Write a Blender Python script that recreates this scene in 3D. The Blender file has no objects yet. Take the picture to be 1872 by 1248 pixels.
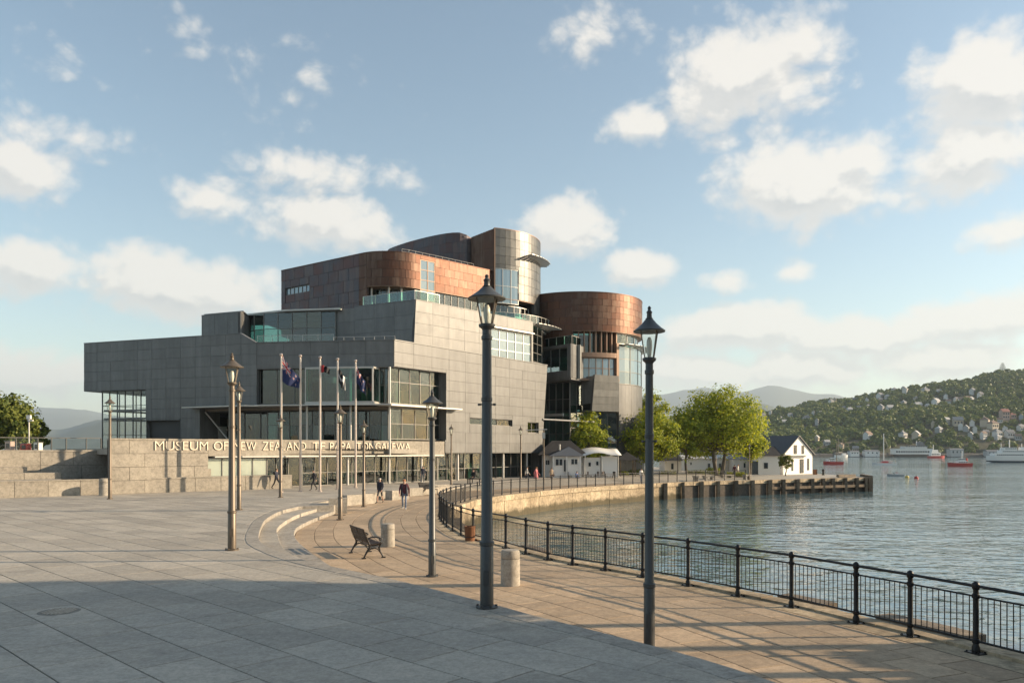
import bpy, bmesh, math, random
import numpy as np
from mathutils import Vector, Matrix
from mathutils.geometry import tessellate_polygon

SC = bpy.context.scene
C = SC.collection
R = math.radians
rnd = random.Random(7)

# ------------------------------------------------------------------ camera
EYE = 3.3            # metres above the promenade
FOC, CX, HZ = 1400.0, 936.0, 822.0     # the photograph's focal length, centre column and horizon row
cam_d = bpy.data.cameras.new('camera'); cam = bpy.data.objects.new('camera', cam_d); C.objects.link(cam)
cam.location = (0, 0, EYE); cam.rotation_euler = (R(90), 0, 0)
cam_d.sensor_width = 36; cam_d.lens = FOC / 1872 * 36
cam_d.shift_y = (HZ - 624) / 1872
cam_d.clip_start = .1; cam_d.clip_end = 20000
SC.camera = cam

# ------------------------------------------------------------------ light
SUN_EL, SUN_AZ = 18.5, 87.0            # azimuth clockwise from the view direction (+Y)
SUN_STRENGTH, SKY_STRENGTH, EXPOSURE = 5.0, .093, 1.0
to_sun = Vector((math.sin(R(SUN_AZ)) * math.cos(R(SUN_EL)), math.cos(R(SUN_AZ)) * math.cos(R(SUN_EL)), math.sin(R(SUN_EL))))
sun_d = bpy.data.lights.new('sun', 'SUN'); sun = bpy.data.objects.new('sun', sun_d); C.objects.link(sun)
sun_d.energy = SUN_STRENGTH; sun_d.angle = R(.5); sun_d.color = (1, .79, .55)
sun.rotation_euler = to_sun.to_track_quat('Z', 'Y').to_euler()
SC.view_settings.view_transform = 'Standard'; SC.view_settings.look = 'None'
SC.view_settings.exposure = EXPOSURE; SC.view_settings.gamma = 1
SC.view_settings.use_curve_mapping = False
SC.cycles.use_denoising = True
SC.cycles.max_bounces = 6; SC.cycles.diffuse_bounces = 2; SC.cycles.glossy_bounces = 3
SC.cycles.transmission_bounces = 3; SC.cycles.volume_bounces = 0; SC.cycles.transparent_max_bounces = 10
SC.cycles.sample_clamp_indirect = 4

# ------------------------------------------------------------------ sky
W = bpy.data.worlds.new('World'); SC.world = W; W.use_nodes = True

def N(nt, t, **kw):
    n = nt.nodes.new(t)
    for k, v in kw.items(): setattr(n, k, v)
    return n
def setin(nt, sock, v):
    if hasattr(v, 'is_output'): nt.links.new(v, sock)
    else: sock.default_value = v
def M(nt, op, *a, clamp=False):
    n = N(nt, 'ShaderNodeMath', operation=op); n.use_clamp = clamp
    for i, v in enumerate(a): setin(nt, n.inputs[i], v)
    return n.outputs[0]
def MixC(nt, f, a, b, blend='MIX'):
    n = N(nt, 'ShaderNodeMix', data_type='RGBA', blend_type=blend); n.clamp_factor = True
    setin(nt, n.inputs[0], f); setin(nt, n.inputs[6], a); setin(nt, n.inputs[7], b)
    return n.outputs[2]
def MapR(nt, v, a, b, c=0., d=1., kind='SMOOTHSTEP'):
    n = N(nt, 'ShaderNodeMapRange', interpolation_type=kind)
    setin(nt, n.inputs[0], v)
    for i, q in zip((1, 2, 3, 4), (a, b, c, d)): n.inputs[i].default_value = q
    return n.outputs[0]
def NoiseT(nt, vec, scale, detail=4, rough=.55, dist=0.):
    n = N(nt, 'ShaderNodeTexNoise'); n.inputs['Scale'].default_value = scale; n.inputs['Detail'].default_value = detail
    n.inputs['Roughness'].default_value = rough; n.inputs['Distortion'].default_value = dist
    if vec is not None: nt.links.new(vec, n.inputs['Vector'])
    return n.outputs[0]
def VScale(nt, vec, s):
    n = N(nt, 'ShaderNodeVectorMath', operation='MULTIPLY'); nt.links.new(vec, n.inputs[0]); n.inputs[1].default_value = s
    return n.outputs[0]

# cumulus placed by bearing and height in the sky: column, row, half width, half height, strength
CLOUDS = [(1350,150,150,85,1.0),(1440,85,110,55,.75),(1095,62,80,42,.6),(1165,230,60,32,.9),(1470,340,165,75,1.15),(1570,290,90,45,.85),
          (1800,160,130,85,1.1),(1770,290,130,75,1.15),(1030,418,80,52,1.25),(1175,490,62,34,1.0),(1330,516,48,22,.85),(1450,497,42,20,.8),
          (590,405,135,50,1.0),(560,320,120,40,.7),(395,362,75,38,.75),(330,525,215,58,1.2),(60,490,110,62,1.0),(40,312,95,55,1.0),
          (1350,602,170,44,1.2),(1570,615,170,42,1.2),(1780,585,150,44,1.15),(1280,680,150,36,1.0),(1480,672,170,40,1.1),(1690,660,170,40,1.1),(70,680,130,44,1.05),(1830,425,90,34,.75),
          (110,250,110,34,.45),(700,322,100,26,.45),(450,150,80,26,.10),(90,130,70,22,.15),(560,140,36,16,.25),(350,88,36,22,.12)]
def cloud_group():
    g = bpy.data.node_groups.new('cloud_cover', 'ShaderNodeTree')
    g.interface.new_socket('Vector', in_out='INPUT', socket_type='NodeSocketVector')
    g.interface.new_socket('Density', in_out='OUTPUT', socket_type='NodeSocketFloat')
    gi = N(g, 'NodeGroupInput'); go = N(g, 'NodeGroupOutput')
    v = gi.outputs[0]
    best = None
    for x, y, a, b, k in CLOUDS:
        u = (x - CX) / FOC; w = (HZ - y) / FOC
        az = math.atan(u); el = math.atan(w / math.sqrt(1 + u * u))
        mp = N(g, 'ShaderNodeMapping', vector_type='TEXTURE'); g.links.new(v, mp.inputs[0])
        mp.inputs[1].default_value = (az, el, 0)
        mp.inputs[3].default_value = (a / FOC * 1.28 / (1 + u * u), b / FOC * 1.28 / math.sqrt(1 + u * u), 1)
        ln = N(g, 'ShaderNodeVectorMath', operation='LENGTH'); g.links.new(mp.outputs[0], ln.inputs[0])
        m = M(g, 'MULTIPLY_ADD', ln.outputs['Value'], -k, k)
        best = m if best is None else M(g, 'MAXIMUM', best, m)
    best = M(g, 'MAXIMUM', best, -.55)
    # the same kind of cover goes on all round, outside the view
    sx = N(g, 'ShaderNodeSeparateXYZ'); g.links.new(v, sx.inputs[0])
    side = MapR(g, M(g, 'ABSOLUTE', sx.outputs[0]), .66, .95)
    top = MapR(g, sx.outputs[1], .5, .75)
    gen = M(g, 'MULTIPLY_ADD', NoiseT(g, VScale(g, v, (1, 2.2, 1)), 3.4, 2), 3.6, -2.1)
    gen = M(g, 'SUBTRACT', gen, M(g, 'MULTIPLY_ADD', M(g, 'MAXIMUM', side, top), -4., 4.))
    best = M(g, 'MAXIMUM', best, gen)
    n1 = NoiseT(g, VScale(g, v, (1, 1.35, 1)), 10., 12, .68, .3)
    vo = N(g, 'ShaderNodeTexVoronoi', feature='F1'); g.links.new(VScale(g, v, (1, 1.25, 1)), vo.inputs['Vector'])
    vo.inputs['Scale'].default_value = 34.; vo.inputs['Detail'].default_value = 1; vo.inputs['Roughness'].default_value = .5
    d = M(g, 'MULTIPLY_ADD', n1, 2.3, -1.2)
    d = M(g, 'ADD', d, M(g, 'MULTIPLY_ADD', vo.outputs['Distance'], -.55, .26))
    d = M(g, 'ADD', M(g, 'MULTIPLY_ADD', best, 1.45, .02), d)
    g.links.new(d, go.inputs[0])
    return g
def build_world():
    nt = W.node_tree; nt.nodes.clear()
    out = N(nt, 'ShaderNodeOutputWorld'); bg = N(nt, 'ShaderNodeBackground'); bg.inputs[1].default_value = SKY_STRENGTH
    sky = N(nt, 'ShaderNodeTexSky', sky_type='NISHITA'); sky.sun_disc = False
    sky.sun_elevation = R(SUN_EL); sky.sun_rotation = R(SUN_AZ)
    sky.air_density = 1.0; sky.dust_density = .7; sky.ozone_density = 1.2
    tc = N(nt, 'ShaderNodeTexCoord'); sp = N(nt, 'ShaderNodeSeparateXYZ'); nt.links.new(tc.outputs['Generated'], sp.inputs[0])
    az = M(nt, 'ARCTAN2', sp.outputs[0], sp.outputs[1]); el = M(nt, 'ARCSINE', sp.outputs[2])
    cb = N(nt, 'ShaderNodeCombineXYZ'); nt.links.new(az, cb.inputs[0]); nt.links.new(el, cb.inputs[1])
    grp = cloud_group()
    def dens(off):
        v = cb.outputs[0]
        if off:
            a = N(nt, 'ShaderNodeVectorMath', operation='ADD'); nt.links.new(v, a.inputs[0]); a.inputs[1].default_value = off; v = a.outputs[0]
        gn = N(nt, 'ShaderNodeGroup'); gn.node_tree = grp; nt.links.new(v, gn.inputs[0]); return gn.outputs[0]
    d0 = dens(None); d1 = dens((.010, .022, 0))
    alpha = MapR(nt, d0, -.24, .66)
    # the side of a heap that thins out towards the sun is lit, thick parts under others are grey
    lit = MapR(nt, M(nt, 'SUBTRACT', d0, d1), -.30, .30)
    thick = MapR(nt, d0, .25, 1.5)
    shade = M(nt, 'MULTIPLY', M(nt, 'SUBTRACT', 1., lit), M(nt, 'MULTIPLY_ADD', thick, .45, .55), clamp=True)
    col = MixC(nt, shade, (5.6, 5.25, 4.75, 1), (3.6, 3.6, 3.55, 1))
    blue = MixC(nt, 1., sky.outputs[0], (1.17, 1.15, 1.03, 1), 'MULTIPLY')
    c = MixC(nt, M(nt, 'MULTIPLY', alpha, .86), blue, col)
    nt.links.new(c, bg.inputs[0]); nt.links.new(bg.outputs[0], out.inputs[0])
build_world()

# ------------------------------------------------------------------ helpers
CH = {}
def worldm(o):
    m = o.matrix_basis.copy()
    return worldm(o.parent) @ o.matrix_parent_inverse @ m if o.parent else m
def adopt(o, p):
    root = p
    while root.parent: root = root.parent
    o.parent = p; o.matrix_parent_inverse = worldm(p).inverted() if root.name in WORLDLY else Matrix(); CH.setdefault(p, []).append(o)
def mesh_data(name, v, f, mat=None, smooth=False, mi=None):
    me = bpy.data.meshes.new(name); me.from_pydata(v, [], f)
    if mat is not None:
        for m in (mat if isinstance(mat, (list, tuple)) else [mat]): me.materials.append(m)
    if mi is not None: me.polygons.foreach_set('material_index', np.asarray(mi, dtype=np.int32))
    if smooth: me.polygons.foreach_set('use_smooth', np.ones(len(me.polygons), dtype=bool))
    me.update(); return me
def obj(name, data, parent=None, **props):
    o = bpy.data.objects.new(name, data); C.objects.link(o)
    if parent is not None: adopt(o, parent)
    for k, v in props.items(): o[k] = v
    return o
def tag(o, label, cat, group=None):
    o['label'] = label; o['category'] = cat
    if group: o['group'] = group
    return o
def thing(name, label, cat, loc=(0, 0, 0), rz=0, group=None):
    o = bpy.data.objects.new(name, None); C.objects.link(o); o.empty_display_size = .3
    o.location = loc; o.rotation_euler = (0, 0, rz); return tag(o, label, cat, group)
WORLDLY = set()
def wthing(*a, **k):            # a thing whose parts are given in world coordinates
    o = thing(*a, **k); WORLDLY.add(o.name); return o
def copy_tree(o, parent=None):
    c = o.copy(); C.objects.link(c)
    if parent is not None: c.parent = parent; CH.setdefault(parent, []).append(c)
    for k in CH.get(o, []): copy_tree(k, c)
    return c
class MB:
    def __init__(s): s.v = []; s.f = []; s.m = []; s.mat = 0
    def add(s, v, f):
        b = len(s.v); s.v.extend([tuple(p) for p in v]); s.f.extend([tuple(i + b for i in q) for q in f]); s.m.extend([s.mat] * len(f)); return s
    def box(s, x, y, z, sx, sy, sz, rz=0, taper=1.):
        c, n = math.cos(rz), math.sin(rz); v = []
        for k, dz in ((1, 0), (taper, sz)):
            for dx, dy in ((-1, -1), (1, -1), (1, 1), (-1, 1)):
                a, b = dx * sx / 2 * k, dy * sy / 2 * k
                v.append((x + a * c - b * n, y + a * n + b * c, z + dz))
        return s.add(v, [(3, 2, 1, 0), (4, 5, 6, 7), (0, 1, 5, 4), (1, 2, 6, 5), (2, 3, 7, 6), (3, 0, 4, 7)])
    def hexa(s, b, t):      # four bottom and four top corners
        return s.add(list(b) + list(t), [(3, 2, 1, 0), (4, 5, 6, 7), (0, 1, 5, 4), (1, 2, 6, 5), (2, 3, 7, 6), (3, 0, 4, 7)])
    def tube(s, pts, rads, n=8, caps=True):
        pts = [Vector(p) for p in pts]
        if not isinstance(rads, (list, tuple)): rads = [rads] * len(pts)
        v = []; f = []; up = None
        for i, p in enumerate(pts):
            t = (pts[min(i + 1, len(pts) - 1)] - pts[max(i - 1, 0)]).normalized()
            if up is None: up = Vector((0, 0, 1)) if abs(t.z) < .9 else Vector((1, 0, 0))
            a = t.cross(up).normalized(); b = a.cross(t).normalized(); up = b
            for k in range(n):
                q = 2 * math.pi * k / n
                v.append(p + (a * math.cos(q) + b * math.sin(q)) * rads[i])
        for i in range(len(pts) - 1):
            for k in range(n):
                k2 = (k + 1) % n
                f.append((i * n + k, i * n + k2, (i + 1) * n + k2, (i + 1) * n + k))
        if caps:
            f.append(tuple(range(n))[::-1]); f.append(tuple((len(pts) - 1) * n + k for k in range(n)))
        # outward orientation is not needed for shading here
        return s.add(v, f)
    def lathe(s, prof, n=16, c=(0, 0, 0), a0=0., cap=True):
        v = []; f = []
        for r, z in prof:
            for k in range(n):
                q = a0 + 2 * math.pi * k / n; v.append((c[0] + r * math.cos(q), c[1] + r * math.sin(q), c[2] + z))
        for i in range(len(prof) - 1):
            for k in range(n):
                k2 = (k + 1) % n; f.append((i * n + k, i * n + k2, (i + 1) * n + k2, (i + 1) * n + k))
        if cap:
            f.append(tuple(range(n))[::-1]); f.append(tuple((len(prof) - 1) * n + k for k in range(n)))
        return s.add(v, f)
    def prism(s, poly, z0, z1):
        n = len(poly); tri = tessellate_polygon([[Vector((p[0], p[1], 0)) for p in poly]])
        v = [(p[0], p[1], z0) for p in poly] + [(p[0], p[1], z1) for p in poly]
        f = [tuple(t) for t in tri] + [tuple(i + n for i in t) for t in tri]
        f += [(i, (i + 1) % n, (i + 1) % n + n, i + n) for i in range(n)]
        return s.add(v, f)
    def build(s, name, mat, parent=None, smooth=False, fix=True, **props):
        me = mesh_data(name, s.v, s.f, mat, False, s.m if isinstance(mat, (list, tuple)) else None)
        if fix:
            bm = bmesh.new(); bm.from_mesh(me); bmesh.ops.recalc_face_normals(bm, faces=bm.faces[:]); bm.to_mesh(me); bm.free()
        if smooth:
            me.polygons.foreach_set('use_smooth', np.ones(len(me.polygons), dtype=bool)); me.set_sharp_from_angle(angle=R(38))
        return obj(name, me, parent, **props)

def px(x, Y): return (x - CX) / FOC * Y             # world X seen at column x at distance Y
def zz(y, Y): return EYE + (HZ - y) / FOC * Y        # world height seen at row y at distance Y
def G(x, y, z=0.):                                    # ground point under a pixel
    Y = FOC * (EYE - z) / (y - HZ); return px(x, Y), Y
def spline(pts, step=.5):
    P = [Vector((p[0], p[1], 0)) for p in pts]; out = []
    for i in range(len(P) - 1):
        p0, p1, p2, p3 = P[max(i - 1, 0)], P[i], P[i + 1], P[min(i + 2, len(P) - 1)]
        n = max(1, int((p2 - p1).length / step))
        for k in range(n):
            t = k / n
            q = .5 * ((2 * p1) + (p2 - p0) * t + (2 * p0 - 5 * p1 + 4 * p2 - p3) * t * t + (3 * p1 - p0 - 3 * p2 + p3) * t ** 3)
            out.append((q.x, q.y))
    out.append((P[-1].x, P[-1].y)); return out

class Path:                                           # a plan line with arc length; outside is to the right of travel
    def __init__(s, pts):
        s.p = [Vector((a, b)) for a, b in pts]; s.c = [0.]
        for a, b in zip(s.p, s.p[1:]): s.c.append(s.c[-1] + (b - a).length)
        s.L = s.c[-1]
    def seg(s, t):
        for i in range(len(s.c) - 2):
            if t < s.c[i + 1]: return i
        return len(s.c) - 2
    def at(s, t, off=0.):
        i = s.seg(t); a, b = s.p[i], s.p[i + 1]; d = (b - a).normalized(); u = t - s.c[i]
        q = a + d * u; n = s.nrm(t); return q.x + n.x * off, q.y + n.y * off
    def nrm(s, t):
        i = s.seg(t); d = (s.p[i + 1] - s.p[i]).normalized()
        if len(s.p) > 3:                              # smooth along curves
            f = (t - s.c[i]) / max(1e-6, s.c[i + 1] - s.c[i])
            j = i + 1 if f > .5 else i - 1
            if 0 <= j < len(s.p) - 1:
                e = (s.p[j + 1] - s.p[j]).normalized()
                if d.dot(e) > .8: d = d.lerp(e, abs(f - .5)).normalized()
        return Vector((d.y, -d.x))
    def s(s_, x):                                     # arc length where the line of sight through column x meets it
        k = (x - CX) / FOC; best = None
        for i, (a, b) in enumerate(zip(s_.p, s_.p[1:])):
            fa, fb = a.x - k * a.y, b.x - k * b.y
            if fa * fb <= 0 and fa != fb: return s_.c[i] + (b - a).length * fa / (fa - fb)
        a, b = s_.p[-2], s_.p[-1]; d = (b - a).normalized(); den = d.x - k * d.y
        fa = s_.p[0].x - k * s_.p[0].y; fb = b.x - k * b.y
        return 0. if abs(fa) < abs(fb) else s_.L
    def s_far(s_, x):
        k = (x - CX) / FOC; out = s_.L
        for i, (a, b) in enumerate(zip(s_.p, s_.p[1:])):
            fa, fb = a.x - k * a.y, b.x - k * b.y
            if fa * fb <= 0 and fa != fb: out = s_.c[i] + (b - a).length * fa / (fa - fb)
        return out
    def z(s, x, y): return zz(y, s.at(s.s(x))[1])
def wsolid(mb, w, sa, sb, za, zb, o0, o1, n=1, clip=None):
    v = []; f = []
    for i in range(n + 1):
        t = sa + (sb - sa) * i / n
        for z_, o_ in ((za, o0), (za, o1), (zb, o1), (zb, o0)):
            tt, z2 = (t, z_) if clip is None else clip(t, z_)
            x, y = w.at(tt, o_); v.append((x, y, z2))
    for i in range(n):
        for k in range(4):
            k2 = (k + 1) % 4; f.append((i * 4 + k, i * 4 + k2, i * 4 + 4 + k2, i * 4 + 4 + k))
    f.append((0, 1, 2, 3)); f.append((n * 4 + 3, n * 4 + 2, n * 4 + 1, n * 4))
    return mb.add(v, f)
def sub_rects(r, holes):
    out = [r]
    for h in holes:
        new = []
        for a0, a1, b0, b1 in out:
            c0, c1, d0, d1 = max(a0, h[0]), min(a1, h[1]), max(b0, h[2]), min(b1, h[3])
            if c0 >= c1 or d0 >= d1: new.append((a0, a1, b0, b1)); continue
            new += [(a0, c0, b0, b1), (c1, a1, b0, b1), (c0, c1, b0, d0), (c0, c1, d1, b1)]
        out = [q for q in new if q[1] - q[0] > .04 and q[3] - q[2] > .04]
    return out

# ------------------------------------------------------------------ materials
def new_mat(name):
    m = bpy.data.materials.new(name); m.use_nodes = True; nt = m.node_tree; nt.nodes.clear()
    out = N(nt, 'ShaderNodeOutputMaterial'); b = N(nt, 'ShaderNodeBsdfPrincipled'); nt.links.new(b.outputs[0], out.inputs[0])
    return m, nt, b, out
def vary(nt):                                          # one random number per piece
    oi = N(nt, 'ShaderNodeObjectInfo'); ge = N(nt, 'ShaderNodeNewGeometry')
    return M(nt, 'FRACT', M(nt, 'ADD', oi.outputs['Random'], M(nt, 'MULTIPLY', ge.outputs['Random Per Island'], 7.31)))
def position(nt): return N(nt, 'ShaderNodeNewGeometry').outputs['Position']
def objpos(nt): return N(nt, 'ShaderNodeTexCoord').outputs['Object']
def hsv(nt, c, v=1., h=.5, s=1.):
    n = N(nt, 'ShaderNodeHueSaturation'); setin(nt, n.inputs[4], c); setin(nt, n.inputs[0], h); setin(nt, n.inputs[1], s); setin(nt, n.inputs[2], v); return n.outputs[0]
def bump(nt, b, h, strength=.4, dist=.02):
    n = N(nt, 'ShaderNodeBump'); n.inputs['Strength'].default_value = strength; n.inputs['Distance'].default_value = dist
    nt.links.new(h, n.inputs['Height']); nt.links.new(n.outputs[0], b.inputs['Normal'])
def stone(name, c, c2=None, spread=.16, speck=.25, rough=.8, scale=1., stain=.3, bmp=.35):
    m, nt, b, _ = new_mat(name); p = position(nt)
    c2 = c2 or tuple(q * .8 for q in c)
    big = NoiseT(nt, p, .55 * scale, 5, .6); fine = NoiseT(nt, p, 26 * scale, 6, .85); mid = NoiseT(nt, p, 4.5 * scale, 6, .65)
    col = MixC(nt, MapR(nt, big, .35, .68), (*c, 1), (*c2, 1))
    v = M(nt, 'MULTIPLY_ADD', vary(nt), spread * 2, 1 - spread)
    v = M(nt, 'MULTIPLY', v, M(nt, 'MULTIPLY_ADD', fine, speck * 2, 1 - speck))
    v = M(nt, 'MULTIPLY', v, MapR(nt, mid, .3, .62, 1 - stain, 1.06))
    v = M(nt, 'MULTIPLY', v, MapR(nt, NoiseT(nt, p, 11 * scale, 5, .8), .32, .68, .84, 1.13))
    spot = N(nt, 'ShaderNodeTexVoronoi'); nt.links.new(p, spot.inputs['Vector']); spot.inputs['Scale'].default_value = 2.1 * scale     # dropped gum and grime spots
    v = M(nt, 'MULTIPLY', v, MapR(nt, spot.outputs['Distance'], .03, .07, .66, 1.))
    v = M(nt, 'MULTIPLY', v, MapR(nt, NoiseT(nt, p, .8, 4, .7), .56, .72, 1., .84))         # spills and damp
    streak = NoiseT(nt, VScale(nt, p, (.25, 1.1, 1.)), .9, 5, .65); v = M(nt, 'MULTIPLY', v, MapR(nt, streak, .3, .7, .90, 1.07))
    nt.links.new(hsv(nt, col, v), b.inputs[0]); b.inputs['Roughness'].default_value = rough
    b.inputs['Specular IOR Level'].default_value = .35
    bump(nt, b, M(nt, 'ADD', fine, mid), bmp, .012)
    return m
def quay_stone(name, c, c2):
    m = stone(name, c, c2, .12, .35, .85, 1., .4, .6); nt = m.node_tree; b = next(n for n in nt.nodes if n.type == 'BSDF_PRINCIPLED'); src = b.inputs[0].links[0].from_socket
    p = position(nt); sp = N(nt, 'ShaderNodeSeparateXYZ'); nt.links.new(p, sp.inputs[0]); edge = M(nt, 'ADD', sp.outputs[2], M(nt, 'MULTIPLY_ADD', NoiseT(nt, p, 1.3, 5, .65), .9, -.45))
    wet = MapR(nt, edge, -1.28, -.92, .88, 0.); run = MapR(nt, NoiseT(nt, VScale(nt, p, (1.5, 1.5, .13)), 1.6, 5, .7), .52, .72, 0., .6)
    col = MixC(nt, run, src, (.12, .085, .05, 1)); nt.links.new(MixC(nt, wet, col, (.055, .046, .022, 1)), b.inputs[0]); return m
def plain(name, c, rough=.5, metal=0., var=.0, noise=.12, scale=6., spec=.5):
    m, nt, b, _ = new_mat(name)
    n = NoiseT(nt, objpos(nt), scale, 5, .6)
    v = M(nt, 'MULTIPLY_ADD', n, noise * 2, 1 - noise)
    if var: v = M(nt, 'MULTIPLY', v, M(nt, 'MULTIPLY_ADD', vary(nt), var * 2, 1 - var))
    nt.links.new(hsv(nt, (*c, 1), v), b.inputs[0])
    nt.links.new(M(nt, 'MULTIPLY_ADD', n, .2, rough - .1), b.inputs['Roughness'])
    b.inputs['Metallic'].default_value = metal; b.inputs['Specular IOR Level'].default_value = spec
    return m
def cladding(name, c, rough=.42, metal=.35, spread=.13):
    m, nt, b, _ = new_mat(name); p = position(nt)
    streak = NoiseT(nt, VScale(nt, p, (1.6, 1.6, .16)), 1.5, 5, .6); mot = NoiseT(nt, p, 1.1, 6, .62); fine = NoiseT(nt, p, 22, 3)
    r = vary(nt)
    v = M(nt, 'MULTIPLY_ADD', r, spread * 2, 1 - spread)
    v = M(nt, 'MULTIPLY', v, MapR(nt, streak, .3, .7, .86, 1.1)); v = M(nt, 'MULTIPLY', v, MapR(nt, mot, .3, .7, .9, 1.1)); v = M(nt, 'MULTIPLY', v, M(nt, 'MULTIPLY_ADD', fine, .14, .93))
    nt.links.new(hsv(nt, (*c, 1), v), b.inputs[0]); b.inputs['Metallic'].default_value = metal
    nt.links.new(M(nt, 'MULTIPLY_ADD', mot, .25, rough - .1), b.inputs['Roughness'])
    bump(nt, b, M(nt, 'ADD', NoiseT(nt, p, .5, 2), M(nt, 'MULTIPLY', fine, .05)), .12, .12)
    return m
def copper(name, c1, c2, c3):
    m, nt, b, _ = new_mat(name); p = position(nt)
    streak = NoiseT(nt, VScale(nt, p, (1.2, 1.2, .2)), 1.4, 6, .65); mot = NoiseT(nt, p, .7, 5, .6); r = vary(nt)
    t = M(nt, 'ADD', M(nt, 'MULTIPLY', r, .20), M(nt, 'MULTIPLY', mot, .70))
    col = MixC(nt, MapR(nt, t, .25, .55), (*c1, 1), (*c2, 1)); col = MixC(nt, MapR(nt, M(nt, 'ADD', streak, M(nt, 'MULTIPLY', r, .2)), .58, .8, 0, .8), col, (*c3, 1))
    nt.links.new(col, b.inputs[0]); b.inputs['Metallic'].default_value = .72
    nt.links.new(M(nt, 'MULTIPLY_ADD', streak, .3, .33), b.inputs['Roughness'])
    bump(nt, b, M(nt, 'ADD', NoiseT(nt, p, .8, 2), M(nt, 'MULTIPLY', r, .4)), .2, .10)
    return m
def glass(name, tint=(.42, .6, .56), refl=.14, rough=.02, wob=.012, opaque=None):
    m = bpy.data.materials.new(name); m.use_nodes = True; nt = m.node_tree; nt.nodes.clear()
    out = N(nt, 'ShaderNodeOutputMaterial'); gl = N(nt, 'ShaderNodeBsdfGlossy'); gl.inputs['Roughness'].default_value = rough; gl.inputs[0].default_value = (.92, .97, .97, 1)
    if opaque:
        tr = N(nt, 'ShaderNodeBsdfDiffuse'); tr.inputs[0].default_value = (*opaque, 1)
    else:
        tr = N(nt, 'ShaderNodeBsdfTransparent'); tr.inputs[0].default_value = (*tint, 1)
    if not opaque and name != 'clear_glass': nt.links.new(hsv(nt, (*tint, 1), M(nt, 'MULTIPLY_ADD', vary(nt), .7, .62)), tr.inputs[0])
    fr = N(nt, 'ShaderNodeFresnel'); fr.inputs[0].default_value = 1.5
    gb_ = N(nt, 'ShaderNodeNewGeometry').outputs['Backfacing']
    f = M(nt, 'MULTIPLY', M(nt, 'ADD', M(nt, 'MULTIPLY', fr.outputs[0], 1.3), refl, clamp=True), M(nt, 'SUBTRACT', 1., gb_))
    if wob:
        wn = N(nt, 'ShaderNodeTexWhiteNoise', noise_dimensions='1D'); nt.links.new(M(nt, 'MULTIPLY', vary(nt), 91.7), wn.inputs['W'])       # each pane sits a touch out of true
        tl = N(nt, 'ShaderNodeVectorMath', operation='MULTIPLY_ADD'); nt.links.new(wn.outputs['Color'], tl.inputs[0]); tl.inputs[1].default_value = (.07, .07, .07); tl.inputs[2].default_value = (-.035, -.035, -.035)
        ad = N(nt, 'ShaderNodeVectorMath', operation='ADD'); nt.links.new(N(nt, 'ShaderNodeNewGeometry').outputs['Normal'], ad.inputs[0]); nt.links.new(tl.outputs[0], ad.inputs[1])
        bp = N(nt, 'ShaderNodeBump'); nt.links.new(ad.outputs[0], bp.inputs['Normal']); bp.inputs['Strength'].default_value = .5; bp.inputs['Distance'].default_value = wob
        nt.links.new(M(nt, 'ADD', NoiseT(nt, position(nt), .8, 2), M(nt, 'MULTIPLY', vary(nt), .0)), bp.inputs['Height']); nt.links.new(bp.outputs[0], gl.inputs['Normal'])
    mx = N(nt, 'ShaderNodeMixShader'); nt.links.new(f, mx.inputs[0]); nt.links.new(tr.outputs[0], mx.inputs[1]); nt.links.new(gl.outputs[0], mx.inputs[2])
    nt.links.new(mx.outputs[0], out.inputs[0]); return m
def foliage(name, c1, c2, trans=.35, patch=.9):
    m = bpy.data.materials.new(name); m.use_nodes = True; nt = m.node_tree; nt.nodes.clear()
    out = N(nt, 'ShaderNodeOutputMaterial'); p = position(nt); r = vary(nt)
    t = M(nt, 'ADD', M(nt, 'MULTIPLY', r, .6), M(nt, 'MULTIPLY', NoiseT(nt, p, patch, 3), .5 if patch > .1 else 1.3))
    col = MixC(nt, MapR(nt, t, .2, .85) if patch > .1 else MapR(nt, t, .55, 1.25), (*c1, 1), (*c2, 1))
    d = N(nt, 'ShaderNodeBsdfPrincipled'); nt.links.new(col, d.inputs[0]); d.inputs['Roughness'].default_value = .55; d.inputs['Specular IOR Level'].default_value = .3
    tl = N(nt, 'ShaderNodeBsdfTranslucent'); nt.links.new(MixC(nt, 1., col, (1.25, 1.15, .55, 1), 'MULTIPLY'), tl.inputs[0])
    mx = N(nt, 'ShaderNodeMixShader'); mx.inputs[0].default_value = trans
    nt.links.new(d.outputs[0], mx.inputs[1]); nt.links.new(tl.outputs[0], mx.inputs[2]); nt.links.new(mx.outputs[0], out.inputs[0]); return m

m_plaza = stone('grey_paving', (.385, .345, .285), (.34, .31, .262), .13, .42, .78, 1., .10)
m_prom = stone('tan_paving', (.44, .325, .215), (.385, .29, .195), .14, .40, .8, 1., .14)
m_joint = stone('paving_joint', (.055, .05, .045), None, .0, .3, .95)
m_jointp = stone('tan_joint', (.085, .066, .05), None, .0, .3, .95)
m_kerb = stone('kerb_granite', (.36, .325, .275), (.32, .29, .245), .08, .3, .75)
m_granite = stone('warm_granite', (.335, .30, .245), (.295, .265, .22), .06, .30, .8, 1., .22)
m_granite_j = stone('granite_joint', (.10, .085, .07), None, .0, .2, .95)
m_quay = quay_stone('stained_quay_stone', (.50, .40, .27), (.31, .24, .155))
m_quayd = quay_stone('shaded_quay_stone', (.20, .165, .115), (.12, .10, .075))  # shade of the recesses between jetty piles, put into the stone colour
m_conc = stone('bollard_concrete', (.40, .36, .30), (.34, .31, .26), .04, .3, .85, 1.4, .25)
m_timber = stone('weathered_timber', (.165, .125, .085), (.105, .082, .058), .2, .3, .85, 1., .4)
m_timberl = stone('pale_weathered_timber', (.27, .22, .165), (.2, .165, .13), .2, .3, .85, 1., .4)
m_clad = cladding('grey_cladding', (.121, .1205, .1165), .45, .2, .07)
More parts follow.
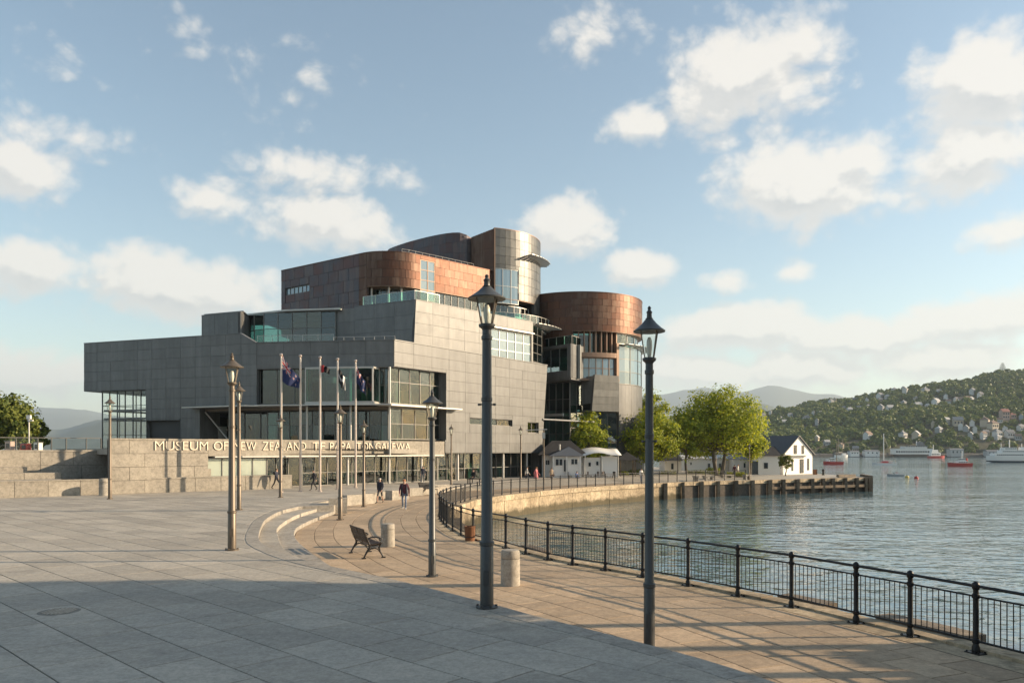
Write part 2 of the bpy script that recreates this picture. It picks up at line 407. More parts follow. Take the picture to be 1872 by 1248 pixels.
m_clad2 = cladding('slate_cladding', (.150, .148, .142), .42, .2, .08)
m_drum = cladding('zinc_drum_cladding', (.105, .104, .098), .40, .45, .16)
m_joint_d = plain('dark_joint', (.078, .076, .072), .8)
m_copper = copper('aged_copper', (.118, .053, .032), (.09, .047, .032), (.165, .105, .074))
m_copperd = copper('shade_toned_copper', (.115, .062, .056), (.085, .078, .085), (.15, .11, .10))  # copper of the shaded sides: shade and reflected sky put into its colour
m_metal = plain('pale_metal', (.5, .48, .44), .4, .3)
m_frame = plain('window_frame_metal', (.17, .165, .15), .45, .3)
m_bronze = plain('bronze_frame', (.25, .16, .11), .45, .4)
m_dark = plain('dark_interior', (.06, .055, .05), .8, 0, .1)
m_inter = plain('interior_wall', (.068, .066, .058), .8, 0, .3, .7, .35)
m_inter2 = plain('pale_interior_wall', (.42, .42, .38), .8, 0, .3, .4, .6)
m_part = plain('partition_panel', (.34, .29, .22), .7, 0, .75, .4, .9)
m_interf = plain('interior_floor', (.22, .18, .14), .5)
m_glass = glass('green_glass', (.38, .62, .56), .06)
m_glassd = glass('dark_green_glass', (.30, .50, .45), .05)
m_glassb = glass('painted_sky_glass', refl=.10, opaque=(.13, .19, .235))  # the sky's reflection is put into the panes' diffuse blue
m_glassc = glass('clear_glass', (.96, .975, .965), .0)
m_glasst = glass('teal_glass', (.42, .60, .55), .24)
m_frost = glass('frosted_panel', refl=.1, rough=.15, wob=0, opaque=(.36, .40, .33))
m_roof = plain('roof_membrane', (.2, .2, .2), .8)
m_lamp = plain('lamp_post_paint', (.075, .077, .075), .42, .25, 0, .18, 3.)
m_lampb = plain('aged_bronze_paint', (.15, .12, .09), .45, .45, 0, .18, 3.)
m_iron = plain('black_iron', (.014, .014, .015), .42, .3, 0, .2, 8.)
m_slat = plain('worn_bench_timber', (.035, .022, .016), .5, 0, .25, .3, 5.)
m_steel = plain('flagpole_steel', (.55, .46, .40), .35, .6)
m_gold = plain('letter_bronze', (.74, .64, .50), .4, .1)
m_bulb = plain('lamp_bulb_glass', (.75, .70, .6), .3)
# ================================================================== water
WATER = -1.6
def water_mat():
    m, nt, b, _ = new_mat('harbour_water'); p = position(nt)
    q = VScale(nt, p, (.75, 1., 1.))
    w1 = NoiseT(nt, q, .75, 2, .5, .6); w2 = NoiseT(nt, q, 2.2, 2, .5, .5); big = NoiseT(nt, p, .022, 4, .6)
    w0 = NoiseT(nt, VScale(nt, p, (.5, 1., 1.)), .16, 2, .5)
    h = M(nt, 'ADD', M(nt, 'ADD', M(nt, 'MULTIPLY', w1, .42), M(nt, 'MULTIPLY', w0, .5)), M(nt, 'MULTIPLY', w2, M(nt, 'MULTIPLY_ADD', big, .12, .07)))
    b.inputs[0].default_value = (.020, .058, .072, 1); b.inputs['Roughness'].default_value = .05; b.inputs['IOR'].default_value = 2.1; b.inputs['Specular IOR Level'].default_value = .5
    nt.links.new(MixC(nt, MapR(nt, NoiseT(nt, p, .06, 3), .35, .65), (.075, .140, .165, 1), (.100, .155, .165, 1)), b.inputs[0])
    lane = MapR(nt, NoiseT(nt, VScale(nt, p, (.6, 1.6, 1.)), .018, 4, .6), .32, .66, .55, 1.2)
    bump(nt, b, M(nt, 'MULTIPLY', h, lane), .36, 1.0); return m
mb = MB(); S = 10400
mb.add([(-S, -S, WATER), (S, -S, WATER), (S, S, WATER), (-S, S, WATER)], [(0, 1, 2, 3)])
mb.build('water', water_mat(), kind='structure')

# ================================================================== plan lines of the waterfront
FENCE = spline([(9.05,9.0),(8.0,11.3),(7.54,12.45),(7.07,13.59),(6.57,14.62),(5.88,16.1),(5.1,17.3),(4.28,18.63),(3.39,19.87),(2.56,21),(1.74,22),(1.08,22.98),(.44,24.25),(-.2,25.7),
    (-.85,26.9),(-1.42,28),(-1.96,29.5),(-2.41,31.2),(-2.79,32.8),(-3.12,34.6),(-3.5,37),(-3.72,39.6),(-3.75,42),(-3.6,44.4),(-3.25,46.8),(-2.7,50.4),(-1.18,54.6),(1.1,59),(3.1,62.8),(6.3,67.4),(9.3,70.6),(12.1,73.4),(16.6,77.5),(22.5,81.5),(26,83)], .5)
FP = Path(FENCE)
def offset(pts, o):
    p = Path(pts); return [p.at(c, o) for c in p.c]
EDGE = offset(FENCE, .45) + [(30.5, 85.2), (36, 88), (42.3, 90.8)]       # waterside edge of the quay
# fence runs near -> far with the water on its right hand
KN = [(5.6,5.0),(3.15,9.55),(2.1,11.1),(.3,13.3),(-.26,14.05),(-2.55,16.8)]
E3 = spline(KN + [(-4.5,20.0),(-6.2,23.6),(-7.6,27),(-8.4,29.6),(-8.85,32),(-9.1,36),(-9.15,39.4)], .35)
E2 = spline(KN + [(-4.85,19.75),(-6.75,22.9),(-8.25,27),(-9.05,29.6),(-9.65,33),(-9.95,36),(-9.95,39.1)], .35)
E1 = spline(KN + [(-5.0,19.4),(-6.6,21.6),(-8.05,24.4),(-9.75,30),(-10.4,33),(-10.8,36),(-10.75,38.8)], .35)
ZP = .45
SEAT = [(-10.6,40.6),(-10.1,44.5),(-9.5,49.7),(-8.6,52.6),(-6.7,55.7),(-5.2,60)]
R_IN = [(-5.2,60),(-3.6,66),(.8,70.8),(4.6,74.8),(9.4,78.6),(14.5,82.3),(21,87),(24,95),(24,130)]
R_OUT = [(-5.2,60),(-1.6,63.6),(2.2,68.2),(6.2,72.0),(10.8,75.4),(16.3,79.6),(22,84),(27,95),(27,130)]
def sheet(name, poly, z, mat, **props):
    tri = tessellate_polygon([[Vector((p[0], p[1], 0)) for p in poly]])
    mb = MB(); mb.add([(p[0], p[1], z) for p in poly], tri)
    o = mb.build(name, mat, fix=False, **props)
    for pl in o.data.polygons:
        if pl.normal.z < 0: pl.flip()
    return o
PLAZA_EDGE = E1 + SEAT
plaza_poly = [(5.6,-12)] + PLAZA_EDGE + R_IN[1:] + [(-95,130),(-95,-12)]
plaza = sheet('plaza', plaza_poly, ZP - .014, m_joint, kind='structure')
prom_poly = [(34,-30),(34,19.5),(15,19.5),(9.9,10.2)] + EDGE + [(44,96.5),(40.5,114),(40,130),(-95,130),(-95,-30)]
prom = sheet('promenade', prom_poly, -.014, m_jointp, kind='structure')
mb = MB()                                            # the plaza eases down to promenade level beside the far quay
for i in range(len(R_IN) - 1):
    a, b, c, d = R_IN[i], R_IN[i + 1], R_OUT[i + 1], R_OUT[i]
    mb.add([(*a, ZP), (*b, ZP), (*c, .006), (*d, .006)], [(0, 3, 2, 1)])
mb.build('ramp', m_plaza, plaza, kind='stuff')

# ---------------------------------------------------------------- paving slabs
def in_view(x, y, z, m=1.04, ymin=6.3):
    if y < ymin: return False
    u = CX + FOC * x / y; v = HZ + FOC * (EYE - z) / y
    return -260 < u < 2132 and v < 1460
def side(P, x, y):                                    # signed distance to a plan line (positive: right of travel) and segment
    best = (1e9, 0, None)
    for a, b in zip(P, P[1:]):
        dx, dy = b[0] - a[0], b[1] - a[1]; L2 = dx * dx + dy * dy
        t = max(0, min(1, ((x - a[0]) * dx + (y - a[1]) * dy) / L2))
        qx, qy = x - a[0] - dx * t, y - a[1] - dy * t; d = math.hypot(qx, qy)
        if d < best[0]: best = (d, 1 if dx * (y - a[1]) - dy * (x - a[0]) < 0 else -1, (a, b))
    return best[0] * best[1], best[2]
def clip_half(poly, a, b, off):                       # keep what lies left of a->b by more than off
    dx, dy = b[0] - a[0], b[1] - a[1]; L = math.hypot(dx, dy)
    f = lambda p: -(dx * (p[1] - a[1]) - dy * (p[0] - a[0])) / L + off
    out = []
    for i, p in enumerate(poly):
        q = poly[(i + 1) % len(poly)]; fp, fq = f(p), f(q)
        if fp <= 0: out.append(p)
        if (fp < 0 < fq) or (fq < 0 < fp):
            t = fp / (fp - fq); out.append((p[0] + (q[0] - p[0]) * t, p[1] + (q[1] - p[1]) * t))
    return out
def area(p): return abs(sum(p[i][0] * p[(i + 1) % len(p)][1] - p[(i + 1) % len(p)][0] * p[i][1] for i in range(len(p)))) / 2
def slab(mb, poly, z, t=.03, bev=.006):
    n = len(poly)
    if sum(poly[i][0] * poly[(i + 1) % n][1] - poly[(i + 1) % n][0] * poly[i][1] for i in range(n)) < 0: poly = poly[::-1]
    cx = sum(p[0] for p in poly) / n; cy = sum(p[1] for p in poly) / n
    tx, ty = rnd.uniform(-.0012, .0012), rnd.uniform(-.0012, .0012)
    hz = lambda p: z + rnd.uniform(-.0006, .0006) + tx * (p[0] - cx) + ty * (p[1] - cy)
    inn = [(p[0] + (cx - p[0]) * bev / max(.05, math.hypot(cx - p[0], cy - p[1])) * 1.5, p[1] + (cy - p[1]) * bev / max(.05, math.hypot(cx - p[0], cy - p[1])) * 1.5) for p in poly]
    v = [(p[0], p[1], z - t) for p in poly] + [(*p, z - bev * .6) for p in poly] + [(*p, hz(p)) for p in inn]
    f = [tuple(range(2 * n, 3 * n))]
    for k in (0, n): f += [(k + i, k + (i + 1) % n, k + n + (i + 1) % n, k + n + i) for i in range(n)]
    return mb.add(v, f)
KERB = .42
def plaza_slabs():
    ang = R(137); U = Vector((math.cos(ang), math.sin(ang))); V = Vector((-U.y, U.x)) * -1
    cand = []; wdt, g = .88, .020
    edge = PLAZA_EDGE
    for j in range(-78, 80):
        rr = random.Random(j * 13 + 5); s = -70 + rr.uniform(0, 2)
        while s < 95:
            ln = rr.choice((1.15, 1.45, 1.75))
            c = U * (s + ln / 2) + V * (j * wdt)
            if c.y < 64 and in_view(c.x, c.y, ZP) and not (c.y > 40 and c.x > -5) :
                d, sg = side(edge, c.x, c.y)
                if d < 1.3:
                    q = [U * (s + a) + V * (j * wdt + b) for a, b in ((g / 2, -wdt / 2 + g / 2), (ln - g / 2, -wdt / 2 + g / 2), (ln - g / 2, wdt / 2 - g / 2), (g / 2, wdt / 2 - g / 2))]
                    poly = [(p.x, p.y) for p in q]
                    if d > -1.9:
                        segs = {sg} | {side(edge, *p)[1] for p in poly}
                        for a, b in segs:
                            poly = clip_half(poly, a, b, KERB + g)
                            if len(poly) < 3: break
                    if len(poly) >= 3 and area(poly) > .04: cand.append((c.y, poly))
            s += ln
    cand.sort(key=lambda t: t[0])
    for k, (y, poly) in enumerate(cand[:300]):
        m = MB(); slab(m, poly, ZP); m.build('paving_slab', m_plaza, plaza, fix=False)
    m = MB()
    for y, poly in cand[300:]: slab(m, poly, ZP)
    m.build('paving', m_plaza, plaza, fix=False, kind='stuff')
    sheet_far = sheet('far_paving', [(-5.2,64),(-3.6,66),(.8,70.8),(4.6,74.8),(9.4,78.6),(14.5,82.3),(21,87),(24,95),(24,130),(-95,130),(-95,64)], ZP, m_plaza, kind='stuff'); adopt(sheet_far, plaza)
plaza_slabs()
def kerbs():                                          # pale border stones along the plaza's edge
    p = Path(E1); s = .0; n = 0
    while s < p.L - .3:
        e = min(s + 1.35, p.L); m = MB()
        ns = 3
        pts = [p.at(s + .006 + (e - s - .012) * i / ns, 0) for i in range(ns + 1)] + [p.at(s + .006 + (e - s - .012) * i / ns, -KERB) for i in range(ns, -1, -1)]
        if any(in_view(a, b, ZP, ymin=7) for a, b in pts): slab(m, pts, ZP + .004, .16, .012); m.build('kerb_stone', m_kerb, plaza, fix=False)
        s = e
kerbs()
pe = Path(E1); mb = MB()                            # mortar bed beside the kerb
for i in range(len(pe.c) - 1):
    a, b = pe.at(pe.c[i], -.2), pe.at(pe.c[i + 1], -.2); c, d = pe.at(pe.c[i + 1], -1.3), pe.at(pe.c[i], -1.3)
    mb.add([(*a, ZP - .006), (*b, ZP - .006), (*c, ZP - .006), (*d, ZP - .006)], [(0, 1, 2, 3)])
mb.build('kerb_bed', m_plaza, plaza, kind='stuff')
mb = MB(); mb.prism([(-11.1,38.2),(-10.6,38.75),(-9.15,39.35),(-9.3,41.3),(-11.2,41.2)], -.05, ZP + .004); mb.build('end_stone', m_kerb, plaza)
def prom_slabs():                                     # slabs follow the railing in rows
    cand = []; g = .018
    for r_ in range(0, 20):
        w0, w1 = -.42 - r_ * .72, -.42 - (r_ + 1) * .72
        s = -2 + (r_ % 2) * .46
        while s < FP.L - 6:
            ln = .92 if s < 34 else 1.5
            def at(t, o):
                if t < 0:
                    a = FP.at(0, o); d = (FP.p[1] - FP.p[0]).normalized(); return (a[0] + d.x * t, a[1] + d.y * t)
                return FP.at(t, o)
            poly = [at(s + g / 2, w0 - g / 2), at(s + ln - g / 2, w0 - g / 2), at(s + ln - g / 2, w1 + g / 2), at(s + g / 2, w1 + g / 2)]
            if s > 6 and s < 45: poly = [at(s + g/2, w0 - g/2), at(s + ln/2, w0 - g/2), at(s + ln - g/2, w0 - g/2), at(s + ln - g/2, w1 + g/2), at(s + ln/2, w1 + g/2), at(s + g/2, w1 + g/2)]
            c = (sum(p[0] for p in poly) / len(poly), sum(p[1] for p in poly) / len(poly))
            dfe = side(FENCE, *c)[0]
            ok = dfe < w0 + .1 and dfe > w1 - .15
            d, sg = side(E3 + SEAT, *c)
            if ok and d > -.9 and c[1] < 75 and in_view(*c, 0):
                if d < 1.6:
                    for a, b in {sg} | {side(E3 + SEAT, *p)[1] for p in poly}:
                        poly = clip_half(poly, b, a, .02)
                        if len(poly) < 3: break
                if len(poly) >= 3 and area(poly) > .05: cand.append((c[1], poly))
            s += ln
    cand.sort(key=lambda t: t[0])
    for y, poly in cand[:300]:
        m = MB(); slab(m, poly, 0.); m.build('paving_slab', m_prom, prom, fix=False)
    m = MB()
    for y, poly in cand[300:]: slab(m, poly, 0.)
    if m.v: m.build('paving', m_prom, prom, fix=False, kind='stuff')
prom_slabs()
# concrete margin under the railing and the paving of the far quay and jetty
m = MB()
a, b = [FP.at(c, -.41) for c in FP.c], [FP.at(c, .45) for c in FP.c]
for i in range(len(a) - 1): m.add([(*a[i], 0), (*a[i + 1], 0), (*b[i + 1], 0), (*b[i], 0)], [(0, 3, 2, 1)])
m.build('margin', m_quay, prom, fix=False, kind='stuff')
far = [FP.at(c, -.43) for c in FP.c if c > FP.L - 42]
o = sheet('far_paving', far + [(30.5,85.2),(36,88),(42.3,90.8),(44,96.5),(40.5,114),(40,130),(27,130),(27,95),(22,84),(16.3,79.6),(10.8,75.4),(6.2,72),(2.2,68.2)], -.007, m_plaza, kind='stuff'); adopt(o, prom)
o = sheet('off_paving', [(34,-30),(34,19.5),(15,19.5),(9.9,10.2),(9.0,9.0),(4,4),(5.6,-30)], -.007, m_prom, kind='stuff'); adopt(o, prom)

x, y = G(108, 1117, ZP); dr = thing('drain_cover', 'worn round drain cover let into the shaded plaza at lower left', 'drain cover', (x, y, ZP)); m = MB(); m.lathe([(.0, .004), (.32, .004), (.34, .0)], 28, cap=False); m.build('plate', stone('worn_iron', (.22, .20, .17), None, 0, .3, .8), dr)
for k in range(7): m = MB(); m.box(-.21 + .07 * k, 0, .005, .035, .12 + .42 * math.sqrt(max(0, 1 - ((k - 3) / 3.6) ** 2)), .008); m.build('bar', m_plaza, dr)
# ---------------------------------------------------------------- curved steps
steps = wthing('stone_steps', 'three shallow curved stone steps dipping from the grey plaza to the tan promenade', 'steps', (-8.6, 30, 0))
def step_stones(Ea, Eb, z, nm):
    # resample both lines so that stones are cut square to them
    pa, pb = Path(Ea), Path(Eb); i0 = 0
    ta0, tb0 = 0.13, .13
    n = 26
    for i in range(n):
        u0, u1 = ta0 + (1 - ta0) * i / n, ta0 + (1 - ta0) * (i + 1) / n
        k = 3
        A = [pa.at(pa.L * (u0 + (u1 - u0) * j / k)) for j in range(k + 1)]; B = [pb.at(pb.L * (u0 + (u1 - u0) * j / k)) for j in range(k + 1)]
        if max(math.dist(p, q) for p, q in zip(A, B)) < .06: continue
        pts = A + B[::-1]; c = (sum(p[0] for p in pts) / len(pts), sum(p[1] for p in pts) / len(pts))
        pts = [(p[0] + (c[0] - p[0]) * .007, p[1] + (c[1] - p[1]) * .007) for p in pts]
        m = MB(); slab(m, pts, z, z + .05, .014); m.build('step_stone', m_kerb if nm else m_plaza, steps, fix=False)
step_stones(E1, E2, .30, 0); step_stones(E2, E3, .15, 1)
p1 = Path(E1); m = MB()                               # face under the plaza edge
wsolid(m, p1, 0, p1.L, -.05, ZP - .02, -.4, -.012, 90); m.build('riser', m_granite, steps)

# ---------------------------------------------------------------- low stone seats between plaza and promenade
def block(mb, x, y, z, L, D, H, rz): return mb.box(x, y, z, L, D, H, rz, .985)
sp = Path(SEAT)
wallp = wthing('retaining_wall', 'low granite wall edging the forecourt behind the curved promenade', 'low wall', (-9.5, 49.7, 0))
s = 0
while s < sp.L - .5:
    m = MB(); wsolid(m, sp, s + .01, min(s + 1.6, sp.L) - .01, -.05, ZP + .0, -.38, .0, 2); m.build('wall_stone', m_granite, wallp); s += 1.6
def seat_block(x, y, L, D, H, rz, label, z=0., nb=1):
    t = thing('stone_block', label, 'stone seat', (x, y, z), rz, 'stone seats along the forecourt edge')
    for k in range(nb):
        m = MB(); m.box(-L / 2 + L / nb * (k + .5), 0, 0, L / nb - .014, D, H, 0, .99); m.build('seat_stone', m_conc, t)
x, y = G(615, 938); seat_block(x, y + .3, .95, .62, .78, R(14), 'squat square stone block closing the end of the curved steps')
x, y = G(657, 922); seat_block(x - .1, y + .3, 2.6, .6, .62, R(58), 'long low stone bench slab behind the lamp beside the curved steps', nb=2)
x, y = G(725, 913); seat_block(x, y + .3, 1.5, .7, .62, R(50), 'short stone seat just behind the walker in pale shorts', nb=2)
x, y = G(752, 906); seat_block(x + .1, y + .3, 1.3, .7, .58, R(50), 'short stone seat just behind the ginger haired walker')
x, y = G(800, 899); seat_block(x, y, 1.9, .7, .6, R(40), 'stone seat beyond the dark bench at the railing bend', nb=2)

# ================================================================== quay wall
EP = Path(EDGE)
quay = wthing('quay_wall', 'curved stained stone quay wall dropping from the far promenade to the water', 'quay wall', (1.5, 58.6, WATER))
s = 0.; i = 0; mq = MB(); wsolid(mq, EP, 0, EP.L, WATER - .9, -.30, -.5, -.12, 150); mq.build('wall_core', m_granite_j, quay)
while s < EP.L - .2:                                  # each bay of the wall face is its own panel, coping stones lie on top
    e = min(s + 2.9, EP.L); m = MB(); d = .0 if i % 2 else .012
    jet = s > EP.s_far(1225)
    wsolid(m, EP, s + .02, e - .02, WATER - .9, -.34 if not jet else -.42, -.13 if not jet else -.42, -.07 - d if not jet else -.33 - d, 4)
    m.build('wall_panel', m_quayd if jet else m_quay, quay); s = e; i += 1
s = 0.
while s < EP.L - .1:
    e = min(s + 1.45, EP.L); m = MB(); hgt = .0 if FP.L - 12 > s else .02
    wsolid(m, EP, s + .012, e - .012, -.335, .05 + rnd.uniform(-.015, .012), -.36, .03 + rnd.uniform(-.02, .03), 3); m.build('coping_stone', m_quay, quay); s = e
# timber ledge and fender timbers below the near railing
led = wthing('timber_ledge', 'weathered timber ledge outside the near railing above the water', 'timber ledge', (8, 14, -.5))
s = 1.
while s < 33:
    e = s + 3.2
    m = MB(); wsolid(m, EP, s + .02, e - .03, -.45, -.16 + rnd.uniform(-.02, .02), .05, .62 + rnd.uniform(-.04, .04), 4); m.build('beam', m_timberl, led)
    s = e
def chunk(s, L, d0, d1, z0, z1, label):
    o = MB(); wsolid(o, EP, s, s + L, z0, z1, d0, d1, 3); q = o.build('timber_baulk', m_timberl); q.data.transform(Matrix.Translation(-Vector((*EP.at(s), z0)))); q.location = (*EP.at(s), z0)
    tag(q, label, 'timber baulk', 'timber baulks outside the railing')
chunk(EP.s(1765), 1.9, .10, .52, -.16, .10, 'timber baulk outside the railing, the one nearest the right edge of the picture')
chunk(EP.s(1500), 1.2, .10, .50, -.16, .07, 'timber baulk outside the railing below its widest bays')
chunk(EP.s(985), 1.6, .10, .46, -.16, .08, 'timber baulk outside the railing just right of the big near bollard')

# jetty piles along the far quay
PILES = []
for k, (u, wd) in enumerate([(1213,.5),(1246,.32),(1279,.55),(1310,.42),(1343,.6),(1374,.5),(1404,.58),(1429,.5),(1455,.5),(1482,.55),(1502,.4),(1520,.55),(1543,.45),(1563,.5),(1580,.45),(1588,.5)]):
    s = min(EP.s_far(u), EP.L - .1); x, y = EP.at(s, .22); m = MB(); j = rnd.uniform(-.03, .03)
    m.hexa([(x - wd*.36, y - .2, -2.6), (x + wd*.36, y - .2, -2.6), (x + wd*.36, y + .25, -2.6), (x - wd*.36, y + .25, -2.6)],
           [(x - wd*.36 + j, y - .19, .02), (x + wd*.36 + j, y - .19, .05), (x + wd*.36 + j, y + .25, .05), (x - wd*.36 + j, y + .25, .02)])
    o = m.build('jetty_pile', m_timber); o.data.transform(Matrix.Translation((-x, -y, 2.6))); o.location = (x, y, -2.6)
    ordn = ['first', 'second', 'third', 'fourth', 'fifth', 'sixth']
    where = 'at the very tip of the jetty' if u > 1575 else ('near the tip of the jetty' if u > 1510 else ('in front of the gabled boathouse' if u > 1370 else ('below the biggest tree' if u > 1240 else 'beside the slim near lamp')))
    PILES.append((o, where))
for w_ in dict.fromkeys(q[1] for q in PILES):
    grp_ = [q[0] for q in PILES if q[1] == w_]
    for k, o in enumerate(grp_): tag(o, f"square timber pile {w_}, {['first', 'second', 'third', 'fourth', 'fifth', 'sixth', 'seventh'][k]} from its left", 'jetty pile', 'timber piles along the jetty face')
jet = wthing('jetty_tip', 'timber wale and cap beams round the tip of the jetty', 'jetty', (42.3, 90.8, -1))
def beam(mb, a, b, w, h):
    a, b = Vector(a), Vector(b); d = (b - a); L = d.length; c = (a + b) / 2
    return mb.box(c.x, c.y, c.z - h / 2, L, w, h, math.atan2(d.y, d.x))
m = MB(); beam(m, (26, 83.0, -.9), (42.4, 90.7, -.9), .25, .3); m.build('wale_beam', m_timber, jet)
m = MB(); beam(m, (42.5, 90.7, .1), (44.1, 96.6, .1), .4, .34); m.build('cap_beam', m_timberl, jet)
m = MB(); m.prism([(42.0,91.2),(43.6,96.5),(40.2,113.5),(39.6,113)], WATER - .8, -.02); m.build('end_wall', m_timber, jet)
for q in range(5):
    f = q / 5; x, y = 42.6 + 1.5 * f, 91 + 5.8 * f; m = MB(); m.box(x, y, -2.6, .4, .4, 2.8); m.build('end_pile', m_timber, jet)
piles = wthing('stacked_timber', 'low heap of pale timbers lying on the end of the jetty', 'timber stack', (40.2, 92.5, 0))
for k in range(5):
    m = MB(); beam(m, (38.6 + k*.1, 90.6 + k * .32, .16 + (k % 2)*.1), (41.0 + k*.15, 91.6 + k * .32, .18 + (k % 2)*.1), .26, .2); m.build('timber', m_timberl, piles)

# ================================================================== railing
rail = wthing('railing', 'long black iron railing curving along the quay edge', 'railing', (7.54, 12.45, 0))
def post_mesh():
    m = MB(); m.box(0, 0, 0, .26, .20, .018); m.tube([(0, 0, .018), (0, 0, .10), (0, 0, .14), (0, 0, 1.06)], [.062, .062, .046, .042], 12)
    m.lathe([(.045, 1.03), (.058, 1.05), (.058, 1.12), (.044, 1.145), (.02, 1.165), (.0, 1.17)], 12)
    m.lathe([(.046, .885), (.062, .90), (.062, .95), (.046, .965)], 12); m.lathe([(.046, .16), (.06, .175), (.06, .225), (.046, .24)], 12)
    for a, b in ((-1, -1), (1, -1), (-1, 1), (1, 1)): m.lathe([(.016, .018), (.016, .04), (.0, .041)], 6, (a * .105, b * .075, 0))
    me = m.build('post', m_iron, None, True); bpy.data.objects.remove(me); return bpy.data.meshes['post']
pm = post_mesh()
bal_m = MB(); bal_m.tube([(0, 0, .19), (0, 0, .93)], .0085, 6, False)
bo = bal_m.build('baluster', m_iron, None, True); bal_me = bo.data; bpy.data.objects.remove(bo)
posts = []; s = .35
POST_PX = [1784,1664,1565,1447,1349,1258,1175,1107,1047,1002,961.6,925,893,865,843,828,817]
ss = [FP.s(u) for u in POST_PX]; ss = [ss[0] - 1.25, ss[0] - 2.5][::-1] + ss
while ss[-1] < FP.L - 2: ss.append(ss[-1] + (1.28 if ss[-1] < 34 else 1.42))
nb = 0; far_b = MB()
def bar(mb, a, b, z, r, n=8): mb.tube([(a[0], a[1], z), (b[0], b[1], z)], r, n, False)
for i, s in enumerate(ss):
    x, y = FP.at(s); d = FP.nrm(s); o = obj('post', pm, rail); o.matrix_basis = Matrix.Translation((x, y, 0)) @ Matrix.Rotation(math.atan2(d.y, d.x) + R(90), 4, 'Z'); o.matrix_parent_inverse = worldm(rail).inverted()
    if i + 1 < len(ss):
        e = ss[i + 1]; a, b = FP.at(s), FP.at(e); u = Vector((b[0] - a[0], b[1] - a[1])); L = u.length; u /= L
        for nm, z, r in (('top_rail', 1.09, .026), ('mid_rail', .925, .016), ('bottom_rail', .20, .019)):
            m = MB(); bar(m, a, b, z, r, 10); m.build(nm, m_iron, rail, True)
        nk = max(7, round(L / .108)); 
        for k in range(1, nk):
            q = Vector(a) + u * L * k / nk
            if nb < 300 and s < 34:
                o = obj('baluster', bal_me, rail); o.matrix_basis = Matrix.Translation((q.x, q.y, 0)); nb += 1
            else: far_b.tube([(q.x, q.y, .2), (q.x, q.y, .92)], .0085, 4, False)
far_b.build('balusters', m_iron, rail, kind='stuff')
# ================================================================== the museum
mus = wthing('museum_building', 'large stepped museum of grey panels with copper clad curved drums on its roof', 'museum', (-9.9, 64.2, ZP))
def holes_cut(w, sa, sb, za, zb, holes): return sub_rects((sa, sb, za, zb), holes)
def wall(name, w, sa, sb, za, zb, holes=(), mat=None, panel='cladding_panel', cw=2.2, rh=.95, clip=None, curved=1, jointmat=None, depth=.3, gap=.018, s_lines=None, stag=0, proud=.05, par=None, rag=0.):
    """a wall part with real openings, covered by panels that are its sub-parts"""
    mat = mat or m_clad; jointmat = jointmat or (m_copperd if 'copper' in panel else m_joint_d)
    mb = MB()
    for a0, a1, b0, b1 in holes_cut(w, sa, sb, za, zb, holes):
        wsolid(mb, w, a0, a1, b0, b1, -depth, -.012, max(1, int((a1 - a0) / .9)) if curved > 1 else 1, clip)
    wo = mb.build(name, jointmat, par or mus)
    nr = max(1, round((zb - za) / rh)); nc = max(1, round((sb - sa) / cw))
    for r_ in range(nr):
        z0, z1 = za + (zb - za) * r_ / nr, za + (zb - za) * (r_ + 1) / nr
        cols = [sa + (sb - sa) * c / nc for c in range(nc + 1)]
        if stag and r_ % 2: cols = [sa] + [q - (sb - sa) / nc * stag for q in cols[1:]] + [sb]
        if rag: cols = [cols[0]] + [q + rnd.uniform(-rag, rag) for q in cols[1:-1]] + [cols[-1]]
        for c0, c1 in zip(cols, cols[1:]):
            for a0, a1, b0, b1 in sub_rects((c0, c1, z0, z1), holes):
                if a1 - a0 < .12 or b1 - b0 < .1: continue
                m = MB(); g = gap / 2
                wsolid(m, w, a0 + g, a1 - g, b0 + g, b1 - g, -.01, proud + rnd.uniform(-.008, .008), curved, clip)
                m.build(panel, mat, wo)
    return wo
def glazing(w, sa, sb, za, zb, off, cols, rows, gm=None, fm=None, name='window', bar=.07, dep=.10, n=1, par=None, sub=True, zrows=None):
    gm = gm or m_glass; fm = fm or m_frame; b = MB(); o0, o1 = off - dep / 2, off + dep / 2
    wsolid(b, w, sa, sb, za, za + bar, o0, o1, n * cols); wsolid(b, w, sa, sb, zb - bar, zb, o0, o1, n * cols)
    wsolid(b, w, sa, sa + bar, za + bar, zb - bar, o0, o1); wsolid(b, w, sb - bar, sb, za + bar, zb - bar, o0, o1)
    wo = b.build(name, fm, par or mus)
    S_ = [sa + (sb - sa) * i / cols for i in range(cols + 1)]
    Z_ = zrows or [za + (zb - za) * i / rows for i in range(rows + 1)]
    for s_ in S_[1:-1]:
        m = MB(); wsolid(m, w, s_ - bar * .42, s_ + bar * .42, za + bar, zb - bar, o0 + .01, o1 + .012); m.build('mullion', fm, wo)
    for z_ in Z_[1:-1]:
        m = MB(); wsolid(m, w, sa + bar, sb - bar, z_ - bar * .36, z_ + bar * .36, o0 + .02, o1 - .004, n * cols); m.build('transom', fm, wo)
    for i in range(cols):
        for k in range(len(Z_) - 1):
            m = MB(); e = bar * .3; wsolid(m, w, S_[i] + e, S_[i + 1] - e, Z_[k] + e, Z_[k + 1] - e, off - .012, off + .004, n); m.build('pane', gm, wo)
    return wo
def reveal(w, sa, sb, za, zb, depth, mat=None, n=1, sides='lrtb'):
    b = MB(); t = .06; d0 = -depth
    if 'l' in sides: wsolid(b, w, sa - t, sa + .005, za, zb, d0, -.02)
    if 'r' in sides: wsolid(b, w, sb - .005, sb + t, za, zb, d0, -.02)
    if 't' in sides: wsolid(b, w, sa, sb, zb - .005, zb + t, d0, -.02, n)
    if 'b' in sides: wsolid(b, w, sa, sb, za - t, za + .005, d0, -.02, n)
    return b.build('reveal', mat or m_clad2, mus)
